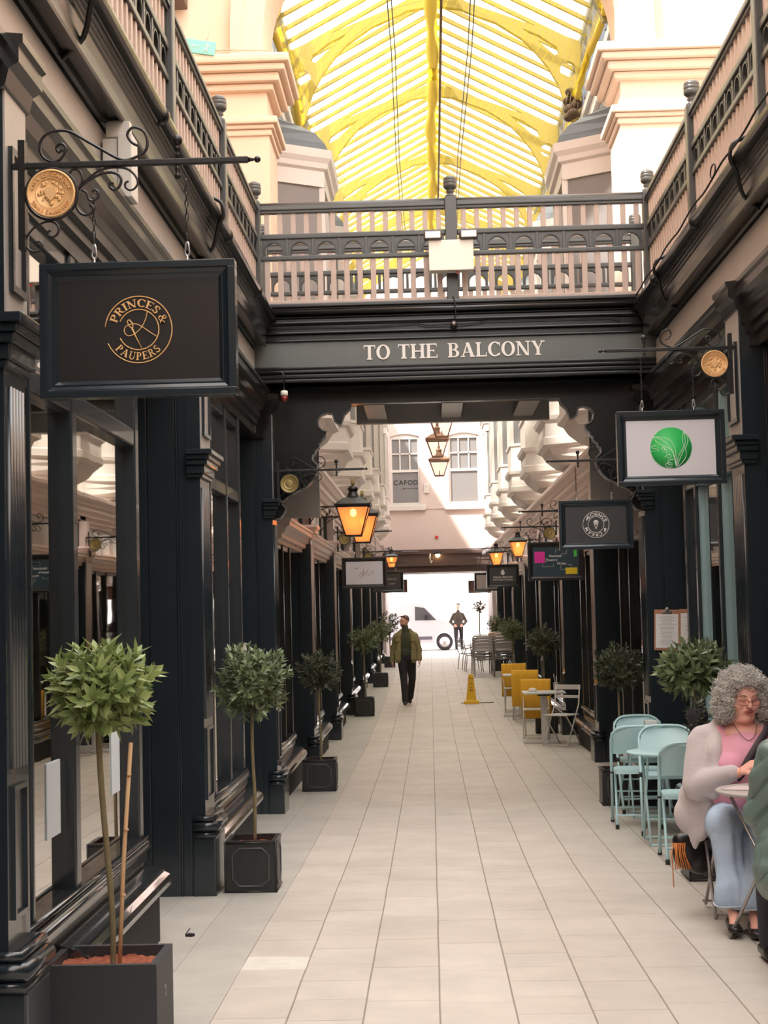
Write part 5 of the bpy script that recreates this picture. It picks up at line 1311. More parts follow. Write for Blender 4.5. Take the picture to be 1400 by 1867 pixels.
def planter(label, x0, x1, y0, y1, h, kind, z=None):
    xc, yc = (x0 + x1) / 2, (y0 + y1) / 2; z = fz(yc) if z is None else z
    W, D = (x1 - x0) / 2, (y1 - y0) / 2
    t = thing('planter', label, 'planter', (xc, yc, z)); m_ = FIBRE if kind == 'plain' else LEAD
    mb = MB(); th = 0.028
    def tk(z0, z1): return [(-W, -D, z0), (W, -D, z0), (W, D, z0), (-W, D, z0)], [(-W + th, -D + th, z1), (W - th, -D + th, z1), (W - th, D - th, z1), (-W + th, D - th, z1)]
    o0, _ = tk(0, 0); o1, _ = tk(h, 0); _, i1 = tk(0, h); _, i0 = tk(0, h - 0.1)
    mb.add(o0 + o1 + i1 + i0, [(3, 2, 1, 0)] + [(k * 4 + j, k * 4 + (j + 1) % 4, k * 4 + 4 + (j + 1) % 4, k * 4 + 4 + j) for k in range(3) for j in range(4)] + [(12, 13, 14, 15)])
    if kind != 'plain':
        for zz in (0.012, h - 0.012): 
            mb.path([(-W, -D, zz), (W, -D, zz), (W, D, zz), (-W, D, zz)], 0.009, 6, True)
        for sx in (-1, 1): mb.path([(sx * W, -D, 0.0), (sx * W, -D, h)], 0.007, 6)
    mb.build('box', m_, t)
    if kind != 'plain':
        mb = MB(); a, c_ = W * 0.72, W * 0.45; zc = h / 2; b = h * 0.36; e = b - (a - c_)
        oc = [(-c_, -b), (c_, -b), (a, -e), (a, e), (c_, b), (-c_, b), (-a, e), (-a, -e)]
        mb.path([(p[0], -D - 0.002, zc + p[1]) for p in oc], 0.006, 6, True)
        mb.path([(W + 0.002, p[0] * D / W, zc + p[1]) for p in oc], 0.006, 6, True)
        mb.build('moulded_panel', mat('worn_lead_edge', (0.10, 0.098, 0.095), 0.35, bump=0.2, metal=0.2), t)
    else:
        mb = MB(); mb.path([(W + 0.001, 0.0 + 0.016 * math.cos(a), 0.20 + 0.022 * math.sin(a)) for a in [2 * PI * i / 16 for i in range(16)]], 0.0012, 4, True); mb.path([(W + 0.001, 0, 0.18), (W + 0.001, 0, 0.22)], 0.0012, 4)
        mb.build('maker_mark', CHROME, t)
    bm = bmesh.new(); bmesh.ops.create_grid(bm, x_segments=26, y_segments=24, size=1); rnd = random.Random(4)
    for v in bm.verts: v.co = Vector((v.co.x * (W - th), v.co.y * (D - th), h - 0.045 + rnd.uniform(-.007, .012)))
    MB().bm(bm, 0, True).build('bark_mulch', SOIL, t)
    return t
# left side
planter('plain matt black square planter at the bottom left corner', -1.566, -1.113, 6.25, 6.64, 0.345, 'plain')
tree('bright green ball headed bay tree with a cane, nearest on the left', -1.325, 6.45, 0.33, 1.455, 0.205, 0.165, LEAFB, 95, 11, 0.080, 11, [(0, 0, -0.03), (0.0, 0, 0.10), (-0.005, 0, 0.27), (-0.03, 0, 0.58), (-0.045, 0, 0.82), (-0.05, 0, 1.0), (-0.04, 0, 1.12)], [0.0125] * 40, dx=-0.035)
mb = MB(); mb.path([(-1.283, 6.36, 0.30), (-1.262, 6.37, 0.75), (-1.226, 6.37, 1.228)], 0.0088, 8)
for zz in (0.62, 0.88, 1.1): mb.path([(-1.283 + (zz - 0.3) * 0.0614, 6.365, zz - 0.004), (-1.283 + (zz - 0.3) * 0.0614, 6.365, zz + 0.004)], 0.0098, 8)
tag(mb.build('bamboo_cane', CANE), 'pale bamboo cane standing in the nearest planter beside the trunk', 'cane')
planter('black lead effect planter with octagon panel beside the second left pilaster', -1.365, -1.035, 10.22, 10.56, 0.335, 'lead')
tree('mid green bay tree with pale trunk, second on the left', -1.19, 10.4, 0.26, 1.29, 0.235, 0.235, LEAFM, 150, 9, 0.060, 12, None, 0.012, dx=-0.0)
planter('black lead effect planter with octagon panel, third on the left', -1.395, -1.045, 16.75, 17.1, 0.335, 'lead')
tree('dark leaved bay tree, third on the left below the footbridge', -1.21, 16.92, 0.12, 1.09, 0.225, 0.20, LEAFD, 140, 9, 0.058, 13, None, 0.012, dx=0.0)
planter('black lead planter, fourth on the left beyond the footbridge', -1.40, -1.06, 28.5, 28.85, 0.335, 'lead')
tree('bay tree in the fourth planter on the left', -1.22, 28.65, 0.10, 1.17, 0.27, 0.22, LEAFM, 120, 8, 0.066, 14, None, 0.016)
planter('black lead planter, farthest on the left behind the walking man', -1.37, -1.03, 36.8, 37.15, 0.32, 'lead')
tree('bay tree on the left directly behind the walking man', -1.20, 36.97, 0.16, 1.20, 0.28, 0.27, LEAFM, 60, 8, 0.08, 15, None, 0.018)
planter('small dark planter at the end of the left row near the passage', -1.35, -1.05, 45.3, 45.6, 0.30, 'lead')
tree('dark distant bay tree at the end of the left row', -1.18, 45.45, 0.25, 1.32, 0.30, 0.30, LEAFD, 50, 8, 0.09, 16, None, 0.02)
# right side
planter('black planter hidden behind the seated woman', 1.64, 1.98, 10.35, 10.7, 0.34, 'lead')
tree('leafy bay tree with long leaves behind the seated woman', 1.80, 10.5, 0.26, 1.30, 0.225, 0.17, LEAFM, 70, 10, 0.095, 21, None, 0.012, dx=-0.07)
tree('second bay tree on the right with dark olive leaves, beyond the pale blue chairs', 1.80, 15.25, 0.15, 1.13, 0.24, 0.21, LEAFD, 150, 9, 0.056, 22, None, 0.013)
planter('worn black planter behind the pale blue chairs', 1.585, 1.92, 14.95, 15.3, 0.34, 'lead')
planter('black planter behind the off white bistro table on the right', 1.60, 1.93, 24.5, 24.83, 0.33, 'lead')
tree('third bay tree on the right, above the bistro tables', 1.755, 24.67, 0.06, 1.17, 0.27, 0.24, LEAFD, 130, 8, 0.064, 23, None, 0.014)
planter('black planter beside the yellow draped chairs', 1.55, 1.88, 33.5, 33.8, 0.33, 'lead')
tree('fourth bay tree on the right, behind the yellow draped chairs', 1.74, 33.65, 0.15, 1.22, 0.27, 0.24, LEAFM, 110, 8, 0.07, 24, None, 0.018)
planter('black planter behind the stacked metal chairs', 1.60, 1.92, 42.3, 42.6, 0.33, 'lead')
tree('fifth bay tree on the right, above the stacked metal chairs', 1.76, 42.45, 0.2, 1.24, 0.27, 0.26, LEAFM, 60, 8, 0.08, 25, None, 0.02)
tree('tiny far bay tree against the bright passage on the right', 1.52, 48.6, 0.08, 1.72, 0.20, 0.20, mat('rust_leaf', (0.20, 0.12, 0.08), 0.6), 40, 7, 0.08, 26, None, 0.02)
planter('small dark pot below the tiny far tree', 1.40, 1.66, 48.45, 48.75, 0.3, 'lead')
# trailing pot behind the woman
t = thing('hanging_pot', 'dark trailing plant hanging below the leaves behind the seated woman', 'plant', (1.70, 10.2, 1.0))
mb, tw = crown(0.075, 0.13, 30, 7, 0.045, 31); mb.build('foliage', LEAFD, t, normals=False); MB().lathe([(0.02, -0.14), (0.05, -0.10), (0.07, 0.0), (0.06, 0.06), (0, 0.06)], n=12).build('pot', BLACKC, t)

# wall bits
def clipboard(x, label):
    t = thing('clipboard', label, 'clipboard', (x, 14.775, 1.48))
    r = Matrix.Rotation(0.03, 4, 'Y')
    MB().bbox(-0.118, 0.118, -0.006, 0.006, -0.19, 0.19, 0.005).xf(r).build('board', HARDB, t)
    MB().box(-0.105, 0.105, -0.009, -0.006, -0.165, 0.150).xf(r).build('menu_sheet', PAPER, t)
    mb = MB(); rnd = random.Random(8)
    for i in range(22):
        w_ = rnd.uniform(0.04, 0.085); mb.box(-w_, w_, -0.0096, -0.009, 0.125 - i * 0.0125, 0.128 - i * 0.0125)
    mb.xf(r).build('print_lines', INK, t)
    mb = MB(); mb.bbox(-0.045, 0.045, -0.02, -0.006, 0.155, 0.175, 0.004); mb.bbox(-0.02, 0.02, -0.03, -0.008, 0.17, 0.20, 0.006); mb.ball((0, -0.02, 0.20), 0.015, 6); mb.xf(r).build('clip', STEEL, t)
clipboard(2.206, 'menu clipboard hanging on the dark navy pier, fully visible')
clipboard(2.44, 'menu clipboard cut off by the window frame, right of the full one')
t = thing('entry_panel', 'small cream door entry panel on the left pier behind the second tree', 'panel', (-1.77, 14.79, 1.37))
MB().bbox(-0.033, 0.033, -0.012, 0.008, -0.08, 0.08, 0.003).build('plate', CASE, t); mb = MB()
for zz in (0.035, -0.005): mb.box(-0.012, 0.002, -0.015, -0.012, zz, zz + 0.02)
mb.box(0.0, 0.02, -0.015, -0.012, -0.065, -0.045); mb.build('buttons', BLACKC, t)
# posters and small colour tabs inside the right windows
mb = MB(); mb.box(SX(1, 1.885), SX(1, 1.90), 16.1, 16.2, 0.55, 2.4)
tag(mb.build('wooden_post', [mat('pale_oak', (0.50, 0.38, 0.20), 0.5)]), 'pale wooden door post in the right shopfront beyond the clipboards', 'post')
for z, m_, c_ in ((1.62, mat('blue_print', (0.03, 0.15, 0.35), 0.5), 'blue'), (1.30, RED, 'red')):
    mb = MB(); mb.box(SX(1, 1.872), SX(1, 1.884), 16.12, 16.18, z, z + 0.07); tag(mb.build('sticker', [m_]), 'small %s sticker on the pale wooden door post' % c_, 'sticker')

# ================================================================== FURNITURE
# pale blue steel folding chair; sitter faces +y; origin on the ground
def folding_chair():
    t = thing('folding_chair', '', 'chair'); W = 0.205
    def arc(y0, z0, z1, yt):      # inverted U
        pts = [(-W, y0, z0)]
        for i in range(13):
            a = PI - PI * i / 12; f = math.sin(a)
            pts.append((math.copysign(min(W, W * abs(math.cos(a)) ** 0.55), math.cos(a)), y0 + (yt - y0) * (0.86 + 0.14 * f), z0 + (z1 - z0) * (0.86 + 0.14 * f)))
        pts.append((W, y0, z0)); return pts
    MB().path(smooth(arc(0.22, 0.012, 0.80, -0.21), 2), 0.0115, 8).build('back_frame', TEAL, t)
    mb = MB(); mb.path([(-0.175, -0.25, 0.012), (-0.175, 0.16, 0.44)], 0.0105, 8); mb.path([(0.175, -0.25, 0.012), (0.175, 0.16, 0.44)], 0.0105, 8)
    mb.path([(-0.175, -0.17, 0.10), (0.175, -0.17, 0.10)], 0.008, 6); mb.path([(-0.19, 0.165, 0.12), (0.19, 0.165, 0.12)], 0.008, 6); mb.path([(-0.175, 0.0, 0.27), (0.175, 0.0, 0.27)], 0.007, 6)
    mb.build('rear_legs', TEAL, t)
    mb = MB(); bm = bmesh.new(); bmesh.ops.create_grid(bm, x_segments=12, y_segments=12, size=0.5)
    def rr(v):
        x, y = v.co.x * 2, v.co.y * 2; k = 1 - 0.10 * (abs(x) * abs(y)) ** 3; return Vector((x * 0.19 * k, y * 0.19 * k + 0.0, 0))
    for v in bm.verts: v.co = rr(v)
    ret = bmesh.ops.extrude_face_region(bm, geom=list(bm.faces))
    for g in ret['geom']:
        if isinstance(g, bmesh.types.BMVert): g.co.z += 0.026
    mb.bm(bm, 0, False); mb.v = [(p[0], p[1] + 0.0, p[2] + 0.425) for p in mb.v]; mb.build('seat', TEAL, t)
    pts = []                                                       # curved backrest panel
    mb = MB(); n = 14; rows = [(0.575, -0.093), (0.62, -0.118), (0.68, -0.15), (0.73, -0.178), (0.765, -0.195), (0.785, -0.205)]
    for j, (z, y) in enumerate(rows):
        wj = W - 0.008 if j < 3 else (W - 0.02 if j == 3 else (W - 0.05 if j == 4 else W - 0.10))
        for i in range(n + 1):
            u = -1 + 2 * i / n; pts.append((u * wj, y - 0.030 * (1 - u * u) + 0.012, z))
    fs = [(j * (n + 1) + i, j * (n + 1) + i + 1, (j + 1) * (n + 1) + i + 1, (j + 1) * (n + 1) + i) for j in range(len(rows) - 1) for i in range(n)]
    mb.add(pts, fs, 0, True); m2 = [(p[0], p[1] + 0.004, p[2]) for p in pts]; mb.add(m2, fs, 0, True); mb.build('backrest', TEAL, t)
    for (x, y) in ((-W, 0.222), (W, 0.222), (-0.175, -0.255), (0.175, -0.255)):
        o = MB().lathe([(0.015, 0.0), (0.015, 0.035), (0.012, 0.04)], n=10).build('foot_cap', RUBBER, t); o.location = (x, y, 0)
    for sx in (-1, 1):
        o = MB().lathe([(0.014, -0.022), (0.014, 0.022)], n=10).build('pivot_sleeve', RUBBER, t); o.location = (sx * W, -0.005, 0.435)
    return t
TC = [(1.83, 11.42, -0.10, 'pale blue folding chair nearest the camera, its back towards us beside the woman'),
      (1.72, 13.45, -0.10, 'pale blue folding chair on the left of the group, next to the paving'),
      (1.90, 12.95, PI - 0.1, 'pale blue folding chair behind the front table, facing us'),
      (1.90, 14.52, PI + 0.05, 'pale blue folding chair farthest back, beyond the rear table')]
fc = folding_chair()
for i, (x, y, a, lb) in enumerate(TC):
    o = fc if i == 0 else dup(fc)
    o.location = (x, y, fz(y)); o.rotation_euler = (0, 0, a); o.scale = (1.06, 1.06, 1.06); o['label'] = lb; o['group'] = 'pale blue folding chairs'
def round_table(x, y, r, label, m_, h=0.72, legm=None, rz=0.0):
    t = thing('cafe_table', label, 'table', (x, y, fz(y)), rz)
    MB().lathe([(0, h - 0.014), (r * 0.96, h - 0.014), (r, h - 0.006), (r, h + 0.002), (r * 0.97, h + 0.006), (0, h + 0.004)], n=36).build('tabletop', m_, t)
    legm = legm or m_
    for sx in (-1, 1):
        mb = MB()
        for sy in (-1, 1): mb.path([(sy * 0.16, sx * 0.20, 0.01), (sy * 0.16, -sx * 0.17, h - 0.02)], 0.0095, 8)
        mb.path([(-0.16, sx * 0.20, 0.01), (0.16, sx * 0.20, 0.01)], 0.009, 6); mb.build('leg_frame', legm, t)
    return t
round_table(1.80, 12.35, 0.30, 'round pale blue folding table in front, between the blue chairs', TEAL, 0.70)
round_table(1.90, 14.12, 0.32, 'round pale blue folding table at the back, below the napkin holder', TEAL, 0.70)
def napkins(x, y, label):
    z = fz(14.05) + 0.706; t = thing('napkin_holder', label, 'napkin holder', (x, y, z))
    MB().bbox(-0.055, 0.055, -0.03, 0.03, 0, 0.135, 0.006).build('napkins', PAPER, t)
    mb = MB(); mb.path([(0.06, -0.03, 0), (0.06, -0.03, 0.10), (0.055, 0, 0.142), (0.06, 0.03, 0.10), (0.06, 0.03, 0)], 0.003, 5); mb.path([(-0.06, -0.03, 0), (-0.06, -0.03, 0.10), (-0.055, 0, 0.142), (-0.06, 0.03, 0.10), (-0.06, 0.03, 0)], 0.003, 5); mb.box(0.0, 0.03, -0.032, -0.03, 0.02, 0.06); mb.build('wire_holder', mat('sage_print', (0.25, 0.35, 0.22), 0.5), t)
napkins(1.93, 14.05, 'white napkin holder standing on the rear pale blue table')
o = MB().bbox(-0.07, 0.07, -0.05, 0.05, 0, 0.06, 0.008).build('condiment_tray', TEAL); o.location = (2.10, 14.15, fz(14.05) + 0.706); tag(o, 'small pale blue tray on the rear blue table beside the napkin holder', 'tray')

# off white bistro tables and slatted folding chairs
def bistro_chair(OFFW=OFFW):
    t = thing('bistro_chair', '', 'chair'); W = 0.19
    for sx in (-1, 1):
        MB().path([(sx * W, 0.20, 0.01), (sx * W, -0.02, 0.36), (sx * W, -0.16, 0.58), (sx * W, -0.20, 0.84)], 0.010, 6).build('leg', OFFW, t)
        MB().path([(sx * (W - 0.02), -0.24, 0.01), (sx * (W - 0.02), 0.17, 0.43)], 0.010, 6).build('leg', OFFW, t)
    mb = MB()
    for i in range(7): mb.bbox(-W, W, -0.17 + i * 0.053, -0.128 + i * 0.053, 0.43, 0.445, 0.004)
    mb.build('seat', OFFW, t)
    mb = MB(); mb.bbox(-W - 0.01, W + 0.01, -0.215, -0.195, 0.78, 0.845, 0.006); mb.bbox(-W, W, -0.19, -0.172, 0.66, 0.70, 0.006); mb.build('backrest', OFFW, t)
    mb = MB(); mb.path([(-W, 0.19, 0.03), (W, 0.19, 0.03)], 0.008, 6); mb.path([(-W, -0.23, 0.03), (W, -0.23, 0.03)], 0.008, 6); mb.build('stretcher', OFFW, t)
    return t
bc = bistro_chair()
BC = [(1.80, 22.15, 2.55, 'off white slatted bistro chair with no cover, right of the front bistro table', False),
      (1.55, 23.75, PI - 0.1, 'bistro chair under a mustard yellow cover, behind the front bistro table', True),
      (1.56, 26.75, 0.0, 'bistro chair draped in yellow facing away, in front of the rear bistro table', True),
      (1.50, 28.7, PI, 'bistro chair with yellow cover farthest back, behind the rear bistro table', True)]
for i, (x, y, a, lb, cov) in enumerate(BC):
    o = bc if i == 0 else dup(bc)
    o.location = (x, y, fz(y)); o.rotation_euler = (0, 0, a); o['label'] = lb; o['group'] = 'bistro chairs'
    if cov:
        mb = MB(); n = 16; rows = [(-0.262, 0.28), (-0.25, 0.60), (-0.245, 0.78), (-0.225, 0.865), (-0.20, 0.875), (-0.175, 0.85), (-0.16, 0.70), (-0.15, 0.46)]
        pts = []
        for j, (yy, zz) in enumerate(rows):
            for k in range(n + 1):
                u = -1 + 2 * k / n; pts.append((u * 0.225, yy + 0.007 * math.sin(k * 1.7) * (1 - abs(zz - 0.87) * 0.6 if zz > 0.8 else 1), zz - (0.01 * abs(u) if zz < 0.5 else 0)))
        fs = [(j * (n + 1) + k, j * (n + 1) + k + 1, (j + 1) * (n + 1) + k + 1, (j + 1) * (n + 1) + k) for j in range(len(rows) - 1) for k in range(n)]
        mb.add(pts, fs, 0, True)
        b = mb.build('chair_cover', BLANKET); b.location = o.location; b.rotation_euler = o.rotation_euler
        tag(b, 'mustard yellow blanket over the back of the chair ' + ['', 'behind the front bistro table', 'in front of the rear bistro table', 'behind the rear bistro table'][i], 'blanket', 'yellow chair blankets')
        md = b.modifiers.new('cloth_thickness', 'SOLIDIFY'); md.thickness = 0.008
def bistro_table(x, y, label):
    t = thing('bistro_table', label, 'table', (x, y, fz(y)))
    MB().bbox(-0.30, 0.30, -0.30, 0.30, 0.715, 0.74, 0.008).build('tabletop', OFFW, t)
    MB().bbox(-0.045, 0.045, -0.045, 0.045, 0.04, 0.70, 0.006).build('pedestal', OFFW, t)
    mb = MB(); mb.bbox(-0.30, 0.30, -0.03, 0.03, 0.0, 0.045, 0.01); mb.bbox(-0.03, 0.03, -0.28, 0.28, 0.0, 0.045, 0.01); mb.build('base', OFFW, t)
    mb = MB(); mb.bbox(-0.09, 0.09, -0.09, 0.09, 0.68, 0.715, 0.01); mb.build('top_plate', BLACKC, t)
bistro_table(1.60, 22.75, 'off white square bistro table in front, with a shell shaped dish')
bistro_table(1.55, 27.75, 'off white bistro table farther back between the yellow covered chairs')
o = MB().lathe([(0.0, 0.0), (0.06, 0.0), (0.065, 0.02), (0.045, 0.05), (0.0, 0.06)], n=14).build('napkin_dish', CASE); o.location = (1.44, 22.7, fz(22.75) + 0.74); tag(o, 'small rounded white dish on the front bistro table', 'dish')
o = MB().lathe([(0.045, 0.0), (0.045, 0.11), (0.05, 0.12), (0, 0.12)], n=12).build('cup', CHROME); o.location = (1.80, 22.9, fz(22.75) + 0.74); tag(o, 'grey cup with straws on the right edge of the front bistro table', 'cup')
o = MB().path([(0, 0, 0.0), (-0.03, 0, 0.15), (-0.035, 0, 0.20)], 0.004, 5).path([(0.01, 0, 0), (0.0, 0, 0.17)], 0.004, 5).build('straws', PAPER, None); o.location = (1.80, 22.9, fz(22.75) + 0.78); tag(o, 'two white straws standing in the grey cup', 'straws')

# stacked aluminium cafe chairs
def metal_chair():
    t = thing('metal_chair', '', 'chair'); W = 0.24
    mb = MB(); pts = [(-W, -0.22, 0.45), (-W, -0.27, 0.74), (-W + 0.04, -0.28, 0.84), (0, -0.285, 0.86), (W - 0.04, -0.28, 0.84), (W, -0.27, 0.74), (W, -0.22, 0.45)]
    mb.path(smooth(pts, 3), 0.012, 7); mb.build('back_frame', CHROME, t)
    mb = MB()
    for zz in (0.80, 0.755, 0.71, 0.665): mb.bbox(-W + 0.01, W - 0.01, -0.285, -0.268, zz - 0.014, zz + 0.014, 0.004)
    mb.build('back_slats', CHROME, t)
    mb = MB()
    for sx in (-1, 1): mb.path(smooth([(sx * W, -0.24, 0.62), (sx * (W + 0.03), 0.0, 0.66), (sx * (W + 0.02), 0.18, 0.64), (sx * W, 0.2, 0.45)], 3), 0.011, 6)
    mb.build('armrests', CHROME, t)
    MB().lathe([(0, 0.43), (0.20, 0.43), (0.23, 0.44), (0.235, 0.455), (0.21, 0.46), (0, 0.45)], n=22).build('seat', CHROME, t)
    for x, y in ((-W, 0.2), (W, 0.2), (-W, -0.22), (W, -0.22)):
        MB().path([(x * 0.95, y * 0.9, 0.45), (x, y * 1.12, 0.01)], 0.012, 7).build('leg', CHROME, t)
    return t
mc = metal_chair(); MC = []
for j, (x, y, n, d) in enumerate(((1.33, 40.0, 4, 'front left stack'), (1.83, 40.1, 4, 'front right stack'), (1.30, 41.1, 3, 'rear left stack'), (1.78, 41.2, 4, 'rear right stack'))):
    for k in range(n): MC.append((x, y + 0.035 * k, 0.075 * k, 0.05 * (j - 1), '%s aluminium cafe chair from the ground in the %s' % (ORD[k], d)))
MC.append((1.02, 43.3, 0, -1.35, 'slatted metal chair standing alone left of the chair stacks'))
MC.append((1.14, 42.2, 0, -1.5, 'slatted metal chair seen side on, next to the stacks'))
for i, (x, y, dz, a, lb) in enumerate(MC):
    o = mc if i == 0 else dup(mc)
    o.location = (x, y, fz(y) + dz); o.rotation_euler = (0, 0, a); o['label'] = lb; o['group'] = 'stacked aluminium chairs'
t = thing('seat_cushions', 'peach orange cushions on top of the rear right chair stack', 'cushion', (1.72, 41.2, fz(41) + 0.95))
MB().bbox(-0.22, 0.22, -0.2, 0.1, 0, 0.12, 0.03).build('cushion', mat('peach_cloth', (0.75, 0.35, 0.18), 0.9), t)

# wet floor cone and its bar
t = thing('wet_floor_cone', 'yellow plastic wet floor warning cone in the middle of the arcade', 'warning sign', (0.765, 31.0, fz(31)))
mb = MB(); lv = [(0.12, 0.0), (0.12, 0.05), (0.10, 0.07), (0.085, 0.20), (0.045, 0.57), (0.035, 0.575)]; vs = []
for i, (r, z) in enumerate(lv): q = 1.25 if i < 2 else 1; vs += [(-r * q, -r * 0.7, z), (r * q, -r * 0.7, z), (r * q, r * 0.7, z), (-r * q, r * 0.7, z)]
fs = [(i * 4 + j, i * 4 + (j + 1) % 4, (i + 1) * 4 + (j + 1) % 4, (i + 1) * 4 + j) for i in range(len(lv) - 1) for j in range(4)] + [(3, 2, 1, 0), (20, 21, 22, 23)]
mb.add(vs, fs); mb.build('cone', YELLOW, t)
mb = MB()
def fy(z): return -(0.085 + (0.045 - 0.085) * (z - 0.2) / 0.37) * 0.7 - 0.003
mb.path([(0.0, fy(0.42), 0.43), (-0.03, fy(0.37), 0.37), (0.03, fy(0.37), 0.37)], 0.004, 4, True)
mm = MB(); put_text(mm, 'CAUTION', 0.020, line_place(0, 0), 'bold', 0.1); mb.join(mm, Matrix.Translation((0, fy(0.49) - 0.001, 0.485)))
for zz, w_ in ((0.32, 0.03), (0.28, 0.03), (0.25, 0.04)): mb.box(-w_, w_, fy(zz) - 0.001, fy(zz) + 0.003, zz, zz + 0.008)
mb.build('print', BLACKC, t)
mb = MB(); mb.path([(0.56, 31.1, fz(31) + 0.012), (1.2, 31.12, fz(31) + 0.012)], 0.009, 6); tag(mb.build('floor_bar', [CHROME]), 'thin metal bar lying on the floor behind the yellow cone', 'bar')
# notices stuck inside the left shop window, fittings under the balconies
for (ya, yb, za, zb, d) in ((6.66, 6.90, 0.80, 1.12, 'lower left pane of the nearest shop window'), (8.02, 8.22, 0.83, 1.14, 'right pane of the nearest shop window')):
    mb = MB(); mb.box(SX(-1, 1.926), SX(-1, 1.931), ya, yb, za, zb)
    tag(mb.build('paper_notice', [mat('pale_blue_paper', (0.66, 0.72, 0.76), 0.7)]), 'pale paper notice stuck on the ' + d, 'notice')
mb = MB(); mb.bbox(SX(-1, 1.85), SX(-1, 1.775), 7.60, 7.72, 3.86, 4.10, 0.006); mb.bbox(SX(-1, 1.77), SX(-1, 1.70), 7.58, 7.74, 3.80, 4.12, 0.006); mb.bbox(SX(-1, 1.84), SX(-1, 1.72), 7.64, 7.70, 4.12, 4.20, 0.004)
tag(mb.build('junction_box', [mat('cream_box', (0.62, 0.60, 0.56), 0.4)]), 'pale square junction boxes fixed under the left balcony above the large black sign', 'box')
mb = MB(); mb.bbox(2.12, 2.22, 14.1, 14.2, 3.62, 3.80, 0.02); mb.tube((2.17, 14.15, 3.8), (2.17, 14.15, 3.87), 0.01)
tag(mb.build('bulkhead_lamp', [CASE]), 'small unlit white lamp in the dark corner beyond the white leaf sign', 'lamp')
for s, ys in ((-1, (6.55, 10.6)), (1, (9.6, 12.9))):
    for i, y in enumerate(ys):
        mb = MB(); mb.path(smooth([(SX(s, 1.74), y, 4.60), (SX(s, 1.655), y, 4.56), (SX(s, 1.64), y + 0.02, 4.47), (SX(s, 1.68), y + 0.04, 4.40), (SX(s, 1.73), y + 0.1, 4.26), (SX(s, 1.84), y + 0.16, 4.19)], 3), 0.013, 6)
        tag(mb.build('cable_strap', [IRON]), 'dark looped cable crossing the %s gutter, %s from the camera' % (SIDE[s], 'nearer' if i == 0 else 'farther'), 'cable')
mb = MB(); pts = [(SX(1, 1.645), 5 + 0.35 * i, 4.525 + 0.012 * math.sin(i * 1.9)) for i in range(27)]; mb.path(smooth(pts, 3), 0.007, 5)
mb.path([(SX(1, 1.64), 10.2 + 0.09 * math.cos(a), 4.56 + 0.04 * math.sin(a)) for a in [2 * PI * i / 12 for i in range(12)]], 0.005, 5, True)
tag(mb.build('string_cable', [BLACKC]), 'black cable looping along the edge of the right balcony', 'cable')
# ================================================================== PEOPLE
def V3(*a): return Vector(a)
def hand_elems(wr, d, back, thumb, k=1.0, curl=0.5, spread=0.1):
    """wrist point, finger direction, back-of-hand normal, thumb-side direction"""
    d = d.normalized(); back = (back - d * back.dot(d)).normalized(); th = (thumb - d * thumb.dot(d) - back * thumb.dot(back)).normalized()
    el = []
    kn = []
    for i, off in enumerate((0.030, 0.010, -0.010, -0.029)):
        p = wr + d * (0.088 - 0.004 * abs(i - 1)) * k + th * off * k + back * 0.004 * k; kn.append(p)
        el.append(('c', wr + th * off * 0.6 * k + d * 0.012 * k, p, 0.015 * k, 0.0125 * k))
    for i, (p, L_) in enumerate(zip(kn, (0.072, 0.080, 0.075, 0.058))):
        dd = (d + th * (0.10 - 0.09 * i) * (1 + spread)).normalized(); q = p; r0 = 0.0092 * k
        c_ = curl * (1 + 0.12 * i); a = 0
        for j, fr in enumerate((0.45, 0.31, 0.24)):
            a += c_ * (0.75 if j == 0 else 0.85)
            v = dd * math.cos(a) - back * math.sin(a); q2 = q + v * L_ * fr * k
            el.append(('c', q, q2, r0, r0 * 0.9)); r0 *= 0.9; q = q2
    t0 = wr + th * 0.022 * k + d * 0.022 * k; t1 = t0 + (th * 0.75 + d * 0.75 - back * 0.25).normalized() * 0.042 * k; t2 = t1 + (th * 0.25 + d * 0.9 - back * 0.4).normalized() * 0.030 * k; t3 = t2 + (d - back * 0.6 - th * 0.1).normalized() * 0.024 * k
    el += [('c', t0, t1, 0.016 * k, 0.012 * k), ('c', t1, t2, 0.011 * k, 0.010 * k), ('c', t2, t3, 0.010 * k, 0.008 * k)]
    return el
def head_frame(Hc, f):
    f = f.normalized(); u = Vector((0, 0, 1)); u = (u - f * u.dot(f)).normalized(); r = f.cross(u)
    q = Matrix((r, f, u)).transposed().to_quaternion()
    return (lambda a, b, c_: Hc + r * a + f * b + u * c_), q
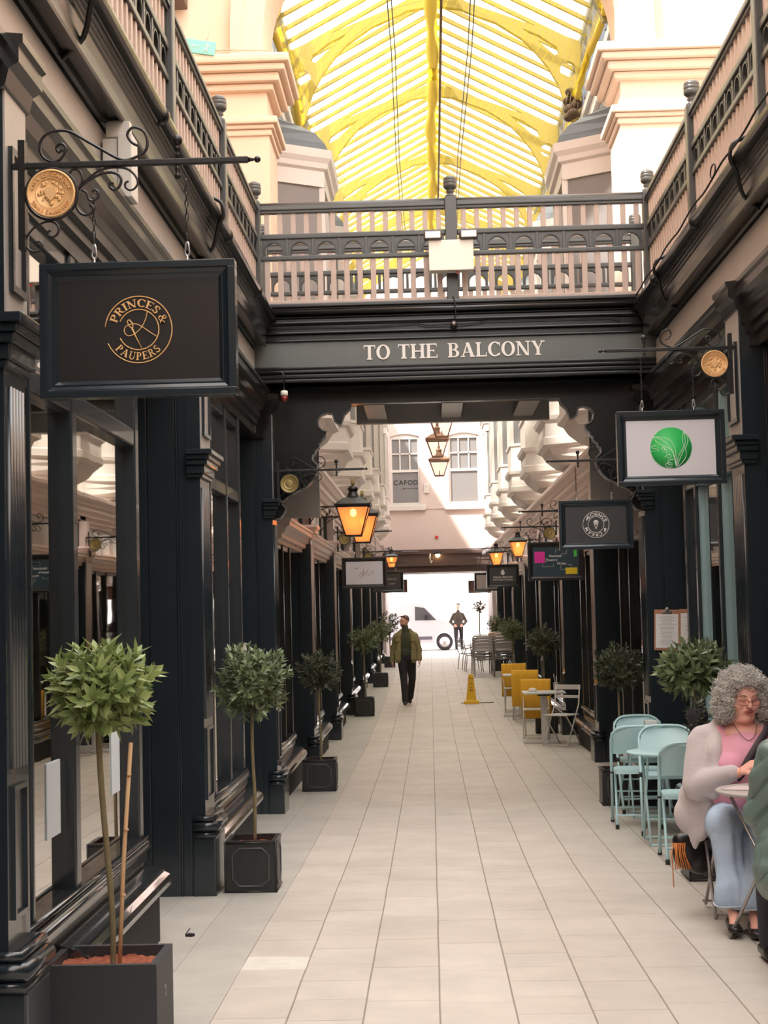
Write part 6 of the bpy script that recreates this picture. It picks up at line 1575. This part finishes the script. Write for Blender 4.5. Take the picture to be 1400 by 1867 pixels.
def head_elems(P, q, k=1.0, full=0.0):
    e = [('e', P(0, -0.012 * k, 0.028 * k), (0.076 * k, 0.094 * k, 0.096 * k), q), ('e', P(0, 0.022 * k, -0.048 * k), ((0.056 + 0.012 * full) * k, 0.060 * k, 0.058 * k), q),
         ('e', P(0, 0.050 * k, 0.02 * k), (0.058 * k, 0.035 * k, 0.060 * k), q),
         ('e', P(0, 0.066 * k, -0.092 * k), (0.024 * k, 0.020 * k, 0.018 * k), q),
         ('c', P(-0.034 * k, 0.077 * k, 0.030 * k), P(0.034 * k, 0.077 * k, 0.030 * k), 0.010 * k, 0.010 * k),
         ('c', P(0, 0.084 * k, 0.020 * k), P(0, 0.106 * k, -0.016 * k), 0.0085 * k, 0.0125 * k),
         ('e', P(-0.012 * k, 0.092 * k, -0.020 * k), (0.009 * k, 0.010 * k, 0.008 * k), q), ('e', P(0.012 * k, 0.092 * k, -0.020 * k), (0.009 * k, 0.010 * k, 0.008 * k), q),
         ('c', P(-0.018 * k, 0.078 * k, -0.052 * k), P(0.018 * k, 0.078 * k, -0.052 * k), 0.010 * k, 0.010 * k)]
    for s in (-1, 1):
        e += [('e', P(s * 0.041 * k, 0.052 * k, -0.020 * k), ((0.026 + 0.008 * full) * k, 0.028 * k, 0.030 * k), q), ('e', P(s * 0.078 * k, -0.008 * k, 0.0), (0.010 * k, 0.018 * k, 0.030 * k), q),
              ('e', P(s * 0.031 * k, 0.070 * k, 0.008 * k), (0.016 * k, 0.012 * k, 0.011 * k), q)]
    if full: e += [('e', P(0, 0.022 * k, -0.098 * k), (0.058 * k, 0.056 * k, 0.030 * k), q)]
    return e
def face_bits(P, t, k=1.0, down=True):
    mb = MB()
    for s in (-1, 1):
        mb.path(smooth([P(s * 0.019 * k, 0.083 * k, (0.006 if down else 0.012) * k), P(s * 0.031 * k, 0.0845 * k, (0.0 if down else 0.016) * k), P(s * 0.045 * k, 0.078 * k, 0.006 * k)], 3), 0.0014 * k, 5)
    mb.build('eyelashes', mat('lash_brown', (0.05, 0.02, 0.015), 0.7), t)
    mb = MB(); mb.path(smooth([P(-0.024 * k, 0.083 * k, -0.053 * k), P(-0.008 * k, 0.089 * k, -0.048 * k), P(0, 0.0885 * k, -0.050 * k), P(0.008 * k, 0.089 * k, -0.048 * k), P(0.024 * k, 0.083 * k, -0.053 * k)], 3), 0.0042 * k, 6)
    mb.path(smooth([P(-0.020 * k, 0.083 * k, -0.057 * k), P(0, 0.089 * k, -0.061 * k), P(0.020 * k, 0.083 * k, -0.057 * k)], 3), 0.0048 * k, 6)
    mb.build('lips', LIP, t)
    mb = MB()
    for s in (-1, 1): mb.path(smooth([P(s * 0.016 * k, 0.089 * k, 0.032 * k), P(s * 0.032 * k, 0.088 * k, 0.038 * k), P(s * 0.050 * k, 0.074 * k, 0.030 * k)], 3), 0.0022 * k, 5)
    mb.build('eyebrows', mat('brow_grey_brown', (0.22, 0.15, 0.11), 0.8), t)
def spectacles(P, t, k=1.0, m_=None):
    mb = MB()
    for s in (-1, 1):
        pts = []
        for i in range(20):
            a = 2 * PI * i / 20; ca, sa = math.cos(a), math.sin(a)
            pts.append(P((s * 0.033 + 0.025 * math.copysign(abs(ca) ** 0.6, ca)) * k, (0.104 - 0.010 * abs(ca) * (1 if ca * s > 0 else 0.1)) * k, (0.002 + 0.0155 * math.copysign(abs(sa) ** 0.6, sa)) * k))
        mb.path(pts, 0.0017 * k, 5, True)
        mb.path([P(s * 0.058 * k, 0.094 * k, 0.008 * k), P(s * 0.078 * k, 0.03 * k, 0.010 * k), P(s * 0.083 * k, -0.02 * k, 0.004 * k)], 0.0018 * k, 5)
    mb.path(smooth([P(-0.009 * k, 0.105 * k, 0.006 * k), P(0, 0.107 * k, 0.009 * k), P(0.009 * k, 0.105 * k, 0.006 * k)], 3), 0.0018 * k, 5)
    mb.build('glasses', m_ or mat('red_brown_frame', (0.16, 0.03, 0.03), 0.3), t)

# ---- seated woman with grey curls
def woman():
    O = V3(1.74, 9.0, fz(8.8))
    t = thing('person', 'seated woman with grey curly hair, glasses, pale cardigan, pink top and blue jeans', 'person', tuple(O))
    W = lambda x, y, z: V3(x, y, z) - O
    Hc = W(1.752, 8.95, 1.195); P, q = head_frame(Hc, V3(0.16, -0.95, -0.20))
    k = 1.06
    sh_r, el_r, wr_r = W(1.515, 9.02, 0.97), W(1.475, 8.94, 0.715), W(1.665, 8.73, 0.80)
    sh_l, el_l, wr_l = W(1.975, 8.97, 0.97), W(2.05, 8.86, 0.73), W(1.93, 8.68, 0.85)
    el = head_elems(P, q, k, 1.0)
    el += [('c', P(0, -0.02, -0.07), W(1.75, 9.02, 1.02), 0.062, 0.075), ('e', W(1.75, 9.0, 0.985), (0.15, 0.10, 0.075)), ('e', W(1.75, 9.02, 0.85), (0.19, 0.14, 0.20)), ('e', W(1.75, 8.99, 0.62), (0.20, 0.17, 0.18)),
           ('e', W(1.755, 9.05, 0.50), (0.22, 0.18, 0.12))]
    for a, b, c_ in ((sh_r, el_r, wr_r), (sh_l, el_l, wr_l)): el += [('c', a, b, 0.062, 0.05), ('c', b, c_, 0.047, 0.029)]
    hip = [(W(1.64, 9.02, 0.50), W(1.56, 8.60, 0.54), W(1.575, 8.50, 0.11)), (W(1.87, 9.02, 0.50), W(1.78, 8.58, 0.54), W(1.68, 8.46, 0.10))]
    for a, b, c_ in hip: el += [('c', a, b, 0.09, 0.066), ('c', b, c_, 0.06, 0.036)]
    el += [('c', hip[0][2], W(1.55, 8.38, 0.05), 0.035, 0.026), ('c', hip[1][2], W(1.655, 8.34, 0.03), 0.036, 0.028)]
    el += hand_elems(wr_r + V3(0.01, -0.005, 0.004), V3(0.80, -0.30, 0.50), V3(-0.35, -0.35, 0.85), V3(-0.2, -0.5, 0.55), 0.98, 0.28)
    el += hand_elems(wr_l, V3(-0.85, -0.30, 0.15), V3(0.1, -0.4, 0.9), V3(0, 0.2, 0.9), 0.98, 0.4)
    blob('body', el, SKIN, t, 0.0058, 3)
    face_bits(P, t, k)
    spectacles(P, t, k)
    # pink top
    el = [('e', W(1.75, 8.985, 0.84), (0.185, 0.175, 0.19)), ('e', W(1.665, 8.885, 0.825), (0.095, 0.085, 0.085)), ('e', W(1.835, 8.88, 0.825), (0.095, 0.085, 0.085)), ('e', W(1.75, 8.955, 0.66), (0.205, 0.19, 0.17)), ('e', W(1.755, 9.0, 0.53), (0.22, 0.2, 0.10)),
          ('c', W(1.62, 8.99, 1.0), W(1.60, 8.95, 0.92), 0.05, 0.06), ('c', W(1.88, 8.97, 1.0), W(1.90, 8.93, 0.92), 0.05, 0.06)]
    blob('pink_top', el, PINK, t, 0.009, 4)
    # cardigan with sleeves and hanging side
    el = [('c', W(1.69, 9.03, 1.04), sh_r + V3(0.01, 0, 0.0), 0.05, 0.07), ('c', W(1.81, 9.03, 1.04), sh_l, 0.05, 0.07), ('e', W(1.745, 9.085, 0.86), (0.235, 0.15, 0.21)), ('e', W(1.75, 9.10, 0.64), (0.25, 0.17, 0.20)), ('e', W(1.745, 9.05, 1.01), (0.21, 0.085, 0.065)),
          ('c', sh_r + V3(0, 0, -0.03), el_r, 0.080, 0.086), ('c', el_r, wr_r + V3(-0.03, 0.015, -0.003), 0.082, 0.048), ('c', sh_l, el_l, 0.088, 0.085), ('c', el_l, wr_l + V3(0.03, 0.015, 0), 0.08, 0.048),
          ('c', W(1.615, 9.02, 1.045), W(1.575, 8.90, 0.90), 0.04, 0.045), ('c', W(1.575, 8.90, 0.90), W(1.55, 8.87, 0.68), 0.045, 0.04), ('c', W(1.88, 9.02, 1.045), W(1.94, 8.89, 0.90), 0.04, 0.045), ('c', W(1.94, 8.89, 0.90), W(1.97, 8.86, 0.66), 0.045, 0.04),
          ('e', W(1.50, 9.06, 0.60), (0.12, 0.11, 0.15)), ('e', W(1.455, 9.05, 0.54), (0.10, 0.07, 0.12)), ('c', W(1.48, 9.04, 0.52), W(1.465, 9.02, 0.36), 0.075, 0.018), ('c', W(1.56, 8.98, 0.62), W(1.50, 9.0, 0.42), 0.06, 0.03)]
    def knit(p, n):
        return p + n * (0.003 * math.sin(p.z * 42 + 3 * math.sin(p.x * 14)) * (0.4 + 0.6 * math.sin(p.x * 9 + p.y * 7) ** 2))
    blob('cardigan', el, CARDI, t, 0.009, 6, knit)
    # jeans, flared
    el = [('e', W(1.755, 9.04, 0.49), (0.235, 0.2, 0.12))]
    for (a, b, c_), fl in zip(hip, (0.100, 0.100)):
        el += [('c', a, b + V3(0, -0.005, 0), 0.118, 0.105), ('c', b, b + (c_ - b) * 0.5, 0.098, 0.084), ('c', b + (c_ - b) * 0.5, c_ + V3(0, 0, 0.085), 0.084, fl), ('c', c_ + V3(0, 0, 0.10), c_ + V3(-0.0, -0.0, 0.055), fl, fl + 0.004)]
    def folds(p, n):
        w_ = p + O
        if w_.z < 0.13: p.z = 0.125 - O.z + (w_.z - 0.13) * 0.12
        return p + n * ((0.006 * math.sin(w_.x * 85 + w_.y * 40 + 1.6 * math.sin(w_.z * 7)) - 0.006 * max(0, math.sin(w_.x * 38 + w_.z * 5)) ** 4) * (1 if w_.z < 0.5 else 0.4))
    blob('jeans', el, JEANS, t, 0.009, 6, folds)
    mb = MB()
    for (a, b, c_), fl in zip(hip, (0.106, 0.106)):
        mb.path([(c_.x + fl * math.cos(g), c_.y + fl * math.sin(g), c_.z + 0.026 + 0.004 * math.sin(3 * g)) for g in [2 * PI * i / 26 for i in range(26)]], 0.004, 5, True)
    mb.build('hem', mat('frayed_hem', (0.55, 0.62, 0.72), 0.9), t)
    # flat black shoes
    for nm, a in (('shoe', W(1.56, 8.43, 0.035)), ('shoe', W(1.665, 8.38, 0.018))):
        el = [('c', a + V3(0, 0.09, 0.005), a + V3(-0.01, -0.06, -0.005), 0.034, 0.036), ('e', a + V3(-0.01, -0.075, -0.005), (0.040, 0.045, 0.026))]
        def sole(p, n, a=a):
            if p.z < a.z - 0.022: p.z = a.z - 0.022
            if p.z > a.z + 0.022 and p.y < a.y + 0.05: p.z = a.z + 0.022
            return p
        blob(nm, el, LEATHER, t, 0.006, 2, sole)
    # shoulder strap
    pts = [W(1.885, 8.965, 1.075), W(1.86, 8.875, 1.02), W(1.80, 8.815, 0.95), W(1.745, 8.79, 0.875), W(1.70, 8.785, 0.80), W(1.665, 8.80, 0.76)]
    pts = smooth(pts, 4); mb = MB(); vs = []
    for i, p in enumerate(pts):
        d = (pts[min(i + 1, len(pts) - 1)] - pts[max(i - 1, 0)]).normalized(); n = V3(0, -1, 0); sd = d.cross(n).normalized()
        w_ = 0.020 + 0.004 * i / len(pts); vs += [p - sd * w_ + n * 0.004, p + sd * w_ + n * 0.004, p + sd * w_ - n * 0.004, p - sd * w_ - n * 0.004]
    m_ = len(pts); fs = [(i * 4 + j, i * 4 + (j + 1) % 4, i * 4 + 4 + (j + 1) % 4, i * 4 + 4 + j) for i in range(m_ - 1) for j in range(4)] + [(3, 2, 1, 0), (m_ * 4 - 4, m_ * 4 - 3, m_ * 4 - 2, m_ * 4 - 1)]
    mb.add(vs, fs, 0, True); mb.build('bag_strap', mat('plum_black_strap', (0.045, 0.03, 0.038), 0.6), t)
    mb = MB(); a = wr_r + V3(0.0, 0, 0); mb.path([a + V3(0.012 * math.cos(g), 0.03 * math.sin(g), 0.033 * math.cos(g)) for g in [2 * PI * i / 16 for i in range(16)]], 0.002, 5, True); mb.build('bracelet', GOLD, t)
    mb = MB(); mb.path(smooth([W(1.69, 8.93, 1.05), W(1.72, 8.86, 0.99), W(1.755, 8.85, 0.965), W(1.79, 8.86, 0.99), W(1.82, 8.93, 1.05)], 3), 0.0018, 5); mb.build('necklace', mat('dark_cord', (0.06, 0.03, 0.03), 0.6), t)
    # hair: solid mass plus many loose ringlets
    el = [('e', P(0, -0.045, 0.075), (0.118, 0.112, 0.085), q), ('e', P(-0.095, -0.02, 0.0), (0.062, 0.09, 0.11), q), ('e', P(0.095, -0.02, 0.0), (0.062, 0.09, 0.11), q), ('e', P(0, -0.09, -0.02), (0.12, 0.08, 0.13), q),
          ('e', P(-0.115, -0.01, -0.06), (0.058, 0.07, 0.06), q), ('e', P(0.11, -0.01, -0.06), (0.055, 0.07, 0.06), q), ('c', P(-0.06, 0.045, 0.105), P(0.06, 0.045, 0.105), 0.030, 0.030)]
    o = blob('hair', el, GREYHAIR, t, 0.008, 3, lambda p, n: p + n * (0.006 * math.sin(p.x * 130) * math.sin(p.y * 110 + p.z * 60) + 0.006 * math.sin(p.z * 140 + p.x * 50)))
    rnd = random.Random(12); mb = MB(); vts = [(v.co.copy(), v.normal.copy()) for v in o.data.vertices]
    for i in range(1700):
        p, n = rnd.choice(vts)
        loc = q.inverted() @ (p - Hc)
        if loc.y > 0.055 and abs(loc.x) < 0.07 and loc.z < 0.085: continue
        d = (n * 0.4 + V3(0, 0, -0.8) + V3(rnd.uniform(-.6, .6), rnd.uniform(-.6, .6), rnd.uniform(-.3, .5))).normalized()
        a0 = d.orthogonal().normalized(); b0 = d.cross(a0); R = rnd.uniform(0.005, 0.013); L_ = rnd.uniform(0.02, 0.06); tn = rnd.uniform(1.0, 2.2); ph = rnd.uniform(0, 6.28)
        st = p + n * rnd.uniform(0.0, 0.014)
        pts = [st + d * (L_ * (j / 12 - 0.4)) + (a0 * math.cos(ph + tn * 6.28 * j / 12) + b0 * math.sin(ph + tn * 6.28 * j / 12)) * R for j in range(13)]
        mb.path(pts, [0.0010 + 0.0011 * math.sin(PI * j / 12) for j in range(13)], 3)
    mb.build('ringlets', mat('silver_curls', (0.60, 0.57, 0.53), 0.6, var=0.25, vscale=40), t, normals=False)
woman()
sc_ = bistro_chair(CHROME); sc_.location = (1.74, 9.12, fz(9.1)); sc_.rotation_euler = (0, 0, PI); sc_['label'] = 'grey metal folding chair under the seated woman'
t = thing('handbag', 'black shoulder bag with orange tassels hanging beside the seated woman', 'bag', (1.47, 9.2, fz(9.2)))
blob('bag_body', [('e', V3(0.0, 0, 0.33), (0.11, 0.06, 0.10)), ('e', V3(0.05, 0, 0.29), (0.09, 0.06, 0.08)), ('c', V3(-0.06, 0, 0.40), V3(0.06, 0, 0.42), 0.05, 0.05)], LEATHER, t, 0.01, 3)
mb = MB(); rnd = random.Random(1)
for i in range(9): x = -0.115 + 0.009 * i; mb.path([(x, -0.06, 0.40), (x + rnd.uniform(-.01, .01), -0.07, 0.34), (x + 0.004 * i, -0.06, 0.25 if i else 0.15)], 0.0035, 5)
mb.build('tassel', mat('orange_cord', (0.75, 0.25, 0.06), 0.7), t)
round_table(1.775, 8.36, 0.30, 'round grey metal cafe table in front of the seated woman', mat('scuffed_table_top', (0.42, 0.38, 0.36), 0.4), 0.765, CHROME, 0.95)
mb = MB(); mb.prism([(1.50, 8.35), (1.66, 8.28), (1.78, 8.42), (1.62, 8.50)], fz(8.36) + 0.772, fz(8.36) + 0.776, 'Z'); tag(mb.build('menu_card', [mat('menu_print', (0.60, 0.50, 0.50), 0.6)]), 'pale printed menu card lying on the grey cafe table', 'menu')
mb = MB(); mb.prism([(1.66, 8.40), (1.78, 8.36), (1.82, 8.44), (1.70, 8.48)], fz(8.36) + 0.777, fz(8.36) + 0.781, 'Z'); tag(mb.build('red_leaflet', [mat('red_paper', (0.60, 0.10, 0.10), 0.6)]), 'red leaflet on the grey cafe table by the woman', 'leaflet')

# ---- person in a sage green puffer coat, cut by the right edge
def coat_person():
    O = V3(1.76, 7.38, fz(7.4)); t = thing('person', 'seated person in sage green puffer coat at the right edge, back to us', 'person', tuple(O)); W = lambda x, y, z: V3(x, y, z) - O
    P, q = head_frame(W(1.80, 7.42, 1.32), V3(0, 1, -0.1))
    el = head_elems(P, q) + [('c', P(0, -0.02, -0.07), W(1.79, 7.37, 1.08), 0.055, 0.06), ('e', W(1.78, 7.37, 0.85), (0.18, 0.12, 0.24)), ('e', W(1.78, 7.38, 0.55), (0.18, 0.14, 0.14))]
    arms = [(W(1.60, 7.38, 1.0), W(1.55, 7.46, 0.74), W(1.62, 7.72, 0.78)), (W(1.96, 7.38, 1.0), W(2.02, 7.46, 0.74), W(1.95, 7.72, 0.78))]
    for a, b, c_ in arms: el += [('c', a, b, 0.05, 0.042), ('c', b, c_, 0.04, 0.028)]
    legs = [(W(1.68, 7.42, 0.50), W(1.62, 7.80, 0.50), W(1.60, 7.74, 0.08)), (W(1.88, 7.42, 0.50), W(1.90, 7.84, 0.50), W(1.90, 7.80, 0.08))]
    for a, b, c_ in legs: el += [('c', a, b, 0.075, 0.055), ('c', b, c_, 0.05, 0.036)]
    el += hand_elems(arms[0][2], V3(0.25, 0.9, 0), V3(0, 0, 1), V3(1, 0, 0), 1, 0.4) + hand_elems(arms[1][2], V3(-0.25, 0.9, 0), V3(0, 0, 1), V3(-1, 0, 0), 1, 0.4)
    blob('body', el, SKIN, t, 0.007, 3)
    el = [('e', W(1.78, 7.36, 0.86), (0.25, 0.19, 0.26)), ('e', W(1.76, 7.34, 0.58), (0.30, 0.24, 0.17)), ('e', W(1.66, 7.30, 0.50), (0.21, 0.20, 0.15)), ('e', W(1.56, 7.33, 0.46), (0.10, 0.14, 0.10)), ('e', W(1.78, 7.36, 1.07), (0.19, 0.13, 0.07))]
    for a, b, c_ in arms: el += [('c', a, b, 0.115, 0.105), ('c', b, c_ - (c_ - b) * 0.1, 0.10, 0.06)]
    def quilt(p, n):
        z = p.z * 5.2 + 0.9 * math.sin(p.x * 9 + p.y * 5) + 0.3 * math.sin(p.y * 21 + p.z * 8); f = abs(math.sin(z * PI)) ** 0.5
        g = abs(math.sin(p.x * 17 - p.z * 13 + 1.6 * math.sin(p.z * 11 + p.y * 9)))
        return p + n * (0.020 * (f - 0.6) - 0.010 * (1 - g) ** 3 + 0.004 * math.sin(p.x * 48 + p.z * 30))
    blob('puffer_coat', el, PUFFER, t, 0.010, 4, quilt)
    el = [('e', W(1.78, 7.42, 0.50), (0.20, 0.15, 0.11))]
    for a, b, c_ in legs: el += [('c', a, b, 0.095, 0.075), ('c', b, c_ + V3(0, 0, 0.03), 0.072, 0.055)]
    blob('trousers', el, mat('charcoal_trousers', (0.035, 0.035, 0.045), 0.9), t, 0.012, 4)
    for a, b, c_ in legs: blob('shoe', [('c', c_ + V3(0, -0.02, -0.035), c_ + V3(0, 0.15, -0.045), 0.04, 0.034)], LEATHER, t, 0.01, 2)
    blob('hair', [('e', P(0, -0.03, 0.05), (0.09, 0.10, 0.095), q), ('e', P(0, -0.06, -0.03), (0.085, 0.06, 0.09), q)], mat('brown_hair', (0.10, 0.06, 0.04), 0.8), t, 0.01, 3)
coat_person()
c2_ = bistro_chair(CHROME); c2_.location = (1.78, 7.36, fz(7.3)); c2_['label'] = 'grey metal folding chair under the person in the green coat'

# ---- man walking towards the camera
def walking_man():
    O = V3(-0.50, 31.2, fz(31.2)); t = thing('person', 'man walking towards us in olive jacket, black trousers and glasses, looking left', 'person', tuple(O))
    Hc = V3(-0.02, 0, 1.63); P, q = head_frame(Hc, V3(-0.80, -0.6, -0.08))
    el = head_elems(P, q, 0.98) + [('c', P(0, -0.02, -0.07), V3(0, 0.01, 1.42), 0.052, 0.06), ('e', V3(0.0, 0.0, 1.28), (0.17, 0.11, 0.18)), ('e', V3(0, 0, 1.05), (0.14, 0.10, 0.16)), ('e', V3(0, 0, 0.93), (0.15, 0.11, 0.10))]
    arms = [(V3(-0.185, 0.01, 1.345), V3(-0.25, 0.05, 1.09), V3(-0.275, -0.02, 0.87)), (V3(0.185, 0.01, 1.345), V3(0.26, 0.0, 1.09), V3(0.265, -0.08, 0.88))]
    for a, b, c_ in arms: el += [('c', a, b, 0.05, 0.04), ('c', b, c_, 0.038, 0.026)]
    el += hand_elems(arms[0][2], V3(0.0, -0.1, -1), V3(-1, 0, 0), V3(0.2, -1, 0), 1, 0.35) + hand_elems(arms[1][2], V3(0.0, -0.2, -1), V3(1, 0, 0), V3(-0.2, -1, 0), 1, 0.35)
    legs = [(V3(-0.08, 0, 0.92), V3(-0.05, -0.14, 0.50), V3(-0.03, -0.20, 0.09)), (V3(0.10, 0, 0.92), V3(0.11, 0.02, 0.50), V3(0.06, 0.26, 0.14))]
    for a, b, c_ in legs: el += [('c', a, b, 0.08, 0.056), ('c', b, c_, 0.052, 0.036)]
    blob('body', el, SKIN, t, 0.009, 3)
    face_bits(P, t, 1, False); spectacles(P, t, 1, BLACKC)
    blob('hair', [('e', P(0, -0.028, 0.045), (0.080, 0.088, 0.085), q), ('c', P(-0.05, 0.03, 0.105), P(0.05, 0.03, 0.105), 0.018, 0.018)], mat('cropped_brown_hair', (0.16, 0.09, 0.07), 0.9), t, 0.008, 2)
    blob('beard', [('e', P(0, 0.036, -0.066), (0.058, 0.052, 0.040), q)], mat('stubble', (0.20, 0.11, 0.09), 0.9), t, 0.008, 2)
    blob('sweater', [('e', V3(0, -0.005, 1.25), (0.165, 0.125, 0.20)), ('e', V3(0, -0.005, 1.03), (0.15, 0.115, 0.14)), ('c', V3(0, 0.0, 1.40), V3(-0.01, -0.005, 1.52), 0.085, 0.066)], OLIVED, t, 0.012, 3)
    el = [('e', V3(0, 0.035, 1.28), (0.215, 0.125, 0.17)), ('e', V3(0, 0.03, 1.02), (0.20, 0.125, 0.20)), ('e', V3(0, 0.03, 0.90), (0.215, 0.13, 0.11))]
    for s in (-1, 1):
        el += [('c', V3(s * 0.13, -0.09, 1.36), V3(s * 0.15, -0.12, 1.05), 0.045, 0.055), ('c', V3(s * 0.15, -0.12, 1.05), V3(s * 0.16, -0.12, 0.86), 0.055, 0.055), ('c', V3(s * 0.09, -0.05, 1.46), V3(s * 0.13, -0.10, 1.32), 0.035, 0.035)]
    for a, b, c_ in arms: el += [('c', a, b, 0.070, 0.060), ('c', b, c_, 0.060, 0.05), ('c', V3(a.x * 0.35, 0.02, 1.445), a, 0.045, 0.062)]
    def cut(p, n):
        p = p + n * 0.0035 * math.sin(p.z * 38 + p.x * 15)
        if p.z < 0.82 and abs(p.x) < 0.235: p.z = 0.82 + (p.z - 0.82) * 0.15
        return p
    blob('jacket', el, OLIVE, t, 0.010, 4, cut)
    for s in (-1, 1):
        MB().bbox(s * 0.155 - 0.055, s * 0.155 + 0.055, -0.195, -0.165, 0.88, 1.03, 0.012).build('pocket', OLIVE, t)
        MB().bbox(s * 0.155 - 0.06, s * 0.155 + 0.06, -0.20, -0.165, 1.02, 1.06, 0.01).build('pocket_flap', OLIVE, t)
        MB().bbox(s * 0.145 - 0.05, s * 0.145 + 0.05, -0.178, -0.14, 1.24, 1.28, 0.01).build('pocket_flap', OLIVE, t)
    el = [('e', V3(0.01, 0, 0.92), (0.17, 0.12, 0.11))]
    for a, b, c_ in legs: el += [('c', a, b, 0.102, 0.076), ('c', b, c_ + V3(0, 0, -0.01), 0.074, 0.066)]
    blob('trousers', el, BLACKC, t, 0.011, 4)
    blob('shoe', [('c', V3(-0.03, -0.17, 0.045), V3(-0.035, -0.33, 0.04), 0.044, 0.036)], LEATHER, t, 0.01, 2); blob('shoe', [('c', V3(0.06, 0.27, 0.10), V3(0.055, 0.13, 0.042), 0.042, 0.036)], LEATHER, t, 0.01, 2)
walking_man()
# ---- distant man walking away in the street
def far_man():
    O = V3(1.02, 57.6, fz(57.6)); t = thing('person', 'distant person walking in grey brown jacket and dark trousers by the van', 'person', tuple(O))
    P, q = head_frame(V3(0, 0, 1.64), V3(-0.2, -1, 0))
    el = head_elems(P, q) + [('c', P(0, -0.02, -0.07), V3(0, 0, 1.42), 0.052, 0.06), ('e', V3(0, 0, 1.2), (0.15, 0.10, 0.25)), ('e', V3(0, 0, 0.93), (0.14, 0.1, 0.1))]
    arms = [(V3(-0.165, 0, 1.35), V3(-0.29, 0.03, 1.10), V3(-0.18, -0.10, 0.98)), (V3(0.165, 0, 1.35), V3(0.29, 0.03, 1.10), V3(0.18, -0.10, 0.98))]
    legs = [(V3(-0.09, 0, 0.92), V3(-0.10, -0.08, 0.50), V3(-0.09, -0.10, 0.09)), (V3(0.09, 0, 0.92), V3(0.10, 0.05, 0.50), V3(0.11, 0.14, 0.10))]
    for a, b, c_ in arms: el += [('c', a, b, 0.045, 0.04), ('c', b, c_, 0.038, 0.026)]
    for a, b, c_ in legs: el += [('c', a, b, 0.07, 0.055), ('c', b, c_, 0.05, 0.036)]
    el += hand_elems(arms[0][2], V3(0.8, -0.3, -0.5), V3(-.3, -1, 0), V3(0, 0, 1), 1, 0.6) + hand_elems(arms[1][2], V3(-0.8, -0.3, -0.5), V3(.3, -1, 0), V3(0, 0, 1), 1, 0.6)
    blob('body', el, SKIN, t, 0.013, 2)
    el = [('e', V3(0, 0, 1.20), (0.19, 0.13, 0.24)), ('e', V3(0, 0, 1.0), (0.18, 0.13, 0.14)), ('c', V3(0, 0, 1.38), V3(0, 0, 1.47), 0.085, 0.066)]
    for a, b, c_ in arms: el += [('c', V3(0, 0, 1.43), a, 0.05, 0.06), ('c', a, b, 0.062, 0.056), ('c', b, c_, 0.058, 0.045)]
    blob('jacket', el, BROWNC, t, 0.013, 3)
    el = [('e', V3(0, 0, 0.9), (0.15, 0.11, 0.1))]
    for a, b, c_ in legs: el += [('c', a, b, 0.09, 0.066), ('c', b, c_, 0.062, 0.048)]
    blob('trousers', el, BLACKC, t, 0.013, 3)
    for a, b, c_ in legs: blob('shoe', [('c', c_ + V3(0, 0.02, -0.045), c_ + V3(0, -0.16, -0.05), 0.042, 0.036)], WBOARD, t, 0.012, 2)
    blob('hair', [('e', P(0, -0.02, 0.05), (0.082, 0.09, 0.085), q)], mat('dark_short_hair', (0.06, 0.045, 0.04), 0.9), t, 0.012, 2)
far_man()

# ================================================================== VAN IN THE STREET
def van():
    y0 = 59.6; g = fz(y0); t = thing('van', 'white van parked across the bright street beyond the passage', 'van', (-1.2, y0 + 0.9, g))
    side = [(-2.3, 0.28), (-2.3, 1.72), (-2.1, 1.84), (0.55, 1.86), (0.95, 1.72), (1.50, 1.16), (2.10, 1.02), (2.25, 0.90), (2.28, 0.45), (2.22, 0.28)]
    def arch(xc): return [(xc + 0.40, 0.28)] + [(xc + 0.40 * math.cos(a), 0.32 + 0.38 * math.sin(a)) for a in [PI * i / 10 for i in range(11)]] + [(xc - 0.40, 0.28)]
    loop = side + arch(1.72)[::1] + arch(-1.45)
    MB().prism(loop, -0.9, 0.9, 'Y').build('body', VANP, t)
    for xc in (1.72, -1.45):
        for sy in (-0.80, 0.80):
            mb = MB().lathe([(0, -0.10), (0.24, -0.10), (0.31, -0.07), (0.32, 0), (0.31, 0.07), (0.24, 0.10), (0, 0.10)], n=28); mb.xf(Matrix.Rotation(PI / 2, 4, 'X')); w_ = mb.build('wheel', TYRE, t); w_.location = (xc, sy, 0.315)
            mb = MB().lathe([(0, -0.115), (0.05, -0.115), (0.06, -0.10), (0.19, -0.108), (0.20, -0.09), (0.2, 0.11), (0, 0.11)], n=24); mb.xf(Matrix.Rotation(PI / 2, 4, 'X')); mb.build('hubcap', STEEL, w_)
    MB().prism([(0.62, 1.15), (1.42, 1.15), (0.98, 1.62), (0.62, 1.68)], -0.905, -0.898, 'Y').build('side_window', GLASSD, t)
    MB().prism([(0.0, 1.15), (0.55, 1.15), (0.55, 1.68), (0.0, 1.68)], -0.905, -0.898, 'Y').build('side_window', VANP, t)
    MB().bbox(-1.0, 1.25, -0.925, -0.89, 0.42, 0.54, 0.01).build('side_strip', mat('violet_grey_trim', (0.12, 0.11, 0.16), 0.5), t)
    for x in (0.98,): MB().bbox(x, x + 0.12, -1.08, -0.92, 1.16, 1.36, 0.03).build('door_mirror', BLACKC, t)
    MB().bbox(2.2, 2.32, -0.85, 0.85, 0.30, 0.48, 0.03).build('bumper', mat('violet_grey_trim', (0.12, 0.11, 0.16), 0.5), t)
    MB().bbox(2.12, 2.25, -0.88, -0.60, 0.72, 0.88, 0.03).build('headlamp', LENS, t)
van()
